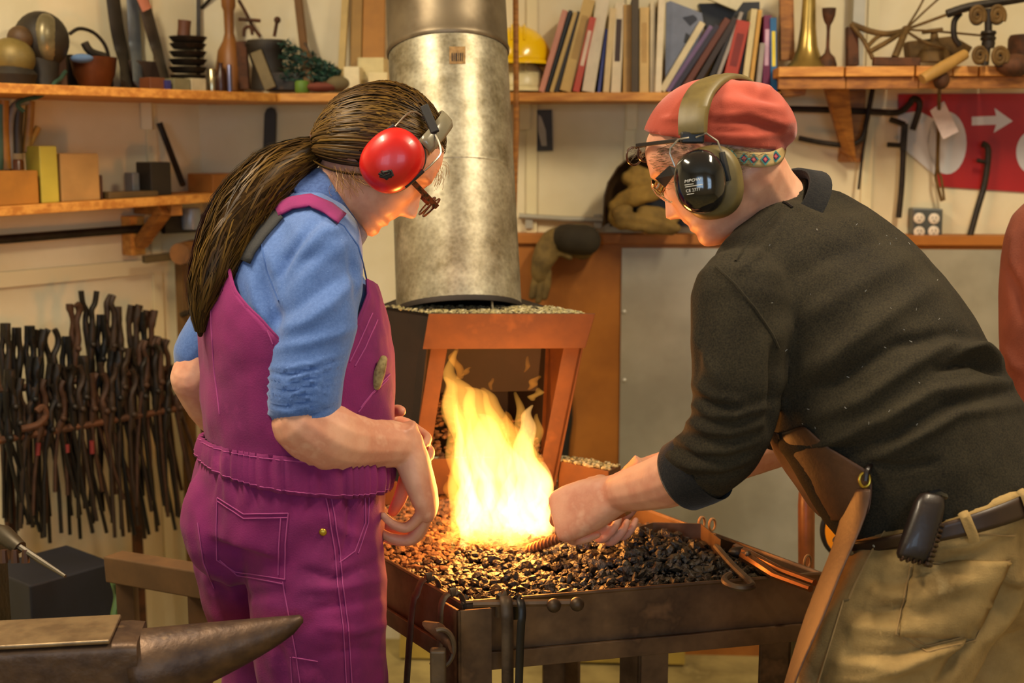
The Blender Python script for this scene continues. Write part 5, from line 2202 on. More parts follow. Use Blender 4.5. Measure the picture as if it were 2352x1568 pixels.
link_world('body', fuse(b3, .006, 3), M_SKIN, tq)
j3 = MB()
t3.loft(j3, .6, 5.2, 12, 1.05)
for xs_ in ((2440, 560, 2418, 850, 2425, 1030), (2670, 560, 2690, 850, 2680, 1030)):
    chain(j3, [W(xs_[0] + 10, xs_[1], T2), W(xs_[0], 640, T2), W(xs_[2], xs_[3], T2), W(xs_[4], xs_[5], T2)], [.068, .070, .062, .055])
jm = fuse(j3, .009, 6)
wrinkle(jm, [([(2312, 610), (2335, 670), (2345, 730)], 10, -.012), ([(2330, 540), (2325, 600), (2335, 640)], 8, .007), ([(2310, 800), (2330, 840), (2350, 850)], 10, .007)])
link_world('jacket', jm, M_JACK, tq)
p3 = MB()
for s in (-1, 1):
    h = c3_ + r3 * .09 * s
    chain(p3, [h + V((0, 0, .1)), V((h.x, h.y, .5)), V((h.x, h.y, .12))], [.11, .09, .08])
link_world('trousers', fuse(p3, .012, 5), M_KHAKI, tq)
for s in (-1, 1):
    h = c3_ + r3 * .09 * s
    obj('boot', MB().loft([(V((h.x, h.y, .16)), f3 * .06, r3 * .05), (V((h.x, h.y, .06)), f3 * .08, r3 * .05), (V((h.x, h.y, 0)) + f3 * .04, f3 * .13, r3 * .052)], 16), M_BOOT, tq)

hc3 = MB()
hcn = W(2520, 250, T2)
l3 = V((0, 0, 1)).cross(f3)
hc3.loft([(hcn + V((0, 0, z)) - f3 * .022, f3 * a_, l3 * b_, 2.2) for z, a_, b_ in ((-.05, .07, .066), (-.02, .082, .08), (.03, .088, .083), (.07, .088, .08), (.10, .074, .068), (.125, .045, .042), (.134, .012, .012))], 28)
obj('hair', hc3, M_MHAIR, tq, smooth=180)

# ------------------------------------------------------------------ back wall: shelves, books, tools
def M(r, g, b, rough=.6, metal=0.0, var=0.82, scale=18, **k):
    c = hexc(r, g, b)
    return mat('m_%d_%d_%d_%d_%d' % (r, g, b, int(rough * 100), int(metal * 100)), c, rough, metal, c2=tuple(x * var for x in c), scale=scale, **k)


SHD = 0.23
ZS = PB(1000, 213, SHD).z


def on_back(px, z, out):
    p = PB(px, 300, out)
    return V((p.x, p.y, z))


def on_left(px, z, out):
    p = PL(px, 300, out)
    return V((p.x, p.y, z))


a0, a1 = CORNER + LN * SHD * .55, BP + BD * 0.0
b_end = on_back(1790, ZS, SHD)
shelf = thing('wall_shelf', 'long pine shelf on the back wall carrying the row of books', 'shelf', on_back(1450, ZS - .02, .1))
p0 = CORNER + BN * SHD + BD * .1
mb = MB().prism([V((CORNER.x, CORNER.y, ZS)) + BD * .02, V((CORNER.x, CORNER.y, ZS)) + BD * .30 + BN * SHD, V((b_end.x, b_end.y, ZS)), on_back(1790, ZS, 0.002)], (0, 0, -.0235))
obj('board', mb, M_PINE, shelf, smooth=None, bevel=.002)
for px in (1205, 1450, 1650):
    obj('support', MB().box(on_back(px, ZS - .06, .012), (.03, .02, .075)), M_CREAM, shelf, smooth=None)
shl = thing('wall_shelf', 'pine shelf on the left wall crowded with old iron and tools', 'shelf', on_left(200, ZS - .02, .1))
q0, q1 = CORNER - LD * 2.0, CORNER - LD * .01
mb = MB().prism([V((q0.x, q0.y, ZS)), V((q0.x, q0.y, ZS)) + LN * SHD, V((CORNER.x, CORNER.y, ZS)) + BD * .29 + BN * SHD, V((q1.x, q1.y, ZS))], (0, 0, -.0235))
obj('board', mb, M_PINE, shl, smooth=None, bevel=.002)
for px in (60, 340):
    obj('support', MB().box(on_left(px, ZS - .06, .012), (.03, .02, .075)), M_CREAM, shl, smooth=None)

# right hand shelf: plank ends, cleat and bracket
ZR2 = PB(2050, 152, .30).z
sr = thing('plank_shelf', 'orange pine plank shelf with angled bracket holding rusty ironwork', 'shelf', on_back(2050, ZR2 - .05, .1))
xsn = [1783, 1936, 2096, 2182, 2242, 2318, 2420]
for i in range(6):
    a, b = on_back(xsn[i] + 2, ZR2, .30), on_back(xsn[i + 1] - 2, ZR2, .30)
    c, d = on_back(xsn[i + 1] - 2, ZR2, .0), on_back(xsn[i] + 2, ZR2, .0)
    c, d = b - BN * .298, a - BN * .298
    j = (i * 37 % 5) * .002 - .004
    obj('plank', MB().prism([a + BN * j, b + BN * j, c, d], (0, 0, -.026)), M_PINE, sr, smooth=None, bevel=.002)
for i, (u, v) in enumerate(((1785, 1938), (1940, 2104), (2106, 2420))):
    a, b = on_back(u, ZR2 - .027, .285), on_back(v, ZR2 - .027, .285)
    obj('front_cleat', MB().prism([a, b, b + V((0, 0, -.03)), a + V((0, 0, -.03))], BN * -.02), M_PINE_D, sr, smooth=None, bevel=.001)
w1, w2 = PB(1953, 200, .02), PB(1953, 372, .02)
obj('bracket_upright', MB().beam(V((w2.x, w2.y, ZR2 - .05)), w2, .065, .035, BN), M_PINE_D, sr, smooth=None, bevel=.002)
obj('bracket_brace', MB().prism([PB(x, y, .16) if y < 250 else PB(x, y, .05) for x, y in [(1888, 194), (1944, 194), (1962, 372), (1930, 345)]], BN * .03), M_PINE_D, sr, smooth=None, bevel=.002)

# books: (bottom centre x, top centre x, thickness px, top y, colour)
BOOKS = [(1243, 1298, 13, 26, (205, 140, 116), 'thin pink spined book leaning at the start of the row'),
         (1256, 1311, 9, 26, (44, 42, 34), 'thin black book leaning behind the pink spined one'),
         (1266, 1322, 9, 30, (196, 164, 96), 'thin tan book leaning between two black ones'),
         (1278, 1332, 13, 30, (56, 50, 38), 'dark worn book leaning beside the wide tan one'),
         (1298, 1354, 27, 2, (204, 170, 98), 'wide tan book leaning, taller than its neighbours'),
         (1322, 1362, 15, 42, (188, 74, 52), 'short red and pink book leaning against white one'),
         (1350, 1386, 28, -4, (218, 204, 172), 'thick white book leaning in the middle of the row'),
         (1375, 1394, 7, 68, (78, 86, 150), 'thin blue book pressed behind thick white one'),
         (1391, 1408, 14, 20, (214, 188, 136), 'cream book beside the white and red spine'),
         (1413, 1424, 22, 8, (226, 208, 170), 'off white book with dark picture on its spine'),
         (1439, 1442, 19, 12, (192, 148, 74), 'upright golden tan book'),
         (1457, 1459, 16, -2, (74, 58, 28), 'upright dark brown book, tall'),
         (1478, 1480, 21, 18, (212, 176, 108), 'upright honey coloured book beside dark brown one'),
         (1497, 1499, 11, 4, (216, 200, 160), 'narrow upright ivory book'),
         (1510, 1520, 14, -6, (222, 206, 172), 'ivory book leaning slightly beside the grey cover'),
         (1519, 1614, 15, 56, (206, 190, 150), 'cream paperback leaning far over against the dark books'),
         (1532, 1634, 11, 64, (124, 96, 132), 'faded purple book leaning far over'),
         (1546, 1648, 12, 62, (40, 34, 50), 'navy black book leaning far over'),
         (1566, 1672, 15, 48, (96, 44, 18), 'rust brown book leaning far over'),
         (1588, 1690, 14, 46, (44, 26, 16), 'dark chocolate book leaning far over'),
         (1618, 1700, 12, 36, (34, 26, 22), 'black book leaning beside silver spine'),
         (1634, 1704, 8, 30, (156, 146, 134), 'thin silver grey book leaning'),
         (1668, 1708, 30, 52, (168, 52, 28), 'thick brick red book leaning'),
         (1694, 1722, 10, 60, (36, 28, 26), 'thin black book next to thick brick red one'),
         (1706, 1733, 13, 22, (204, 188, 138), 'pale cream book leaning beside orange one'),
         (1720, 1746, 9, 24, (216, 166, 74), 'thin orange yellow book'),
         (1738, 1752, 10, 100, (150, 142, 130), 'short grey book near the magenta one'),
         (1756, 1763, 16, 36, (112, 24, 72), 'magenta book with pale lettering on spine'),
         (1775, 1776, 14, 42, (24, 96, 148), 'blue book with yellow band at the end of the row')]
M_PAGE = M(226, 214, 180, .9)
rb = random.Random(21)
for i, (xb, xt, th, ty, c, lab) in enumerate(BOOKS):
    out1 = .205 - rb.uniform(0, .03)
    b = on_back(xb, ZS, out1)
    t = PB(xt, ty, out1)
    dz = (t - b)
    h = dz.length
    up = dz.normalized()
    side = up.cross(BN).normalized()
    if side.x < 0:
        side = -side
    wd = th / FPX * 3.56 * .5 * max(.3, abs(up.z) if abs(up.z) > .9 else .92)
    b = b + V((0, 0, wd * abs(up.x) + .001))
    dep = rb.uniform(.15, .18) if i < 15 or i > 26 else .085
    bk_ = thing('book', lab, 'book', b, 'books on the back wall shelf')
    m = M(*c, .55, 0, .86)
    cv = MB()
    f0 = b - BN * 0
    inn = -BN * dep

    def slab(s0, s1, z0, z1, d0, d1):
        cv.hexa([b + side * s + up * z + inn * d for z in (z0 * h, z1 * h) for s, d in ((s0, d0), (s1, d0), (s1, d1), (s0, d1))])
    slab(-wd, -wd * .8, 0, 1, 0, 1)
    slab(wd * .8, wd, 0, 1, 0, 1)
    slab(-wd, wd, 0, 1, -.015, .02)
    obj('cover', cv, m, bk_, smooth=None, bevel=.0008)
    cv = MB()
    slab(-wd * .8, wd * .8, .012, .985, .02, .97)
    obj('pages', cv, M_PAGE, bk_, smooth=None)
    if i in (27, 28, 9, 5, 22, 12, 4):
        cv = MB()
        col = {27: (210, 170, 190), 28: (226, 206, 60), 9: (70, 50, 40), 5: (222, 196, 170), 22: (120, 30, 20), 12: (190, 150, 84), 4: (180, 144, 78)}[i]
        slab(-wd * .55, wd * .55, .35, .82, -.019, -.014)
        obj('spine_band', cv, M(*col, .6), bk_, smooth=None)
# the big grey picture cover leaning with its face to the room
gb = thing('book', 'large grey picture book leaning with its cover facing out', 'book', on_back(1560, ZS, .16), 'books on the back wall shelf')
gp_ = [PB(1528, 205, .165), PB(1552, 205, .165), PB(1618, 62, .17), PB(1612, 30, .17), PB(1540, 2, .165), PB(1530, 6, .165)]
obj('cover', MB().prism(gp_, -BN * .012), M(112, 118, 134, .5), gb, smooth=None)
obj('cover_print', MB().prism([PB(1575, 75, .167), PB(1590, 84, .167), PB(1598, 105, .167), PB(1570, 98, .167)], BN * .001), M_BLACK, gb, smooth=None)
obj('cover_print', MB().prism([PB(1568, 40, .168), PB(1592, 34, .168), PB(1605, 44, .168), PB(1585, 60, .168)], BN * .001), M(40, 44, 58), gb, smooth=None)
# dark things piled behind the books
bx_ = obj('black_case', MB().prism([PB(1605, 8, .08), PB(1745, 4, .08), PB(1745, 120, .08), PB(1640, 120, .08)], -BN * .06), M_BLACK, None, smooth=None)
tag(bx_, 'black case standing behind the leaning books', 'case')
pa = obj('paper_pad', MB().prism([PB(1600, -14, .14), PB(1710, -30, .14), PB(1706, 6, .14), PB(1692, 24, .14)], -BN * .02), M(214, 204, 168), None, smooth=None)
tag(pa, 'cream paper pad lying on top of the leaning books', 'paper')

# hard hats
def hard_hat(name, label, cpx, cpy, rpx, m, out, sq=.82):
    c = PB(cpx, cpy, out)
    r = rpx / FPX * 3.58
    o = thing(name, label, 'hard hat', c)
    mb = MB()
    mb.lathe([(r * math.cos(a), r * sq * math.sin(a)) for a in (math.pi / 2 * k / 14 * .995 for k in range(15))], c, (0, 0, 1), 36)
    obj('dome', mb, m, o, smooth=180)
    obj('brim', MB().lathe([(r * .98, .004), (r * 1.12, -.006), (r * 1.13, -.010), (r * .96, -.006)], c, (0, 0, 1), 36, caps=False), m, o, smooth=180)
    for k in (-1, 0, 1):
        obj('ridge', MB().tube([c + V((k * r * .18, -r * math.sin(a) * .985, r * sq * math.cos(a) * 1.0 + .002)) for a in (math.pi / 2 * (q / 8 - .5) * 1.3 for q in range(9))], .004, 6), m, o)
    return o


hard_hat('hard_hat', 'cream hard hat on the shelf underneath the yellow one', 1195, 203, 62, M(222, 208, 158, .35), .13, 1.05)
hard_hat('hard_hat', 'glossy yellow hard hat resting on top of the cream one', 1190, 142, 76, mat('yellow_gloss', hexc(248, 206, 10), .22, c2=hexc(240, 194, 4), scale=5, coat=.4), .13, 1.05)

# small photo print pinned to the wall under the books
pc = thing('photo_print', 'small black and white photo pinned to wall under the books', 'photo', PB(1244, 345, .004))
obj('card', MB().prism([PB(1220, 253, .004), PB(1268, 252, .004), PB(1270, 346, .004), PB(1220, 347, .004)], BN * .002), M(58, 56, 54, .5), pc, smooth=None)
obj('pale_figure', MB().prism([PB(1236, 262, .0065), PB(1243, 268, .0065), PB(1254, 300, .0065), PB(1256, 335, .0065), PB(1244, 335, .0065), PB(1236, 300, .0065)], BN * .0005), M(176, 172, 164), pc, smooth=None)
dk = thing('wall_plaque', 'dark arched plaque hanging on the wall behind the ponytail', 'plaque', PB(620, 345, .004))
ar = [(606, 345), (634, 345), (636, 262), (633, 250), (624, 246), (614, 250), (609, 262)]
obj('panel', MB().prism([PB(x, y, .004) for x, y in ar], BN * .012), M(46, 42, 36), dk, smooth=None, bevel=.002)
tag(dk.children[0], None)

# ---------------- red sign with arrow and white ovals
sg_ = thing('red_sign', 'red sign panel with white arrow and white rounded shapes', 'sign', PB(2230, 430, .004))
M_RED = M(168, 20, 22, .45, 0, .9, 6)
poly = [(2062, 216), (2420, 214), (2420, 445), (2160, 430), (2150, 428)]
obj('panel', MB().prism([PB(x, y, .004) for x, y in [(2062, 216), (2420, 214), (2420, 446), (2150, 428), (2150, 330), (2062, 262)]], BN * .003), M_RED, sg_, smooth=None)
M_SW = M(206, 206, 208, .5, 0, .97, 4)
ov = [(2175 + 45 * math.cos(a), 328 + 72 * math.sin(a)) for a in (2 * math.pi * k / 28 for k in range(28))]
obj('white_shape', MB().prism([PB(x, y, .0072) for x, y in ov], BN * .0006), M_SW, sg_, smooth=None)
obj('white_shape', MB().prism([PB(x, y, .0072) for x, y in [(2062, 262), (2110, 255), (2150, 275), (2160, 330), (2150, 405), (2062, 330)]], BN * .0006), M_SW, sg_, smooth=None)
ov = [(2372 + 38 * math.cos(a), 350 + 50 * math.sin(a)) for a in (2 * math.pi * k / 28 for k in range(28))]
obj('white_shape', MB().prism([PB(x, y, .0072) for x, y in ov], BN * .0006), M_SW, sg_, smooth=None)
obj('arrow', MB().prism([PB(x, y, .0072) for x, y in [(2232, 268), (2288, 266), (2284, 248), (2326, 278), (2282, 305), (2288, 286), (2232, 288)]], BN * .0006), M_SW, sg_, smooth=None)

# outlet box
ob_ = thing('outlet_box', 'grey steel outlet box with four round sockets on the white wall', 'outlet', PB(2135, 550, .0))
c = PB(2135, 513, .03)
pts = [PB(2096, 478, .05), PB(2166, 480, .05), PB(2164, 549, .05), PB(2096, 548, .05)]
obj('box', MB().prism(pts, -BN * .048), M(108, 112, 112, .4, .7), ob_, smooth=None, bevel=.003)
for x, y in ((2111, 501), (2145, 502), (2111, 532), (2144, 531)):
    k = PB(x, y, .0505)
    so = obj('socket', MB().lathe([(.0155, 0), (.0155, .003), (.014, .004)], k, BN, 24), M(226, 214, 196), ob_)
    for dx in (-.005, .005):
        obj('slot', MB().box(k + BD * dx + BN * .0042 + V((0, 0, .003)), (.0016, .001, .006)), M_BLACK, so, smooth=None)
    obj('slot', MB().ball(k + BN * .0042 - V((0, 0, .006)), .0022, 8, 5), M_BLACK, so)

# ---------------- ironwork on the right shelf
bell = thing('brass_horn', 'tall brass horn standing on its bell mouth on the shelf', 'horn', on_back(1848, ZR2, .18))
obj('flare', MB().lathe([(.062, 0), (.058, .006), (.04, .025), (.027, .06), (.021, .11), (.017, .2), (.015, .34)], on_back(1848, ZR2, .18), (0, 0, 1), 28), M(176, 150, 84, .3, .8), bell)
cs = on_back(1894, ZR2, .20)
cnd = thing('iron_goblet', 'slender rusty iron goblet with cupped top on the shelf', 'candlestick', cs)
obj('stand', MB().lathe([(.026, 0), (.026, .012), (.02, .03), (.008, .042), (.005, .055), (.0045, .10), (.006, .115), (.012, .125), (.017, .14), (.019, .16), (.017, .16), (.012, .14)], cs, (0, 0, 1), 20), M_RUST, cnd)
bs = obj('post_board', MB().prism([PB(1792, -40, .12), PB(1822, -40, .12), PB(1826, 138, .12), PB(1794, 138, .12)], -BN * .03), M_PINE_D, None, smooth=None)
tag(bs, 'brown wooden board standing behind the brass horn', 'board')
gd_ = obj('galvanised_post', MB().beam(on_back(1960, ZR2, .06), on_back(1960, HC, .06), .032, .032, BN), M_ZINC, None, smooth=None)
tag(gd_, 'grey metal post rising from the plank shelf', 'post')
ru = obj('rust_block', MB().prism([PB(1948, 60, .24), PB(1972, 70, .24), PB(1974, 150, .24), PB(1948, 150, .24)], -BN * .04), M_RUST, None, smooth=None, bevel=.002)
tag(ru, 'upright rusty iron block on the plank shelf', 'iron block')


def rod(name, lab, cat, pts, r, m, out=.2, fn=None, n=8, grp=None):
    fn = fn or PB
    p = [fn(x, y, out if len(q) == 0 else q[0]) for x, y, *q in pts]
    o = obj(name, MB().tube(catmull(p, 4) if len(p) > 2 else p, r, n), m)
    return tag(o, lab, cat, grp)


ir = thing('wheel_ironwork', 'tangled rusty iron wheel frame with radiating rods on the shelf', 'ironwork', on_back(2080, ZR2, .2))
M_RI = M(112, 84, 40, .7, .3, .6, 30)
for pts, r in (([(1955, 55, .24), (2000, 72, .24), (2040, 78, .24), (2080, 70, .2)], .008), ([(1955, 55, .24), (1985, 95, .26), (2005, 135, .27)], .006), ([(1996, 120, .27), (2040, 95, .25), (2080, 68, .2)], .007),
               ([(2080, 70, .2), (2068, 100, .25), (2055, 132, .27)], .010), ([(2080, 68, .2), (2110, 20, .15), (2130, -20, .12)], .003), ([(2080, 68, .2), (2125, 25, .15), (2170, -15, .12)], .003),
               ([(2080, 68, .2), (2130, 50, .18), (2190, 28, .16)], .004), ([(2080, 68, .2), (2150, 72, .2), (2260, 82, .2)], .003), ([(2080, 70, .2), (2120, 95, .2), (2170, 110, .2)], .004),
               ([(1990, 110, .26), (2020, 82, .24), (2060, 74, .22)], .006)):
    obj('spoke', MB().tube(catmull([PB(*p) for p in pts], 4), r, 8), M_RI, ir)
obj('base_bar', MB().beam(PB(2005, 141, .28), PB(2112, 143, .28), .022, .026, BN), M_RUST, ir, smooth=None, bevel=.002)
obj('hub', MB().ball(PB(2080, 69, .2), .012, 12, 8), M_RI, ir)
pv = thing('iron_vice', 'small rusty iron stand with flared foot behind the wheel frame', 'ironwork', on_back(2145, ZR2, .16))
obj('foot', MB().loft([(PB(2146, 142, .16), BD * .05, BN * .03), (PB(2146, 118, .16), BD * .04, BN * .025), (PB(2146, 95, .16), BD * .012, BN * .012), (PB(2146, 72, .16), BD * .009, BN * .009)], 16), M_RI, pv)
obj('cross_bar', MB().tube([PB(2118, 74, .17), PB(2165, 68, .17)], .006, 8), M_RI, pv)
iw = obj('iron_trough', MB().prism([PB(2085, 95, .14), PB(2190, 82, .14), PB(2235, 108, .14), PB(2215, 140, .14), (PB(2090, 140, .14))], -BN * .06), M_RI, None, smooth=None, bevel=.003)
tag(iw, 'low rusty iron trough lying at the back of the plank shelf', 'ironwork')
# forged scroll cross
scx = thing('scroll_cross', 'forged iron cross with four coiled scrolls hanging over the plank shelf edge', 'ironwork', PB(2270, 160, .33))
obj('stem', MB().tube([PB(2262, 150, .33), PB(2270, 80, .33), PB(2270, 20, .33)], .010, 10), M_IRON, scx)
obj('collar', MB().lathe([(.018, -.012), (.020, -.006), (.016, 0), (.020, .006), (.018, .012)], PB(2270, 82, .33), (0, 0, 1), 16), M_IRON, scx)
obj('collar', MB().lathe([(.015, -.012), (.017, 0), (.015, .012)], PB(2270, 100, .33), (0, 0, 1), 16), M_IRON, scx)
for cx_, cy_, rr in ((2244, 36, 25), (2290, 35, 25), (2250, 128, 24), (2296, 130, 26)):
    pts = []
    for k in range(40):
        a = k / 39 * 4.2 * math.pi
        q = rr * (.12 + .82 * k / 39)
        pts.append(PB(cx_ + q * .78 * math.cos(a), cy_ + q * math.sin(a), .335))
    obj('scroll', MB().tube(pts, .0062, 6), M_RI, scx)
    obj('scroll_disc', MB().lathe([(rr * .86 / FPX * 3.4, 0), (rr * .86 / FPX * 3.4, .004)], PB(cx_, cy_, .328), BN, 24, sx=.82), M_IRON, scx)
rod('iron_rod', 'dark iron bar sloping above the scroll cross', 'bar', [(2175, 32, .30), (2225, 16, .30), (2300, 4, .30), (2360, -6, .30)], .011, M_IRON)
rod('iron_hook', 'curved iron strap beside the scroll cross', 'hook', [(2206, 30, .28), (2192, 50, .28), (2192, 85, .28), (2205, 105, .28)], .008, M_IRON)
lmp = tag(obj('iron_clinker', MB().ball(PB(2330, 150, .31), (.05, .035, .03), 12, 8), M_RUST), 'lumpy rusty iron piece at the end of the plank shelf', 'iron piece')
dr = tag(obj('rusty_drum', MB().lathe([(.05, 0), (.055, .02), (.055, .08), (.05, .09)], on_back(2352, ZR2, .16), (0, 0, 1), 20), M_RUST), 'squat rusty iron drum behind the lumpy piece', 'drum')
mal = thing('wooden_mallet', 'pale wooden handle lying across the edge of the plank shelf', 'handle', PB(2160, 160, .34))
obj('handle', MB().tube([PB(2118, 182, .36), PB(2165, 155, .34), PB(2216, 125, .30)], [.014, .0165, .014], 12), M(176, 134, 66, .6), mal)
obj('head', MB().ball(PB(2162, 184, .32), (.022, .02, .024), 12, 8), M_RUST, mal)
dkb = obj('wood_block', MB().prism([PB(1795, 190, .2), PB(1856, 190, .2), PB(1850, 218, .2), PB(1795, 222, .2)], -BN * .1), M_PINE_D, None, smooth=None, bevel=.002)
tag(dkb, 'dark wood block fixed under the plank shelf', 'block')

# hanging tools on the right wall
rod('iron_bar_hook', 'black iron bar hooked over at its end, hanging level under the bracket', 'hook', [(1800, 250, .05), (1900, 252, .05), (2000, 256, .05), (2062, 258, .05), (2088, 240, .05), (2098, 226, .05), (2112, 235, .05), (2108, 262, .05), (2096, 298, .05)], .009, M_IRON)
rod('iron_poker', 'long curved iron poker with tapering point crossing the bracket', 'poker', [(1834, 317, .06), (1890, 328, .07), (1950, 333, .08), (1980, 318, .08), (1990, 280, .07), (1998, 238, .06), (2006, 195, .05)], .0075, M_IRON)
rod('iron_rod', 'thin black iron rod hanging down past the bracket', 'rod', [(1990, 300, .05), (1982, 350, .05), (1972, 435, .05)], .004, M_IRON)
rod('iron_rod', 'black iron rod hanging beside the outlet box', 'rod', [(2076, 300, .04), (2074, 370, .04), (2070, 440, .04), (2064, 500, .04)], .0085, M_IRON)
cl = thing('iron_clamp', 'black iron holdfast with two jaws hanging on the wall', 'clamp', PB(2078, 300, .05))
obj('jaw', MB().tube([PB(2044, 274, .05), PB(2062, 280, .05), PB(2078, 286, .05)], .008, 8), M_IRON, cl)
obj('jaw', MB().tube([PB(2038, 332, .05), PB(2074, 334, .05)], .007, 8), M_IRON, cl)
obj('back', MB().beam(PB(2078, 284, .05), PB(2074, 345, .05), .016, .014, BN), M_IRON, cl, smooth=None)
tg = thing('hanging_tongs', 'thin iron tongs with splayed ends hanging in front of the red sign', 'tongs', PB(2160, 460, .06))
obj('arm', MB().tube(catmull([PB(2158, 190, .3), PB(2156, 260, .12), PB(2152, 380, .06), PB(2150, 410, .05), PB(2163, 462, .05)], 4), .0045, 8), M_RI, tg)
obj('arm', MB().tube(catmull([PB(2158, 200, .29), PB(2158, 260, .12), PB(2155, 380, .06), PB(2162, 410, .05), PB(2169, 460, .05)], 4), .0035, 8), M_RI, tg)
tagc = obj('paper_tag', MB().prism([PB(2136, 254, .14), PB(2168, 232, .14), PB(2202, 302, .13), PB(2166, 320, .13)], BN * .001), M(224, 208, 206, .8), None, smooth=None)
tag(tagc, 'white paper tag hanging on the thin tongs', 'tag')
rod('iron_hammer', 'black iron bar with side spur leaning across the red sign', 'bar', [(2256, 330, .04), (2270, 345, .04), (2262, 420, .04), (2245, 480, .05), (2226, 550, .06)], .009, M_IRON)
rod('iron_spur', 'short iron spur beside the leaning bar on red sign', 'spur', [(2244, 368, .05), (2262, 372, .05)], .006, M_IRON)

# ---------------- panels below: cap board, plywood, two zinc sheets
cap = PB(1700, 540, .10)
CZ = cap.z
pp = thing('plywood_panel', 'brown plywood screen standing against the wall behind the forge', 'panel', on_back(1500, 0, .06))
a, b = on_back(1150, 0, .07), on_back(2420, 0, .07)
obj('sheet', MB().prism([a, b, V((b.x, b.y, CZ - .02)), V((a.x, a.y, CZ - .02))], -BN * .015), M_PLY, pp, smooth=None)
a2, b2 = on_back(1150, CZ, .085), on_back(2420, CZ, .085)
obj('cap_rail', MB().prism([a2, b2, b2 - BN * .083, a2 - BN * .083], (0, 0, -.028)), M_PLY, pp, smooth=None, bevel=.002)
zs = []
for i, (x0, x1, lab) in enumerate(((1432, 1960, 'dull grey zinc sheet fixed over the plywood behind the leaning person'), (1962, 2420, 'grey zinc sheet behind the rust brown jacket'))):
    a, b = on_back(x0, CZ - .04, .078), on_back(x1, CZ - .04, .078)
    z = thing('zinc_sheet', lab, 'metal sheet', V(((a.x + b.x) / 2, (a.y + b.y) / 2, .02)))
    obj('sheet', MB().prism([a, b, V((b.x, b.y, .25)), V((a.x, a.y, .25))], -BN * .002), M_ZINC, z, smooth=None)
    if i == 0:
        for py in (716, 873):
            obj('screw', MB().ball(PB(1434, py, .079), (.006, .004, .006), 10, 6), M(226, 226, 220, .3, .6), z)
# darker yellow lower boards and dirt on the floor line
yb_ = thing('yellow_board', 'dusty yellow board leaning at the foot of the plywood screen', 'board', on_back(1250, 0, .12))
a, b = on_back(900, 0.01, .17), on_back(1600, 0.01, .17)
obj('sheet', MB().prism([a, b, V((b.x, b.y, .30)) - BN * .08, V((a.x, a.y, .30)) - BN * .08], -BN * .012), M(168, 140, 52, .8, 0, .7, 6), yb_, smooth=None)
rod('floor_hose', 'black hose lying at the foot of the zinc sheet', 'hose', [(1670, 1524, .10), (1740, 1532, .12), (1810, 1542, .14)], .012, M_BLACK)

# leather glove hanging over the cap rail
M_GLOVE = M(120, 98, 52, .85, 0, .55, 22, bump=.3)
M_GDARK = M(52, 44, 28, .85, 0, .7, 20)
glv = thing('leather_glove', 'worn leather glove draped over the plywood rail', 'glove', PB(1270, 560, .13))
g1_ = MB()
chain(g1_, [PB(1345, 545, .10), PB(1300, 550, .12), PB(1268, 560, .13), PB(1248, 600, .14), PB(1240, 640, .14)], [.038, .042, .04, .034, .026], 12)
g1_.ball(PB(1330, 560, .11), (.055, .04, .045))
obj('palm', MB(), None) if False else None
gme = fuse(g1_, .006, 4)
noise_disp(gme, .006, 25, 4)
link_world('hand', gme, M_GLOVE, glv)
cf_ = MB()
chain(cf_, [PB(1300, 548, .14), PB(1345, 552, .14)], [.043, .044], 14)
obj('gauntlet_cuff', cf_, M_GDARK, glv)
for k, (pts) in enumerate(([(1236, 625), (1228, 655), (1222, 680)], [(1246, 635), (1240, 665), (1236, 690)], [(1256, 625), (1255, 655), (1250, 682)], [(1270, 585), (1290, 580), (1308, 590)])):
    f_ = MB()
    chain(f_, [PB(x, y, .145) for x, y in pts], [.014, .013, .010], 10)
    obj('finger', f_, M_GLOVE, glv)

# welding helmet lying on its back, stuffed with gloves
wh = thing('welding_helmet', 'dark brown open helmet shell lying on the rail behind the red capped person', 'helmet', PB(1480, 525, .13))
sil = [(1387, 520), (1390, 450), (1398, 420), (1420, 385), (1450, 360), (1490, 348), (1540, 360), (1580, 395), (1600, 440), (1610, 525)]
rim_pts = [PB(x, y, .16) for x, y in sil]
rows = []
for k in range(7):
    s = k / 6
    rows.append([V(p) - BN * .14 * s + (PB(1495, 470, .16) - p) * (s ** 2) * .55 for p in rim_pts])
ho = obj('shell', MB().ring(rows, caps=False, closed=False), M(70, 48, 22, .55, 0, .6, 14), wh, smooth=180)
solid(ho, .004)
hi = obj('back', MB().prism([PB(x, y, .03) for x, y in [(1400, 520), (1405, 450), (1440, 390), (1490, 372), (1560, 400), (1600, 520)]], BN * .004), M_BLACK, wh, smooth=None)
M_GL2 = M(156, 122, 52, .85, 0, .62, 20, bump=.3)
def glove_pile(name, lab, fingers, m, rad=.020):
    g = MB()
    for pts in fingers:
        r0 = rad
        chain(g, [PB(x, y, o_) for x, y, o_ in pts], [r0 * (1.15 - .12 * i) for i in range(len(pts))], 10)
    me = fuse(g, .005, 3)
    noise_disp(me, .004, 35, 2)
    P, _ = get_np(me)
    c = P.mean(0)
    o = thing(name, lab, 'glove', (c[0], c[1], P[:, 2].min()))
    link_world('leather', me, m, o)
    return o


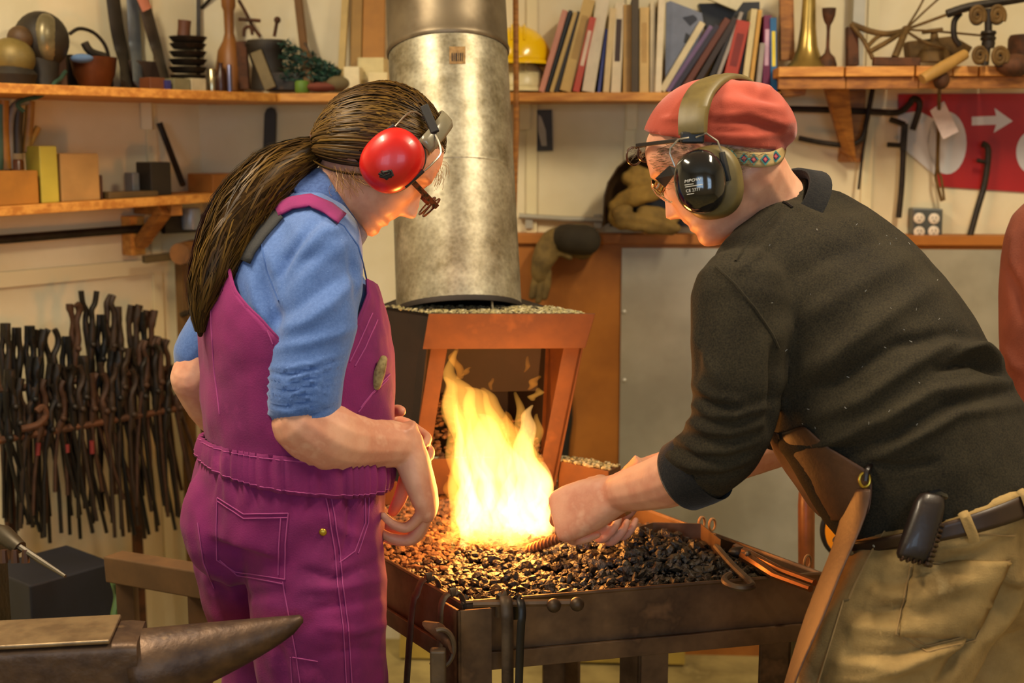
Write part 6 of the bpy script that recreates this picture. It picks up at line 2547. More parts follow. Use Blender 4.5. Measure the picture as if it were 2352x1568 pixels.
glove_pile('leather_glove', 'tan work glove bunched up inside the helmet shell', [[(1415, 475, .14), (1440, 450, .15), (1470, 440, .16), (1505, 432, .16)], [(1440, 460, .15), (1480, 452, .17), (1520, 440, .17)],
                                                                                   [(1420, 480, .14), (1412, 500, .14), (1430, 515, .15)], [(1445, 410, .13), (1475, 420, .14), (1510, 432, .14)],
                                                                                   [(1460, 395, .13), (1490, 405, .13), (1520, 415, .13)]], M_GL2)
glove_pile('leather_glove', 'olive brown work glove lying flat along the helmet opening', [[(1425, 498, .17), (1470, 505, .18), (1520, 515, .18), (1555, 525, .18)], [(1430, 512, .17), (1480, 520, .18), (1540, 530, .17)],
                                                                                        [(1480, 485, .16), (1520, 492, .16), (1550, 500, .16)], [(1420, 490, .16), (1440, 480, .16)]], M(136, 108, 50, .85, 0, .6, 20, bump=.3), .017)

rod('fire_shovel_shank', 'black iron shank hanging behind the right side of the hood', 'iron shank', [(1302, 900, .083), (1306, 960, .083), (1300, 1010, .083), (1296, 1060, .083)], .013, M_BLACK)
# wooden post and amber disc behind the forge at the right
po = tag(obj('varnished_handle', MB().tube([W(1852, 1420, 2.6), W(1852, 1280, 2.6), W(1852, 1160, 2.6), W(1851, 1130, 2.6), W(1850, 1118, 2.6)], [.017, .017, .0175, .015, .006], 14), M(112, 62, 26, .4, 0, .6, 14)),
         'dark varnished wooden handle standing upright behind the forge', 'handle')  # wooden tool handle with a rounded top
rod_b = W(1852, 1420, 2.6)
po2 = tag(obj('tool_stand', MB().beam(V((rod_b.x, rod_b.y, 0)), rod_b, .05, .05), M_IRON, None, smooth=None), 'dark iron stand under the upright wooden handle', 'stand')
am = thing('amber_drum', 'orange yellow drum with black rim seen past the apron', 'drum', V((W(1960, 1230, 2.7).x, W(1960, 1230, 2.7).y, 0)))
c = W(1960, 1215, 2.7)
obj('face', MB().lathe([(.062, 0), (.062, .01), (.0, .012)], c, V((-.1, -1, 0)), 36), mat('amber_paint', hexc(226, 142, 16), .5), am)
obj('rim', MB().tube([c + V((math.cos(a) * .066, 0, math.sin(a) * .066)) for a in (2 * math.pi * k / 40 for k in range(40))], .006, 8, closed=True), M_BLACK, am)
obj('stand', MB().beam(V((c.x, c.y + .03, 0)), V((c.x, c.y + .03, c.z)), .04, .04), M_IRON, am, smooth=None)
# chair / bench legs at the far right bottom
bn = thing('wooden_bench', 'dark reddish wooden bench standing behind the khaki trousers', 'bench', V((.94, 2.2, 0)))
obj('seat', MB().prism([W(2322, 1398, 2.26), W(2420, 1398, 2.26), W(2420, 1384, 2.33), W(2330, 1384, 2.33)], (0, 0, -.05)), M(120, 58, 26, .5, 0, .6, 10), bn, smooth=None, bevel=.003)
for x, t in ((2338, 2.275), (2405, 2.275), (2344, 2.318), (2407, 2.318)):
    p = W(x, 1420, t)
    obj('leg', MB().beam(V((p.x, p.y, 0)), V((p.x, p.y, W(x, 1400, t).z)), .035, .035), M(104, 52, 22, .5, 0, .6, 10), bn, smooth=None)
obj('stretcher', MB().beam(W(2336, 1522, 2.275), W(2405, 1522, 2.275), .03, .03), M(104, 52, 22, .5, 0, .6, 10), bn, smooth=None)

# ------------------------------------------------------------------ clutter on the left shelf
def SL(px, py, out=.12):          # point above the left shelf: on the left wall side, on the back wall right of the corner
    return PL(px, py, out) if px < 478 else PB(px, py, out)


def foot(px, out=.12):
    p = SL(px, 200, out)
    return V((p.x, p.y, ZS))


def SK(px):
    return 3.35 / FPX if px < 478 else 3.6 / FPX


def lathe_thing(name, lab, cat, px, prof, m, out=.12, grp=None, part='body'):
    """prof in pixels: (half width, height)"""
    o = thing(name, lab, cat, foot(px, out), grp)
    k = SK(px)
    obj(part, MB().lathe([(max(.0005, r * k), z * k) for r, z in prof], foot(px, out), (0, 0, 1), 24), m, o)
    return o


def box_thing(name, lab, cat, x0, x1, y0, m, out=.12, dep=.08, z0=None, y1=None):
    a, b = foot(x0, out), foot(x1, out)
    if y1 is not None:
        a.z, b.z = SL(x0, y1, out).z, SL(x1, y1, out).z
    zt = SL((x0 + x1) / 2, y0, out).z
    n = LN if x0 < 478 else BN
    o = obj(name, MB().prism([a, b, V((b.x, b.y, zt)), V((a.x, a.y, zt))], -n * dep), m, None, smooth=None, bevel=.002)
    return tag(o, lab, cat)


def ball_thing(name, lab, cat, px, py, rx, ry, m, out=.12, rz=None):
    k = SK(px)
    c = SL(px, py, out)
    o = obj(name, MB().ball(c, (rx * k, (rz or rx) * k, ry * k), 20, 14), m, None, smooth=180)
    return tag(o, lab, cat)


def stick(name, lab, cat, pts, r, m, out=.1, flat=1.0, n=8):
    p = [SL(x, y, (q[0] if q else out)) for x, y, *q in pts]
    o = obj(name, MB().tube(catmull(p, 4) if len(p) > 2 else p, r, n, up=(LN if pts[0][0] < 478 else BN), flat=flat), m)
    return tag(o, lab, cat)


M_BRN = M(84, 58, 26, .6, 0, .55, 16)
M_DK = M(44, 36, 24, .6, .2, .6, 20)
# round headed forms at the far left
hf_ = thing('wig_block', 'dark domed iron helmet form with shiny front on the left shelf', 'helmet', foot(100, .12))
obj('dome', MB().ball(SL(95, 92, .12), (.068, .07, .072), 20, 14), M_DK, hf_, smooth=180)
obj('face_plate', MB().ball(SL(108, 88, .15), (.034, .05, .062), 16, 12), M(126, 116, 84, .35, .4, .6, 18), hf_, smooth=180)
obj('neck', MB().lathe([(.05, 0), (.045, .04), (.05, .1)], foot(95, .12), (0, 0, 1), 20), M_DK, hf_)
hh = thing('ball_finial', 'brown wooden ball on a pale domed iron base at the shelf end', 'knob', foot(36, .15))
obj('ball', MB().ball(SL(46, 88, .15), .031, 16, 12), M_BRN, hh, smooth=180)
obj('base', MB().ball(SL(26, 135, .15), (.058, .05, .052), 18, 12), M(122, 104, 52, .5, .3, .6, 14), hh, smooth=180)
obj('foot', MB().lathe([(.05, 0), (.06, .03), (.045, .05)], foot(30, .15), (0, 0, 1), 18), M_DK, hh)
# crate, copper bowl, blade, sickle
box_thing('wooden_crate', 'small dark brown crate beside the copper bowl', 'crate', 104, 156, 118, M(74, 44, 20), .13, .09)
lathe_thing('copper_bowl', 'wide dark copper bowl on the left shelf', 'bowl', 218, [(18, 0), (32, 6), (46, 36), (52, 74), (48, 74), (38, 32)], M(104, 58, 30, .35, .6), .13)
stick('iron_sickle', 'thin curved iron sickle behind the copper bowl', 'sickle', [(160, 78), (180, 66), (205, 70), (226, 84), (244, 110), (252, 150), (254, 196, .14)], .005, M_IRON, .08)
stick('iron_hook', 'stubby iron hook lying over the copper bowl', 'hook', [(194, 98), (202, 112), (214, 122), (240, 130)], .011, M_DK, .14)
tag(obj('blue_rag', MB().ball(SL(188, 134, .16), (.03, .02, .012), 12, 8), M(92, 120, 156, .9)), 'small blue rag on the copper bowl', 'rag')
stick('steel_blade', 'wide dark steel blade leaning on wall behind the bowl', 'blade', [(258, -20), (268, 60), (282, 130), (292, 196, .16)], .022, M_DK, .05, .25)  # long plain steel blades leaning on the wall
stick('steel_blade', 'pale grey steel blade leaning between two dark ones', 'blade', [(304, -20), (308, 60), (312, 120), (318, 196, .14)], .020, M(112, 120, 128, .4, .6), .04, .2)
stick('steel_blade', 'dark steel blade with copper pink tip leaning on wall', 'blade', [(326, -10), (345, 60), (362, 120), (384, 196, .16)], .020, M(72, 62, 50, .5, .4), .06, .25)
stick('copper_tip', 'copper pink tip of hide at top of dark blade', 'hide', [(322, -14, .075), (330, 4, .075), (338, 22, .075)], .017, M(190, 118, 90, .6), .075, .3)
pan = thing('iron_pan_stack', 'stack of black iron pans topped with rusty stub', 'pans', foot(432, .13))
for k, (y, r) in enumerate(((198, 42), (180, 44), (162, 46), (144, 46), (126, 45), (108, 44), (92, 46))):
    c = SL(432, y, .13)
    q = SK(432)
    obj('pan', MB().lathe([(r * q * .8, -.006), (r * q, .008), (r * q * .97, .009), (r * q * .7, -.003)], c, (0, 0, 1), 24), M_IRON, pan)
obj('stub', MB().lathe([(16 * SK(432), 0), (15 * SK(432), .02), (16 * SK(432), .042)], SL(422, 82, .13), (.1, 0, 1), 16), M(100, 58, 34), pan)
stick('iron_post', 'black square iron post behind the pans', 'post', [(456, -30), (456, 205)], .008, M_IRON, .03, 1.0, 4)
stick('iron_brace', 'thin diagonal iron strip against the wall above the pans', 'strip', [(462, 20, .02), (496, -16, .02)], .006, M_DK, .02, .4)
# boxes at the shelf edge
box_thing('small_box', 'small olive box at the shelf edge below the pans', 'box', 400, 438, 180, M(126, 118, 84), .21, .05)
box_thing('small_box', 'small off white carton beside the steel can', 'box', 440, 474, 180, M(198, 184, 146), .21, .05)
box_thing('small_box', 'small blue tin between red and olive boxes', 'box', 382, 394, 184, M(48, 46, 110), .21, .04)
box_thing('small_box', 'small rusty red box beside the blue tin', 'box', 345, 380, 178, M(112, 62, 30), .2, .05)
lathe_thing('steel_can', 'shiny narrow steel can on the shelf edge', 'can', 487, [(9, 0), (9.5, 2), (9.5, 54), (8, 56)], M(206, 190, 150, .22, .9), .18)
lathe_thing('dark_bottle', 'dark red bottle standing beside the steel can', 'bottle', 508, [(11, 0), (12, 3), (12, 42), (7, 54), (5, 66), (6, 70)], M(62, 34, 22, .3), .17)
lathe_thing('blue_tube', 'slim bluish steel tube standing on the shelf', 'tube', 528, [(5, 0), (5, 62), (4, 64)], M(118, 122, 158, .3, .7), .2)
lathe_thing('wooden_vase', 'tall orange brown turned wooden bottle with narrow neck', 'bottle', 531, [(20, 0), (30, 10), (34, 60), (28, 100), (16, 122), (11, 140), (12, 190), (16, 200), (17, 230)], M(142, 90, 36, .45, 0, .7, 10), .10)
wd_ = thing('wire_easel', 'rusty bent iron rods standing above the dark iron bulk', 'ironwork', foot(575, .1))
for pts in ([(548, 0, .1), (565, 30, .1), (580, 60, .1), (598, 84, .1)], [(548, 44, .11), (575, 46, .11), (598, 48, .11)], [(560, 84, .12), (562, 66, .12), (575, 62, .12), (580, 80, .12)], [(630, 84, .12), (634, 62, .12), (637, 44, .12)]):
    obj('rod', MB().tube(catmull([PB(*p) for p in pts], 4), .005, 8), M_RUST, wd_)
obj('knob', MB().ball(PB(637, 46, .12), .010, 10, 8), M_RUST, wd_)
stumpv = thing('iron_vise', 'bulky dark iron leg vise part standing on the shelf', 'vise', foot(605, .13))
obj('jaw', MB().loft([(PB(612, 92, .13), BD * .055, BN * .035), (PB(610, 102, .13), BD * .06, BN * .04), (PB(608, 116, .13), BD * .05, BN * .035), (PB(615, 150, .13), BD * .045, BN * .03), (PB(615, 207, .13), BD * .05, BN * .035)], 18), M_DK, stumpv)
obj('strap', MB().beam(PB(588, 118, .17), PB(622, 204, .17), .034, .012, BN), M(118, 102, 66, .5, .4), stumpv, smooth=None, bevel=.002)
obj('side_plate', MB().beam(PB(555, 95, .12), PB(562, 205, .12), .03, .02, BN), M_RUST, stumpv, smooth=None, bevel=.002)
obj('base', MB().box(PB(650, 188, .13), (.11, .06, .05)), M_IRON, stumpv, smooth=None, bevel=.003)
stick('wooden_stake', 'long brown wooden stake leaning from shelf up the wall', 'stake', [(682, -30, .03), (692, 60, .08), (702, 140, .14), (708, 206, .18)], .0125, M(112, 78, 40, .7), .1, .7)
box_thing('iron_plate', 'dark iron plate standing behind the copper bowl', 'plate', 160, 262, 128, M_DK, .06, .012)
box_thing('rusty_gear_box', 'squat dark rusty iron box behind the machetes', 'iron box', 300, 372, 140, M(58, 40, 26), .07, .05)
stick('green_rope', 'dark green rope dangling over the shelf edge by the helmet form', 'rope', [(150, 165, .17), (138, 182, .22), (126, 190, .25), (116, 205, .255), (88, 222, .255), (60, 228, .25), (40, 240, .25), (54, 256, .25)], .0055, M(30, 62, 44, .7), .2)
# green foliage
rg_ = random.Random(31)
fo = thing('evergreen_wreath', 'dark green artificial evergreen sprig heap on the shelf', 'foliage', foot(705, .12))
lf = MB()
M_LEAF = mat('evergreen', hexc(18, 52, 40), .6, island=[hexc(12, 40, 30), hexc(24, 66, 48), hexc(16, 48, 44), hexc(34, 78, 52)])
for k in range(900):
    s = rg_.random()
    cx_ = 648 + 128 * s
    top_ = 92 + 70 * s ** 1.3
    y = rg_.uniform(top_, 188 - 10 * abs(s - .5))
    c = PB(cx_ + rg_.uniform(-10, 10), y, rg_.uniform(.06, .19))
    d = V((rg_.uniform(-1, 1), rg_.uniform(-1, .4), rg_.uniform(-.5, 1))).normalized() * rg_.uniform(.012, .028)
    w_ = d.cross(V((rg_.uniform(-1, 1), rg_.uniform(-1, 1), .3))).normalized() * .0035
    lf.add([c - d * .5, c + w_, c + d * .5, c - w_], [(0, 1, 2, 3)])
lo_ = obj('needles', lf, M_LEAF, fo, smooth=None)
lo_['kind'] = 'stuff'
for pts in ([(655, 190, .12), (680, 140, .12), (660, 100, .12)], [(700, 190, .12), (720, 140, .13), (700, 98, .12)], [(720, 190, .13), (760, 160, .14), (775, 155, .14)]):
    obj('branch', MB().tube([PB(*p) for p in pts], .004, 6), M_BRN, fo)
tag(obj('green_tape', MB().lathe([(.016, 0), (.02, .005), (.02, .03), (.016, .035)], foot(694, .2), (0, 0, 1), 16), M(96, 130, 40)), 'small lime green tape roll at the foot of the stake', 'tape')
tag(obj('red_rag', MB().ball(PB(738, 200, .19), (.05, .03, .013), 14, 8), M(122, 62, 46, .9)), 'crumpled rust coloured rag at the shelf edge', 'rag')
tag(obj('stone_lump', MB().ball(PB(778, 192, .18), (.036, .03, .022), 12, 8), M(110, 96, 64, .9)), 'grey brown stone lump beside the rag', 'stone')
# boards standing left of the pipe
for i, (x0, x1, xb0, xb1, c, lab) in enumerate(((790, 806, 775, 790, (188, 160, 96), 'narrow pale lath leaning beside the foliage'), (812, 836, 806, 830, (150, 112, 44), 'mid brown board leaning left of the stove pipe'),
                                                (838, 886, 832, 884, (162, 108, 28), 'wide golden brown board leaning left of the stove pipe'))):
    o = obj('leaning_board', MB().prism([PB(x0, -40, .02), PB(x1, -40, .02), V(foot(xb1, .09)), V(foot(xb0, .09))], BN * .018), M(*c, .6, 0, .78, 9), None, smooth=None, bevel=.001)
    tag(o, lab, 'board')
box_thing('white_carton', 'narrow white carton standing on the shelf left of the stove pipe', 'box', 790, 826, 153, M(226, 212, 170), .19, .06)
box_thing('white_carton', 'larger cream carton behind the narrow white one', 'box', 822, 882, 132, M(212, 196, 142), .12, .08)
box_thing('white_carton', 'flat cream carton with green print near the stove pipe', 'box', 846, 890, 166, M(222, 206, 156), .19, .05)

# ------------------------------------------------------------------ lower shelf on the left wall
lsf = thing('low_shelf', 'lower pine shelf with wooden bracket on the left wall', 'shelf', PL(200, 480, .1))
e0, e1 = PL(-120, 482, .20), PL(560, 440, .20)
obj('board', MB().prism([e0, e1, e1 - LN * .198, e0 - LN * .198], (0, 0, -.024)), M_PINE, lsf, smooth=None, bevel=.002)
ub, ut = PL(308, 585, .025), PL(308, 478, .025)
obj('bracket_upright', MB().beam(ub, V((ub.x, ub.y, e0.z - .045)), .048, .045, LN), M_PINE, lsf, smooth=None, bevel=.002)
obj('bracket_brace', MB().beam(PL(322, 560, .05), PL(322, 478, .05) + LN * .12 + V((0, 0, .0)), .035, .03, LN), M_PINE_D, lsf, smooth=None, bevel=.002)
obj('bracket_arm', MB().beam(PL(318, 478, .005), PL(318, 478, .005) + LN * .185, .035, .03), M_PINE_D, lsf, smooth=None, bevel=.002)


def e_at(px):          # a point of the shelf top under a picture column
    s = (px + 120) / 680
    return e0.lerp(e1, s)


def on_low(px, back=.06):
    return e_at(px) - LN * back


def low_box(name, lab, cat, x0, x1, y0, m, back=.05, dep=.09):
    a, b = on_low(x0, back), on_low(x1, back)
    zt = WPL((x0 + x1) / 2, y0, a, LN).z
    o = obj(name, MB().prism([a, b, V((b.x, b.y, zt)), V((a.x, a.y, zt))], -LN * dep), m, None, smooth=None, bevel=.003)
    return tag(o, lab, cat)


low_box('wooden_box', 'orange brown wooden box at the end of the lower shelf', 'box', -40, 72, 392, M(176, 116, 36, .6, 0, .75, 8), .02, .12)
low_box('yellow_jar', 'tall yellow rectangular jar on the lower shelf', 'jar', 82, 120, 335, M(196, 178, 66, .4, 0, .85, 8), .03, .07)
low_box('wood_offcut', 'pale brown wood offcut standing beside the yellow jar', 'block', 126, 212, 352, M(182, 138, 76, .6, 0, .78, 7), .03, .06)
low_box('dark_wedge', 'small dark red wedge beside the pale offcut', 'block', 214, 224, 402, M(74, 42, 22), .04, .04)
low_box('steel_tin', 'narrow grey tin on the lower shelf', 'tin', 320, 338, 396, M(128, 132, 136, .4, .5), .09, .04)
low_box('black_box', 'dark iron box on the lower shelf by the wall stud', 'box', 350, 402, 372, M(46, 40, 28), .06, .07)
low_box('moulding_strip', 'flat brown offcuts lying along the lower shelf', 'wood strip', 232, 352, 440, M(96, 74, 38), .03, .06)
ang = tag(obj('iron_handle', MB().tube(catmull([WPL(366, 282, on_low(366, .16), LN), WPL(388, 340, on_low(380, .14), LN), WPL(420, 424, on_low(410, .05), LN)], 4), .009, 8), M_IRON), 'long black handle leaning on the wall over the black box', 'handle')  # black iron handle of a long tool
bx3 = low_box('cigar_box', 'open orange pine box behind the ponytail on the lower shelf', 'box', 505, 600, 398, M(186, 120, 50, .55, 0, .75, 8), .05, .12)
# tool handles and pipe bend hanging at the far left under the upper shelf
for i, (pts, r, c, lab) in enumerate((([(8, 230), (8, 300), (14, 388)], .014, (168, 112, 30), 'amber wooden handle hanging at the left end under the shelf'),
                                      ([(24, 388), (22, 290), (30, 250), (48, 234), (66, 234)], .010, (128, 124, 116), 'grey bent steel pipe hanging under the left shelf'),
                                      ([(42, 385), (40, 300), (44, 250)], .013, (58, 46, 24), 'dark long jaw tool hanging beside the grey pipe'),
                                      ([(60, 350), (66, 290), (70, 232)], .012, (150, 106, 40), 'brown handled tool hanging from the shelf end'),
                                      ([(58, 345), (74, 318), (88, 292)], .008, (190, 142, 56), 'short brass coloured tool leaning under the shelf'),
                                      ([(2, 240), (0, 330), (-4, 390)], .012, (60, 92, 70), 'green handled tool hanging behind the amber handle'))):
    p = [PL(x, y, .10) for x, y in pts]
    tag(obj('hanging_tool', MB().tube(catmull(p, 4), r, 10), M(*c, .5, 0, .7, 14)), lab, 'tool')
sj = thing('spice_jar', 'small glass jar with white lid and dark contents behind the wooden box', 'jar', on_low(63, .13))
k0 = on_low(63, .10)
zt = WPL(63, 352, k0, LN).z
obj('glass', MB().lathe([(.017, 0), (.018, .01), (.018, zt - k0.z - .02), (.015, zt - k0.z - .014)], k0, (0, 0, 1), 18), M(110, 60, 22, .25), sj)
obj('lid', MB().lathe([(.018, zt - k0.z - .015), (.018, zt - k0.z)], k0, (0, 0, 1), 18), M(150, 130, 90), sj)

# things on the wall below the lower shelf
cn_ = thing('grey_can', 'grey metal can on black iron plate under the lower shelf', 'can', PL(440, 528, .12))
obj('can', MB().lathe([(.026, 0), (.027, .004), (.027, .055), (.025, .06)], PL(440, 526, .12), (0, 0, 1), 20), M(150, 158, 166, .4, .3), cn_)
obj('plate', MB().beam(PL(375, 516, .10), PL(470, 512, .10), .05, .02, LN), M_IRON, cn_, smooth=None)
ml = thing('wooden_mallet', 'wooden mallet with round brown head and iron wedge on the left wall', 'mallet', PL(430, 600, .12))
obj('head', MB().tube([PL(412, 583, .16), PL(440, 578, .12), PL(490, 570, .06)], [.030, .034, .033], 18), M(128, 82, 34, .6, 0, .6, 14), ml)
obj('wedge', MB().beam(PL(330, 596, .10), PL(412, 586, .12), .02, .026, LN), M(82, 66, 34, .6, .2), ml, smooth=None, bevel=.002)
pst = thing('tool_post', 'upright old wooden post carrying hooks on the left wall', 'post', V((PL(418, 800, .08).x, PL(418, 800, .08).y, 0)))
pz = PL(418, 590, .08)
obj('post', MB().beam(V((pz.x, pz.y, 0)), pz, .032, .032, LN), M(120, 86, 40, .7, 0, .6, 9), pst, smooth=None, bevel=.002)
obj('peg', MB().tube([PL(418, 722, .09), PL(440, 716, .16), PL(456, 712, .18)], .008, 8), M_IRON, pst)
obj('peg', MB().tube([PL(418, 905, .09), PL(440, 900, .14)], .007, 8), M_IRON, pst)

# ------------------------------------------------------------------ tong rack
rack = thing('tong_rack', 'rusty iron rack rails on the left wall hung with tongs', 'rack', V((PL(200, 1000, .15).x, PL(200, 1000, .15).y, 0)))
for y0, y1, out, r in ((1022, 930, .24, .010), (905, 838, .17, .010)):
    obj('rail', MB().tube([PL(-60, y0, out), PL(450, y1, out)], r, 8), M_RUST, rack)
for px in (6, 300, 470):
    p = PL(px, 900, .12)
    zt = PL(px, 820 if px < 400 else 800, .12).z
    obj('upright', MB().beam(V((p.x, p.y, 0)), V((p.x, p.y, zt)), .022, .022, LN), M_RUST, rack, smooth=None)
    for (y0, y1, out) in ((1022, 930, .24), (905, 838, .17)):
        yy = y0 + (y1 - y0) * (px + 60) / 510
        a = PL(px, yy, out)
        obj('arm', MB().tube([a, V((p.x, p.y, a.z))], .007, 6), M_RUST, rack)
rt = random.Random(77)
M_T = [M(36, 29, 20, .5, .4, .6, 30), M(54, 38, 22, .6, .3, .6, 30), M(28, 27, 25, .45, .5, .6, 30), M(70, 44, 24, .65, .3, .6, 30)]
M_TR = M(116, 28, 22, .6)
# (head x, head top y, pivot y, foot x, foot y, jaw style, depth out)
TONGS = []
heads = [(12, 742, 0), (38, 752, 1), (68, 748, 0), (86, 756, 2), (118, 756, 3), (152, 772, 1), (172, 698, 4), (204, 668, 5), (232, 722, 1), (254, 678, 6), (268, 704, 0), (305, 700, 2), (322, 716, 0), (340, 712, 2), (355, 775, 3), (378, 780, 6)]
for i, (x, y, st) in enumerate(heads):
    TONGS.append((x, y, y + rt.uniform(95, 130), x + rt.uniform(-20, 60), rt.uniform(1180, 1270) - x * .12, st, .17))
for i in range(24):
    x = 4 + i * 17.2 + rt.uniform(-6, 6)
    y = rt.uniform(815, 905) - x * .12
    TONGS.append((x, y, y + rt.uniform(80, 110), x + rt.uniform(-10, 75), rt.uniform(1150, 1285) - x * .15, rt.randrange(7), .24))
ORD = ['first', 'second', 'third', 'fourth', 'fifth', 'sixth', 'seventh', 'eighth', 'ninth', 'tenth', 'eleventh', 'twelfth', 'thirteenth', 'fourteenth', 'fifteenth', 'sixteenth',
       'seventeenth', 'eighteenth', 'nineteenth', 'twentieth', 'twenty-first', 'twenty-second', 'twenty-third', 'twenty-fourth', 'twenty-fifth']
look = ['flat straight jaws', 'slim open jaws', 'broad angled jaws', 'rounded bolt jaws', 'split crown jaws', 'tall forked jaws', 'hooked jaws']
TL = ['dull black', 'brown', 'blue black', 'rusty']
for i, (x, y, yp, xf, yf, st, out) in enumerate(TONGS):
    mi = rt.randrange(4)
    m = M_T[mi]
    piv = PL(x + (xf - x) * .12, yp, out)
    o = thing('forge_tongs', '%s tongs with %s, %s from the post on the %s rail' % (TL[mi], look[st], ORD[sum(1 for q in TONGS if q[6] == out and q[0] > x)], 'upper' if out < .2 else 'lower'), 'tongs', PL(xf, yf, out), 'forge tongs on the wall rack')
    sp = rt.uniform(8, 20)
    for s in (-1, 1):
        jw = {0: 5, 1: 7, 2: 8, 3: 10, 4: 10, 5: 12, 6: 9}[st]
        pj = []
        if st == 5:
            pj = [(x + s * 18, y), (x + s * 14, y + 28), (x + s * 6, y + 45), (x + s * 8, y + 70)]
        elif st == 4:
            pj = [(x + s * 8 - 4, y), (x + s * 11, y + 12), (x + s * 4, y + 40), (x + s * 7, y + 70)]
        elif st == 3:
            pj = [(x + s * 7, y), (x + s * 15, y + 18), (x + s * 14, y + 38), (x + s * 5, y + 62)]
        elif st == 6:
            pj = [(x + s * 3 + 4, y), (x + s * 5 - 4, y + 18), (x + s * 8, y + 40), (x + s * 9, y + 70)]
        elif st == 2:
            pj = [(x + s * 9 + 6, y), (x + s * 8, y + 35), (x + s * 8, y + 66)]
        else:
            pj = [(x + s * jw * .6, y), (x + s * jw * .8, y + 30), (x + s * 9, y + 62)]
        path = [PL(a, b, out + s * .006) for a, b in pj] + [piv + LN * s * .006]
        nj = len(path)
        for q, dx in ((.2, .45), (.6, .9), (1.0, 1.0)):
            yy = yp + (yf - yp) * q + (0 if s < 0 else rt.uniform(-25, 10)) * q
            xx = x + (xf - x) * (.12 + .88 * q) - s * sp * dx
            path.append(PL(xx, yy, out + s * .004))
        c = catmull(path[:nj], 3)[:-1] + [path[nj - 1].lerp(path[nj], .5)] + path[nj:]
        rr = [(.0078 if k < (nj - 1) * 3 - 2 else .010 if k < (nj - 1) * 3 + 1 else .0052) for k in range(len(c))]
        if st in (0, 2, 4):
            for k in range(4):
                rr[k] = .0105
        obj('tong_arm', MB().tube(c, rr, 6), m, o, smooth=60)
    obj('rivet', MB().ball(piv + LN * .016, (.009, .009, .009), 8, 6), m, o)
    if i in (20, 24, 27):
        a, b = PL(x + (xf - x) * .45 + sp, yp + (yf - yp) * .35, out + .006), PL(x + (xf - x) * .65 + sp, yp + (yf - yp) * .45, out + .006)
        obj('paint_mark', MB().tube([a, b], .0062, 8), M_TR, o)

# hook tool in front of the rack
rod('iron_hook', 'rusty iron hook bar bent like a shepherd crook on the tong rack', 'hook', [(50, 985, .27), (85, 976, .28), (104, 955, .28), (98, 935, .28), (84, 945, .28)], .009, M_RUST, fn=PL)
# rod with clamp at the lower left
tc_ = thing('clamp_tool', 'grey bar clamp with thin pointed rod sticking out at the lower left', 'clamp', W(40, 1290, 2.3))
obj('body', MB().tube([W(-60, 1215, 2.35), W(10, 1228, 2.32), W(46, 1258, 2.3)], [.016, .018, .013], 10), M(78, 70, 56, .45, .5), tc_)
obj('rod', MB().tube([W(40, 1252, 2.3), W(90, 1285, 2.28), W(150, 1323, 2.25)], [.006, .0055, .003], 8), M(128, 122, 112, .35, .8), tc_)
for x in (8, 34, 58):
    obj('knob', MB().tube([W(x, 1262, 2.29), W(x + 1, 1292, 2.29)], [.006, .008], 8), M(70, 42, 24), tc_)
obj('stand', MB().beam(V((W(-30, 1250, 2.35).x, W(-30, 1250, 2.35).y, 0)), W(-30, 1228, 2.35), .05, .05), M_IRON, tc_, smooth=None)
# dark bin and timber beam low on the left
bi = thing('dark_bin', 'dark blue black box standing on the floor below the tongs', 'bin', V((W(170, 1400, 2.75).x, W(170, 1400, 2.75).y, 0)))
a, b = W(68, 1345, 2.72), W(262, 1290, 2.9)
obj('front', MB().prism([a, b, V((b.x, b.y, 0)), V((a.x, a.y, 0))], LN * -.2), M(24, 26, 36, .6, 0, .6, 9), bi, smooth=None, bevel=.004)
tb_ = thing('timber_beam', 'old brown timber beam lying low behind the overalls', 'beam', V((W(380, 1330, 2.6).x, W(380, 1330, 2.6).y, 0)))
obj('beam', MB().beam(W(262, 1300, 2.62), W(500, 1340, 2.45), .05, .055), M(104, 74, 42, .7, 0, .65, 8), tb_, smooth=None, bevel=.003)
for x, y, t in ((290, 1310, 2.60), (455, 1335, 2.48)):
    p = W(x, y, t)
    obj('leg', MB().beam(V((p.x, p.y, 0)), p, .035, .035), M(92, 64, 34, .7, 0, .65, 8), tb_, smooth=None)
rod_h = tag(obj('green_hose', MB().tube(catmull([W(262, 1330, 2.65), W(272, 1370, 2.62), W(264, 1420, 2.6), W(270, 1470, 2.58)], 4), .010, 8), M(60, 92, 40)), 'green hose hanging by the dark bin', 'hose')

# ------------------------------------------------------------------ anvil in the foreground
ZA = .845
an = thing('anvil', 'old scarred steel anvil with long horn in front of the overalls', 'anvil', V((WZ(120, 1470, ZA).x, WZ(120, 1470, ZA).y, 0)))
M_ANV = mat('anvil_steel', hexc(98, 76, 58), .45, .55, c2=hexc(62, 46, 38), scale=13, bump=.35, bscale=60, c3=hexc(140, 112, 78), rvar=.15)
M_ANT = mat('anvil_face', hexc(146, 124, 92), .36, .6, c2=hexc(116, 96, 72), scale=20, bump=.1)
t0, tip = WZ(312, 1452, ZA), WZ(692, 1417, ZA + .004)
adir = (WZ(312, 1470, ZA) - WZ(-100, 1492, ZA)).normalized()
adir = V((adir.x, adir.y, 0)).normalized()
aper = V((adir.y, -adir.x, 0))
if aper.y > 0:
    aper = -aper                        # towards the camera
front0 = WZ(312, 1478, ZA)
bodyL = .42
mid = front0 - aper * .052
mb = MB()
secs = []
for s, w, zt_, zb in ((-bodyL, .050, ZA, ZA - .10), (-.20, .052, ZA, ZA - .105), (-.02, .052, ZA, ZA - .11), (.0, .050, ZA - .002, ZA - .108)):
    c = mid + adir * s
    secs.append((V((c.x, c.y, (zt_ + zb) / 2)), aper * w, V((0, 0, (zt_ - zb) / 2)), 9.0))
mb.loft(secs, 40)
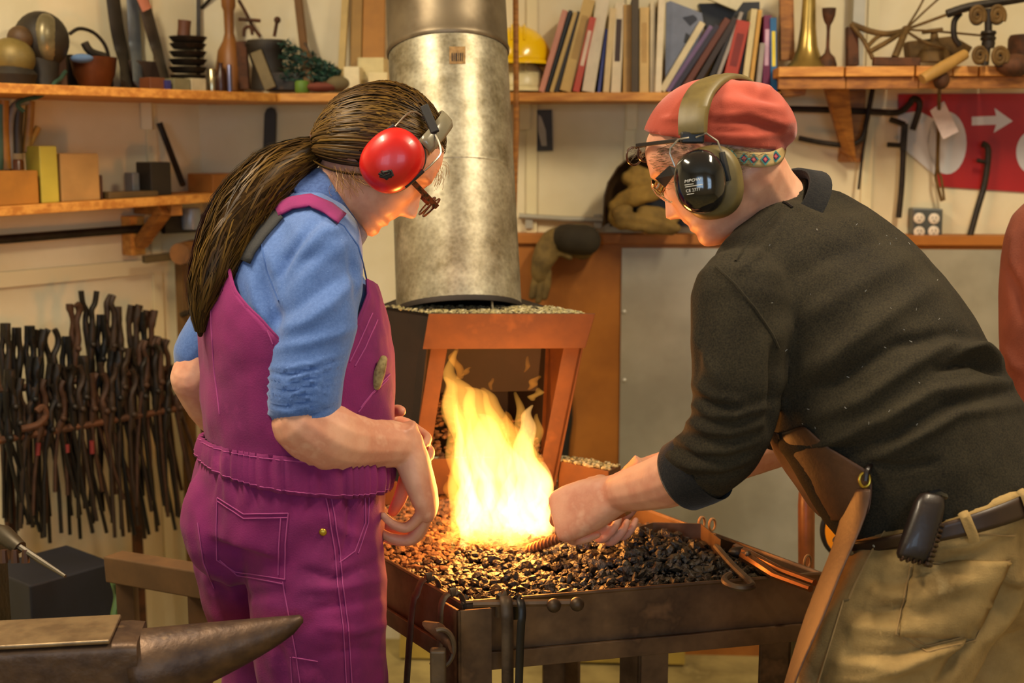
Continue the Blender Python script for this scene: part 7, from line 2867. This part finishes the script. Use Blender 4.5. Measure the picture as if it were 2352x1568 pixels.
obj('face_block', mb, M_ANV, an, smooth=35)
obj('face', MB().prism([V((p.x, p.y, ZA + .0005)) for p in (mid - adir * bodyL - aper * .05, mid - adir * .035 - aper * .05, mid - adir * .035 + aper * .05, mid - adir * bodyL + aper * .05)], (0, 0, .006)), M_ANT, an, smooth=None, bevel=.002)
# horn: round, tapering and curving up to the tip
hp, hr_ = [], []
h0 = V((mid.x, mid.y, ZA - .052)) + adir * -.01
for k in range(15):
    s = k / 14
    r = .052 * (1 - s) ** .72 + .006
    p = h0.lerp(V((tip.x, tip.y, ZA - .010)), s)
    p.z = ZA - .004 + .012 * s - r
    hp.append(p)
    hr_.append(r)
hp.append(hp[-1] + (hp[-1] - hp[-2]) * .12)
hr_.append(.002)
obj('horn', MB().tube(hp, hr_, 28, up=(0, 0, 1), flat=1.05), M_ANV, an, smooth=180)
mb = MB()
cw = mid - adir * .19
secs = [(V((cw.x, cw.y, z)), adir * a_, aper * b_, 4.0) for z, a_, b_ in ((ZA - .09, .17, .052), (ZA - .14, .11, .042), (ZA - .20, .085, .038), (ZA - .25, .11, .055), (ZA - .29, .16, .075), (ZA - .31, .165, .078))]
mb.loft(secs, 32)
obj('waist', mb, M_ANV, an, smooth=60)
stp = tag(obj('anvil_stump', MB().lathe([(.22, 0), (.215, .03), (.21, .3), (.205, ZA - .312), (.19, ZA - .31)], V((cw.x, cw.y, 0)), (0, 0, 1), 32), M(96, 68, 38, .8, 0, .65, 9)), 'wooden stump under the anvil', 'stump')

# ------------------------------------------------------------------ tools on and around the forge
rim_z = ZR + .004
pk_ = thing('ball_end_poker', 'short iron bar with two ball ends lying on the front rim of the forge', 'poker', WZ(1250, 1388, rim_z))
n_in = SD * .006
pa_, pb_ = WZ(1085, 1384, rim_z + .004) - nf * -.004, WZ(1322, 1383, rim_z + .004)
obj('bar', MB().tube([pa_, pb_], .006, 8), M_TRAY, pk_)
for x, y in ((1270, 1387), (1323, 1384)):
    obj('ball', MB().ball(WZ(x, y, rim_z + .003) + nf * .006, .0115, 16, 12), M_STEEL, pk_, smooth=180)


def hook_bar(name, lab, px, py, drop, r, m, n, w=1.0, dx=0.0, inn=.022):
    a = WZ(px, py, ZR + .012)
    pts = [a - n * inn + V((0, 0, -.035)), a - n * inn * .8 + V((0, 0, -.004)), a - n * inn * .35 + V((0, 0, .008)), a + n * .012 + V((0, 0, .006)), a + n * .022 + V((0, 0, -.012)), a + n * .024 + V((dx * .3, 0, -.06)), a + n * .026 + V((dx, 0, -drop))]
    o = obj(name, MB().tube(catmull(pts, 5), r, 8, up=n, flat=.55 * w), m)
    return tag(o, lab, 'hook')


hook_bar('hook_bar', 'flat iron hook bar hanging over the forge front beside the leg', 1158, 1378, .36, .0098, M_STEEL, nf, .7)
hook_bar('hook_bar', 'slim blue black hook bar hanging over the forge front', 1192, 1384, .34, .0065, M(52, 50, 48, .4, .7), nf, .8, -.012)
hook_bar('hook_bar', 'iron hook bar hanging over the left rim of the forge near the overalls', 985, 1338, .36, .009, M_STEEL, nl, .7, -.03)
hook_bar('hook_bar', 'curved iron hook over the left rim near the corner leg', 1040, 1372, .10, .008, M_STEEL, nl, .8, .0)
ld_ = thing('iron_ladle', 'hanging ring and twisted iron ladle bowl below the forge corner', 'ladle', W(1010, 1480, 1.93))
rc = W(1012, 1488, 1.93)
obj('ring', MB().tube([rc + V((.020 * math.cos(a), .004 * math.cos(a), .030 * math.sin(a))) for a in (math.pi * (1.35 * k / 22 - .75) for k in range(23))], .0042, 8), M_STEEL, ld_)
obj('bowl', MB().loft([(W(1000, 1445, 1.95), V((.02, 0, -.012)), V((.004, .01, .004))), (W(1022, 1462, 1.94), V((.012, 0, -.022)), V((.006, .01, .004))), (W(1036, 1485, 1.93), V((.004, 0, -.012)), V((.004, .004, 0)))], 14), M_RUST, ld_)
sh2 = thing('hammer_handle', 'steel bar end standing upright below the forge corner', 'bar', V((W(1005, 1490, 1.92).x, W(1005, 1490, 1.92).y, 0)))
pzz = W(1006, 1490, 1.92)
obj('bar', MB().beam(V((pzz.x, pzz.y, 0)), pzz, .024, .02), M_STEEL, sh2, smooth=None, bevel=.003)  # hammer handle, built as a plain square bar
# tongs and poker lying in the coal at the right
ct = thing('coal_tongs', 'long reined tongs lying on the coal in the forge corner', 'tongs', WZ(1750, 1280, .81))
for k, (p, q, e) in enumerate((((1712, 1270), (1790, 1308), (1872, 1338)), ((1716, 1280), (1780, 1322), (1862, 1352)))):
    obj('rein', MB().tube([WZ(p[0] - 22, p[1] - 12, .80), WZ(p[0], p[1], .812), WZ(q[0], q[1], .818), WZ(e[0], e[1], .822)], [.008, .010, .007, .006], 8), M(150, 104, 66, .3, .85), ct)
obj('jaw', MB().ball(WZ(1700, 1268, .81), (.022, .014, .010), 12, 8), M_IRON, ct)
obj('rivet', MB().ball(WZ(1718, 1272, .822), .006, 8, 6), M_STEEL, ct)
cr = thing('coal_rake', 'flat iron poker with open triangular loop lying over the front rim', 'poker', WZ(1700, 1330, .81))
lp_ = [(1645, 1255), (1680, 1295), (1724, 1338), (1724, 1347), (1700, 1350), (1672, 1342), (1664, 1330), (1676, 1320)]
obj('bar', MB().tube(catmull([WZ(x, y, .812 + (.006 if i > 1 else 0)) for i, (x, y) in enumerate(lp_)], 4), .006, 8), M_STEEL, cr)
# wire ties on the far rim
for x, y in ((1612, 1196), (1636, 1200), (1855, 1285)):
    c = WZ(x, y, ZR)
    o = obj('wire_tie', MB().tube([c + nl * -.008 * math.cos(a) + V((0, 0, .012 * math.sin(a) - .004)) for a in (2 * math.pi * k / 14 for k in range(14))], .0026, 6, closed=True), M(150, 110, 66))
    tag(o, {1612: 'wide wire loop tied round the far forge rim', 1636: 'twisted wire tie on the far forge rim beside wide loop', 1855: 'thin wire tie near the forge corner by the apron'}[x], 'wire')
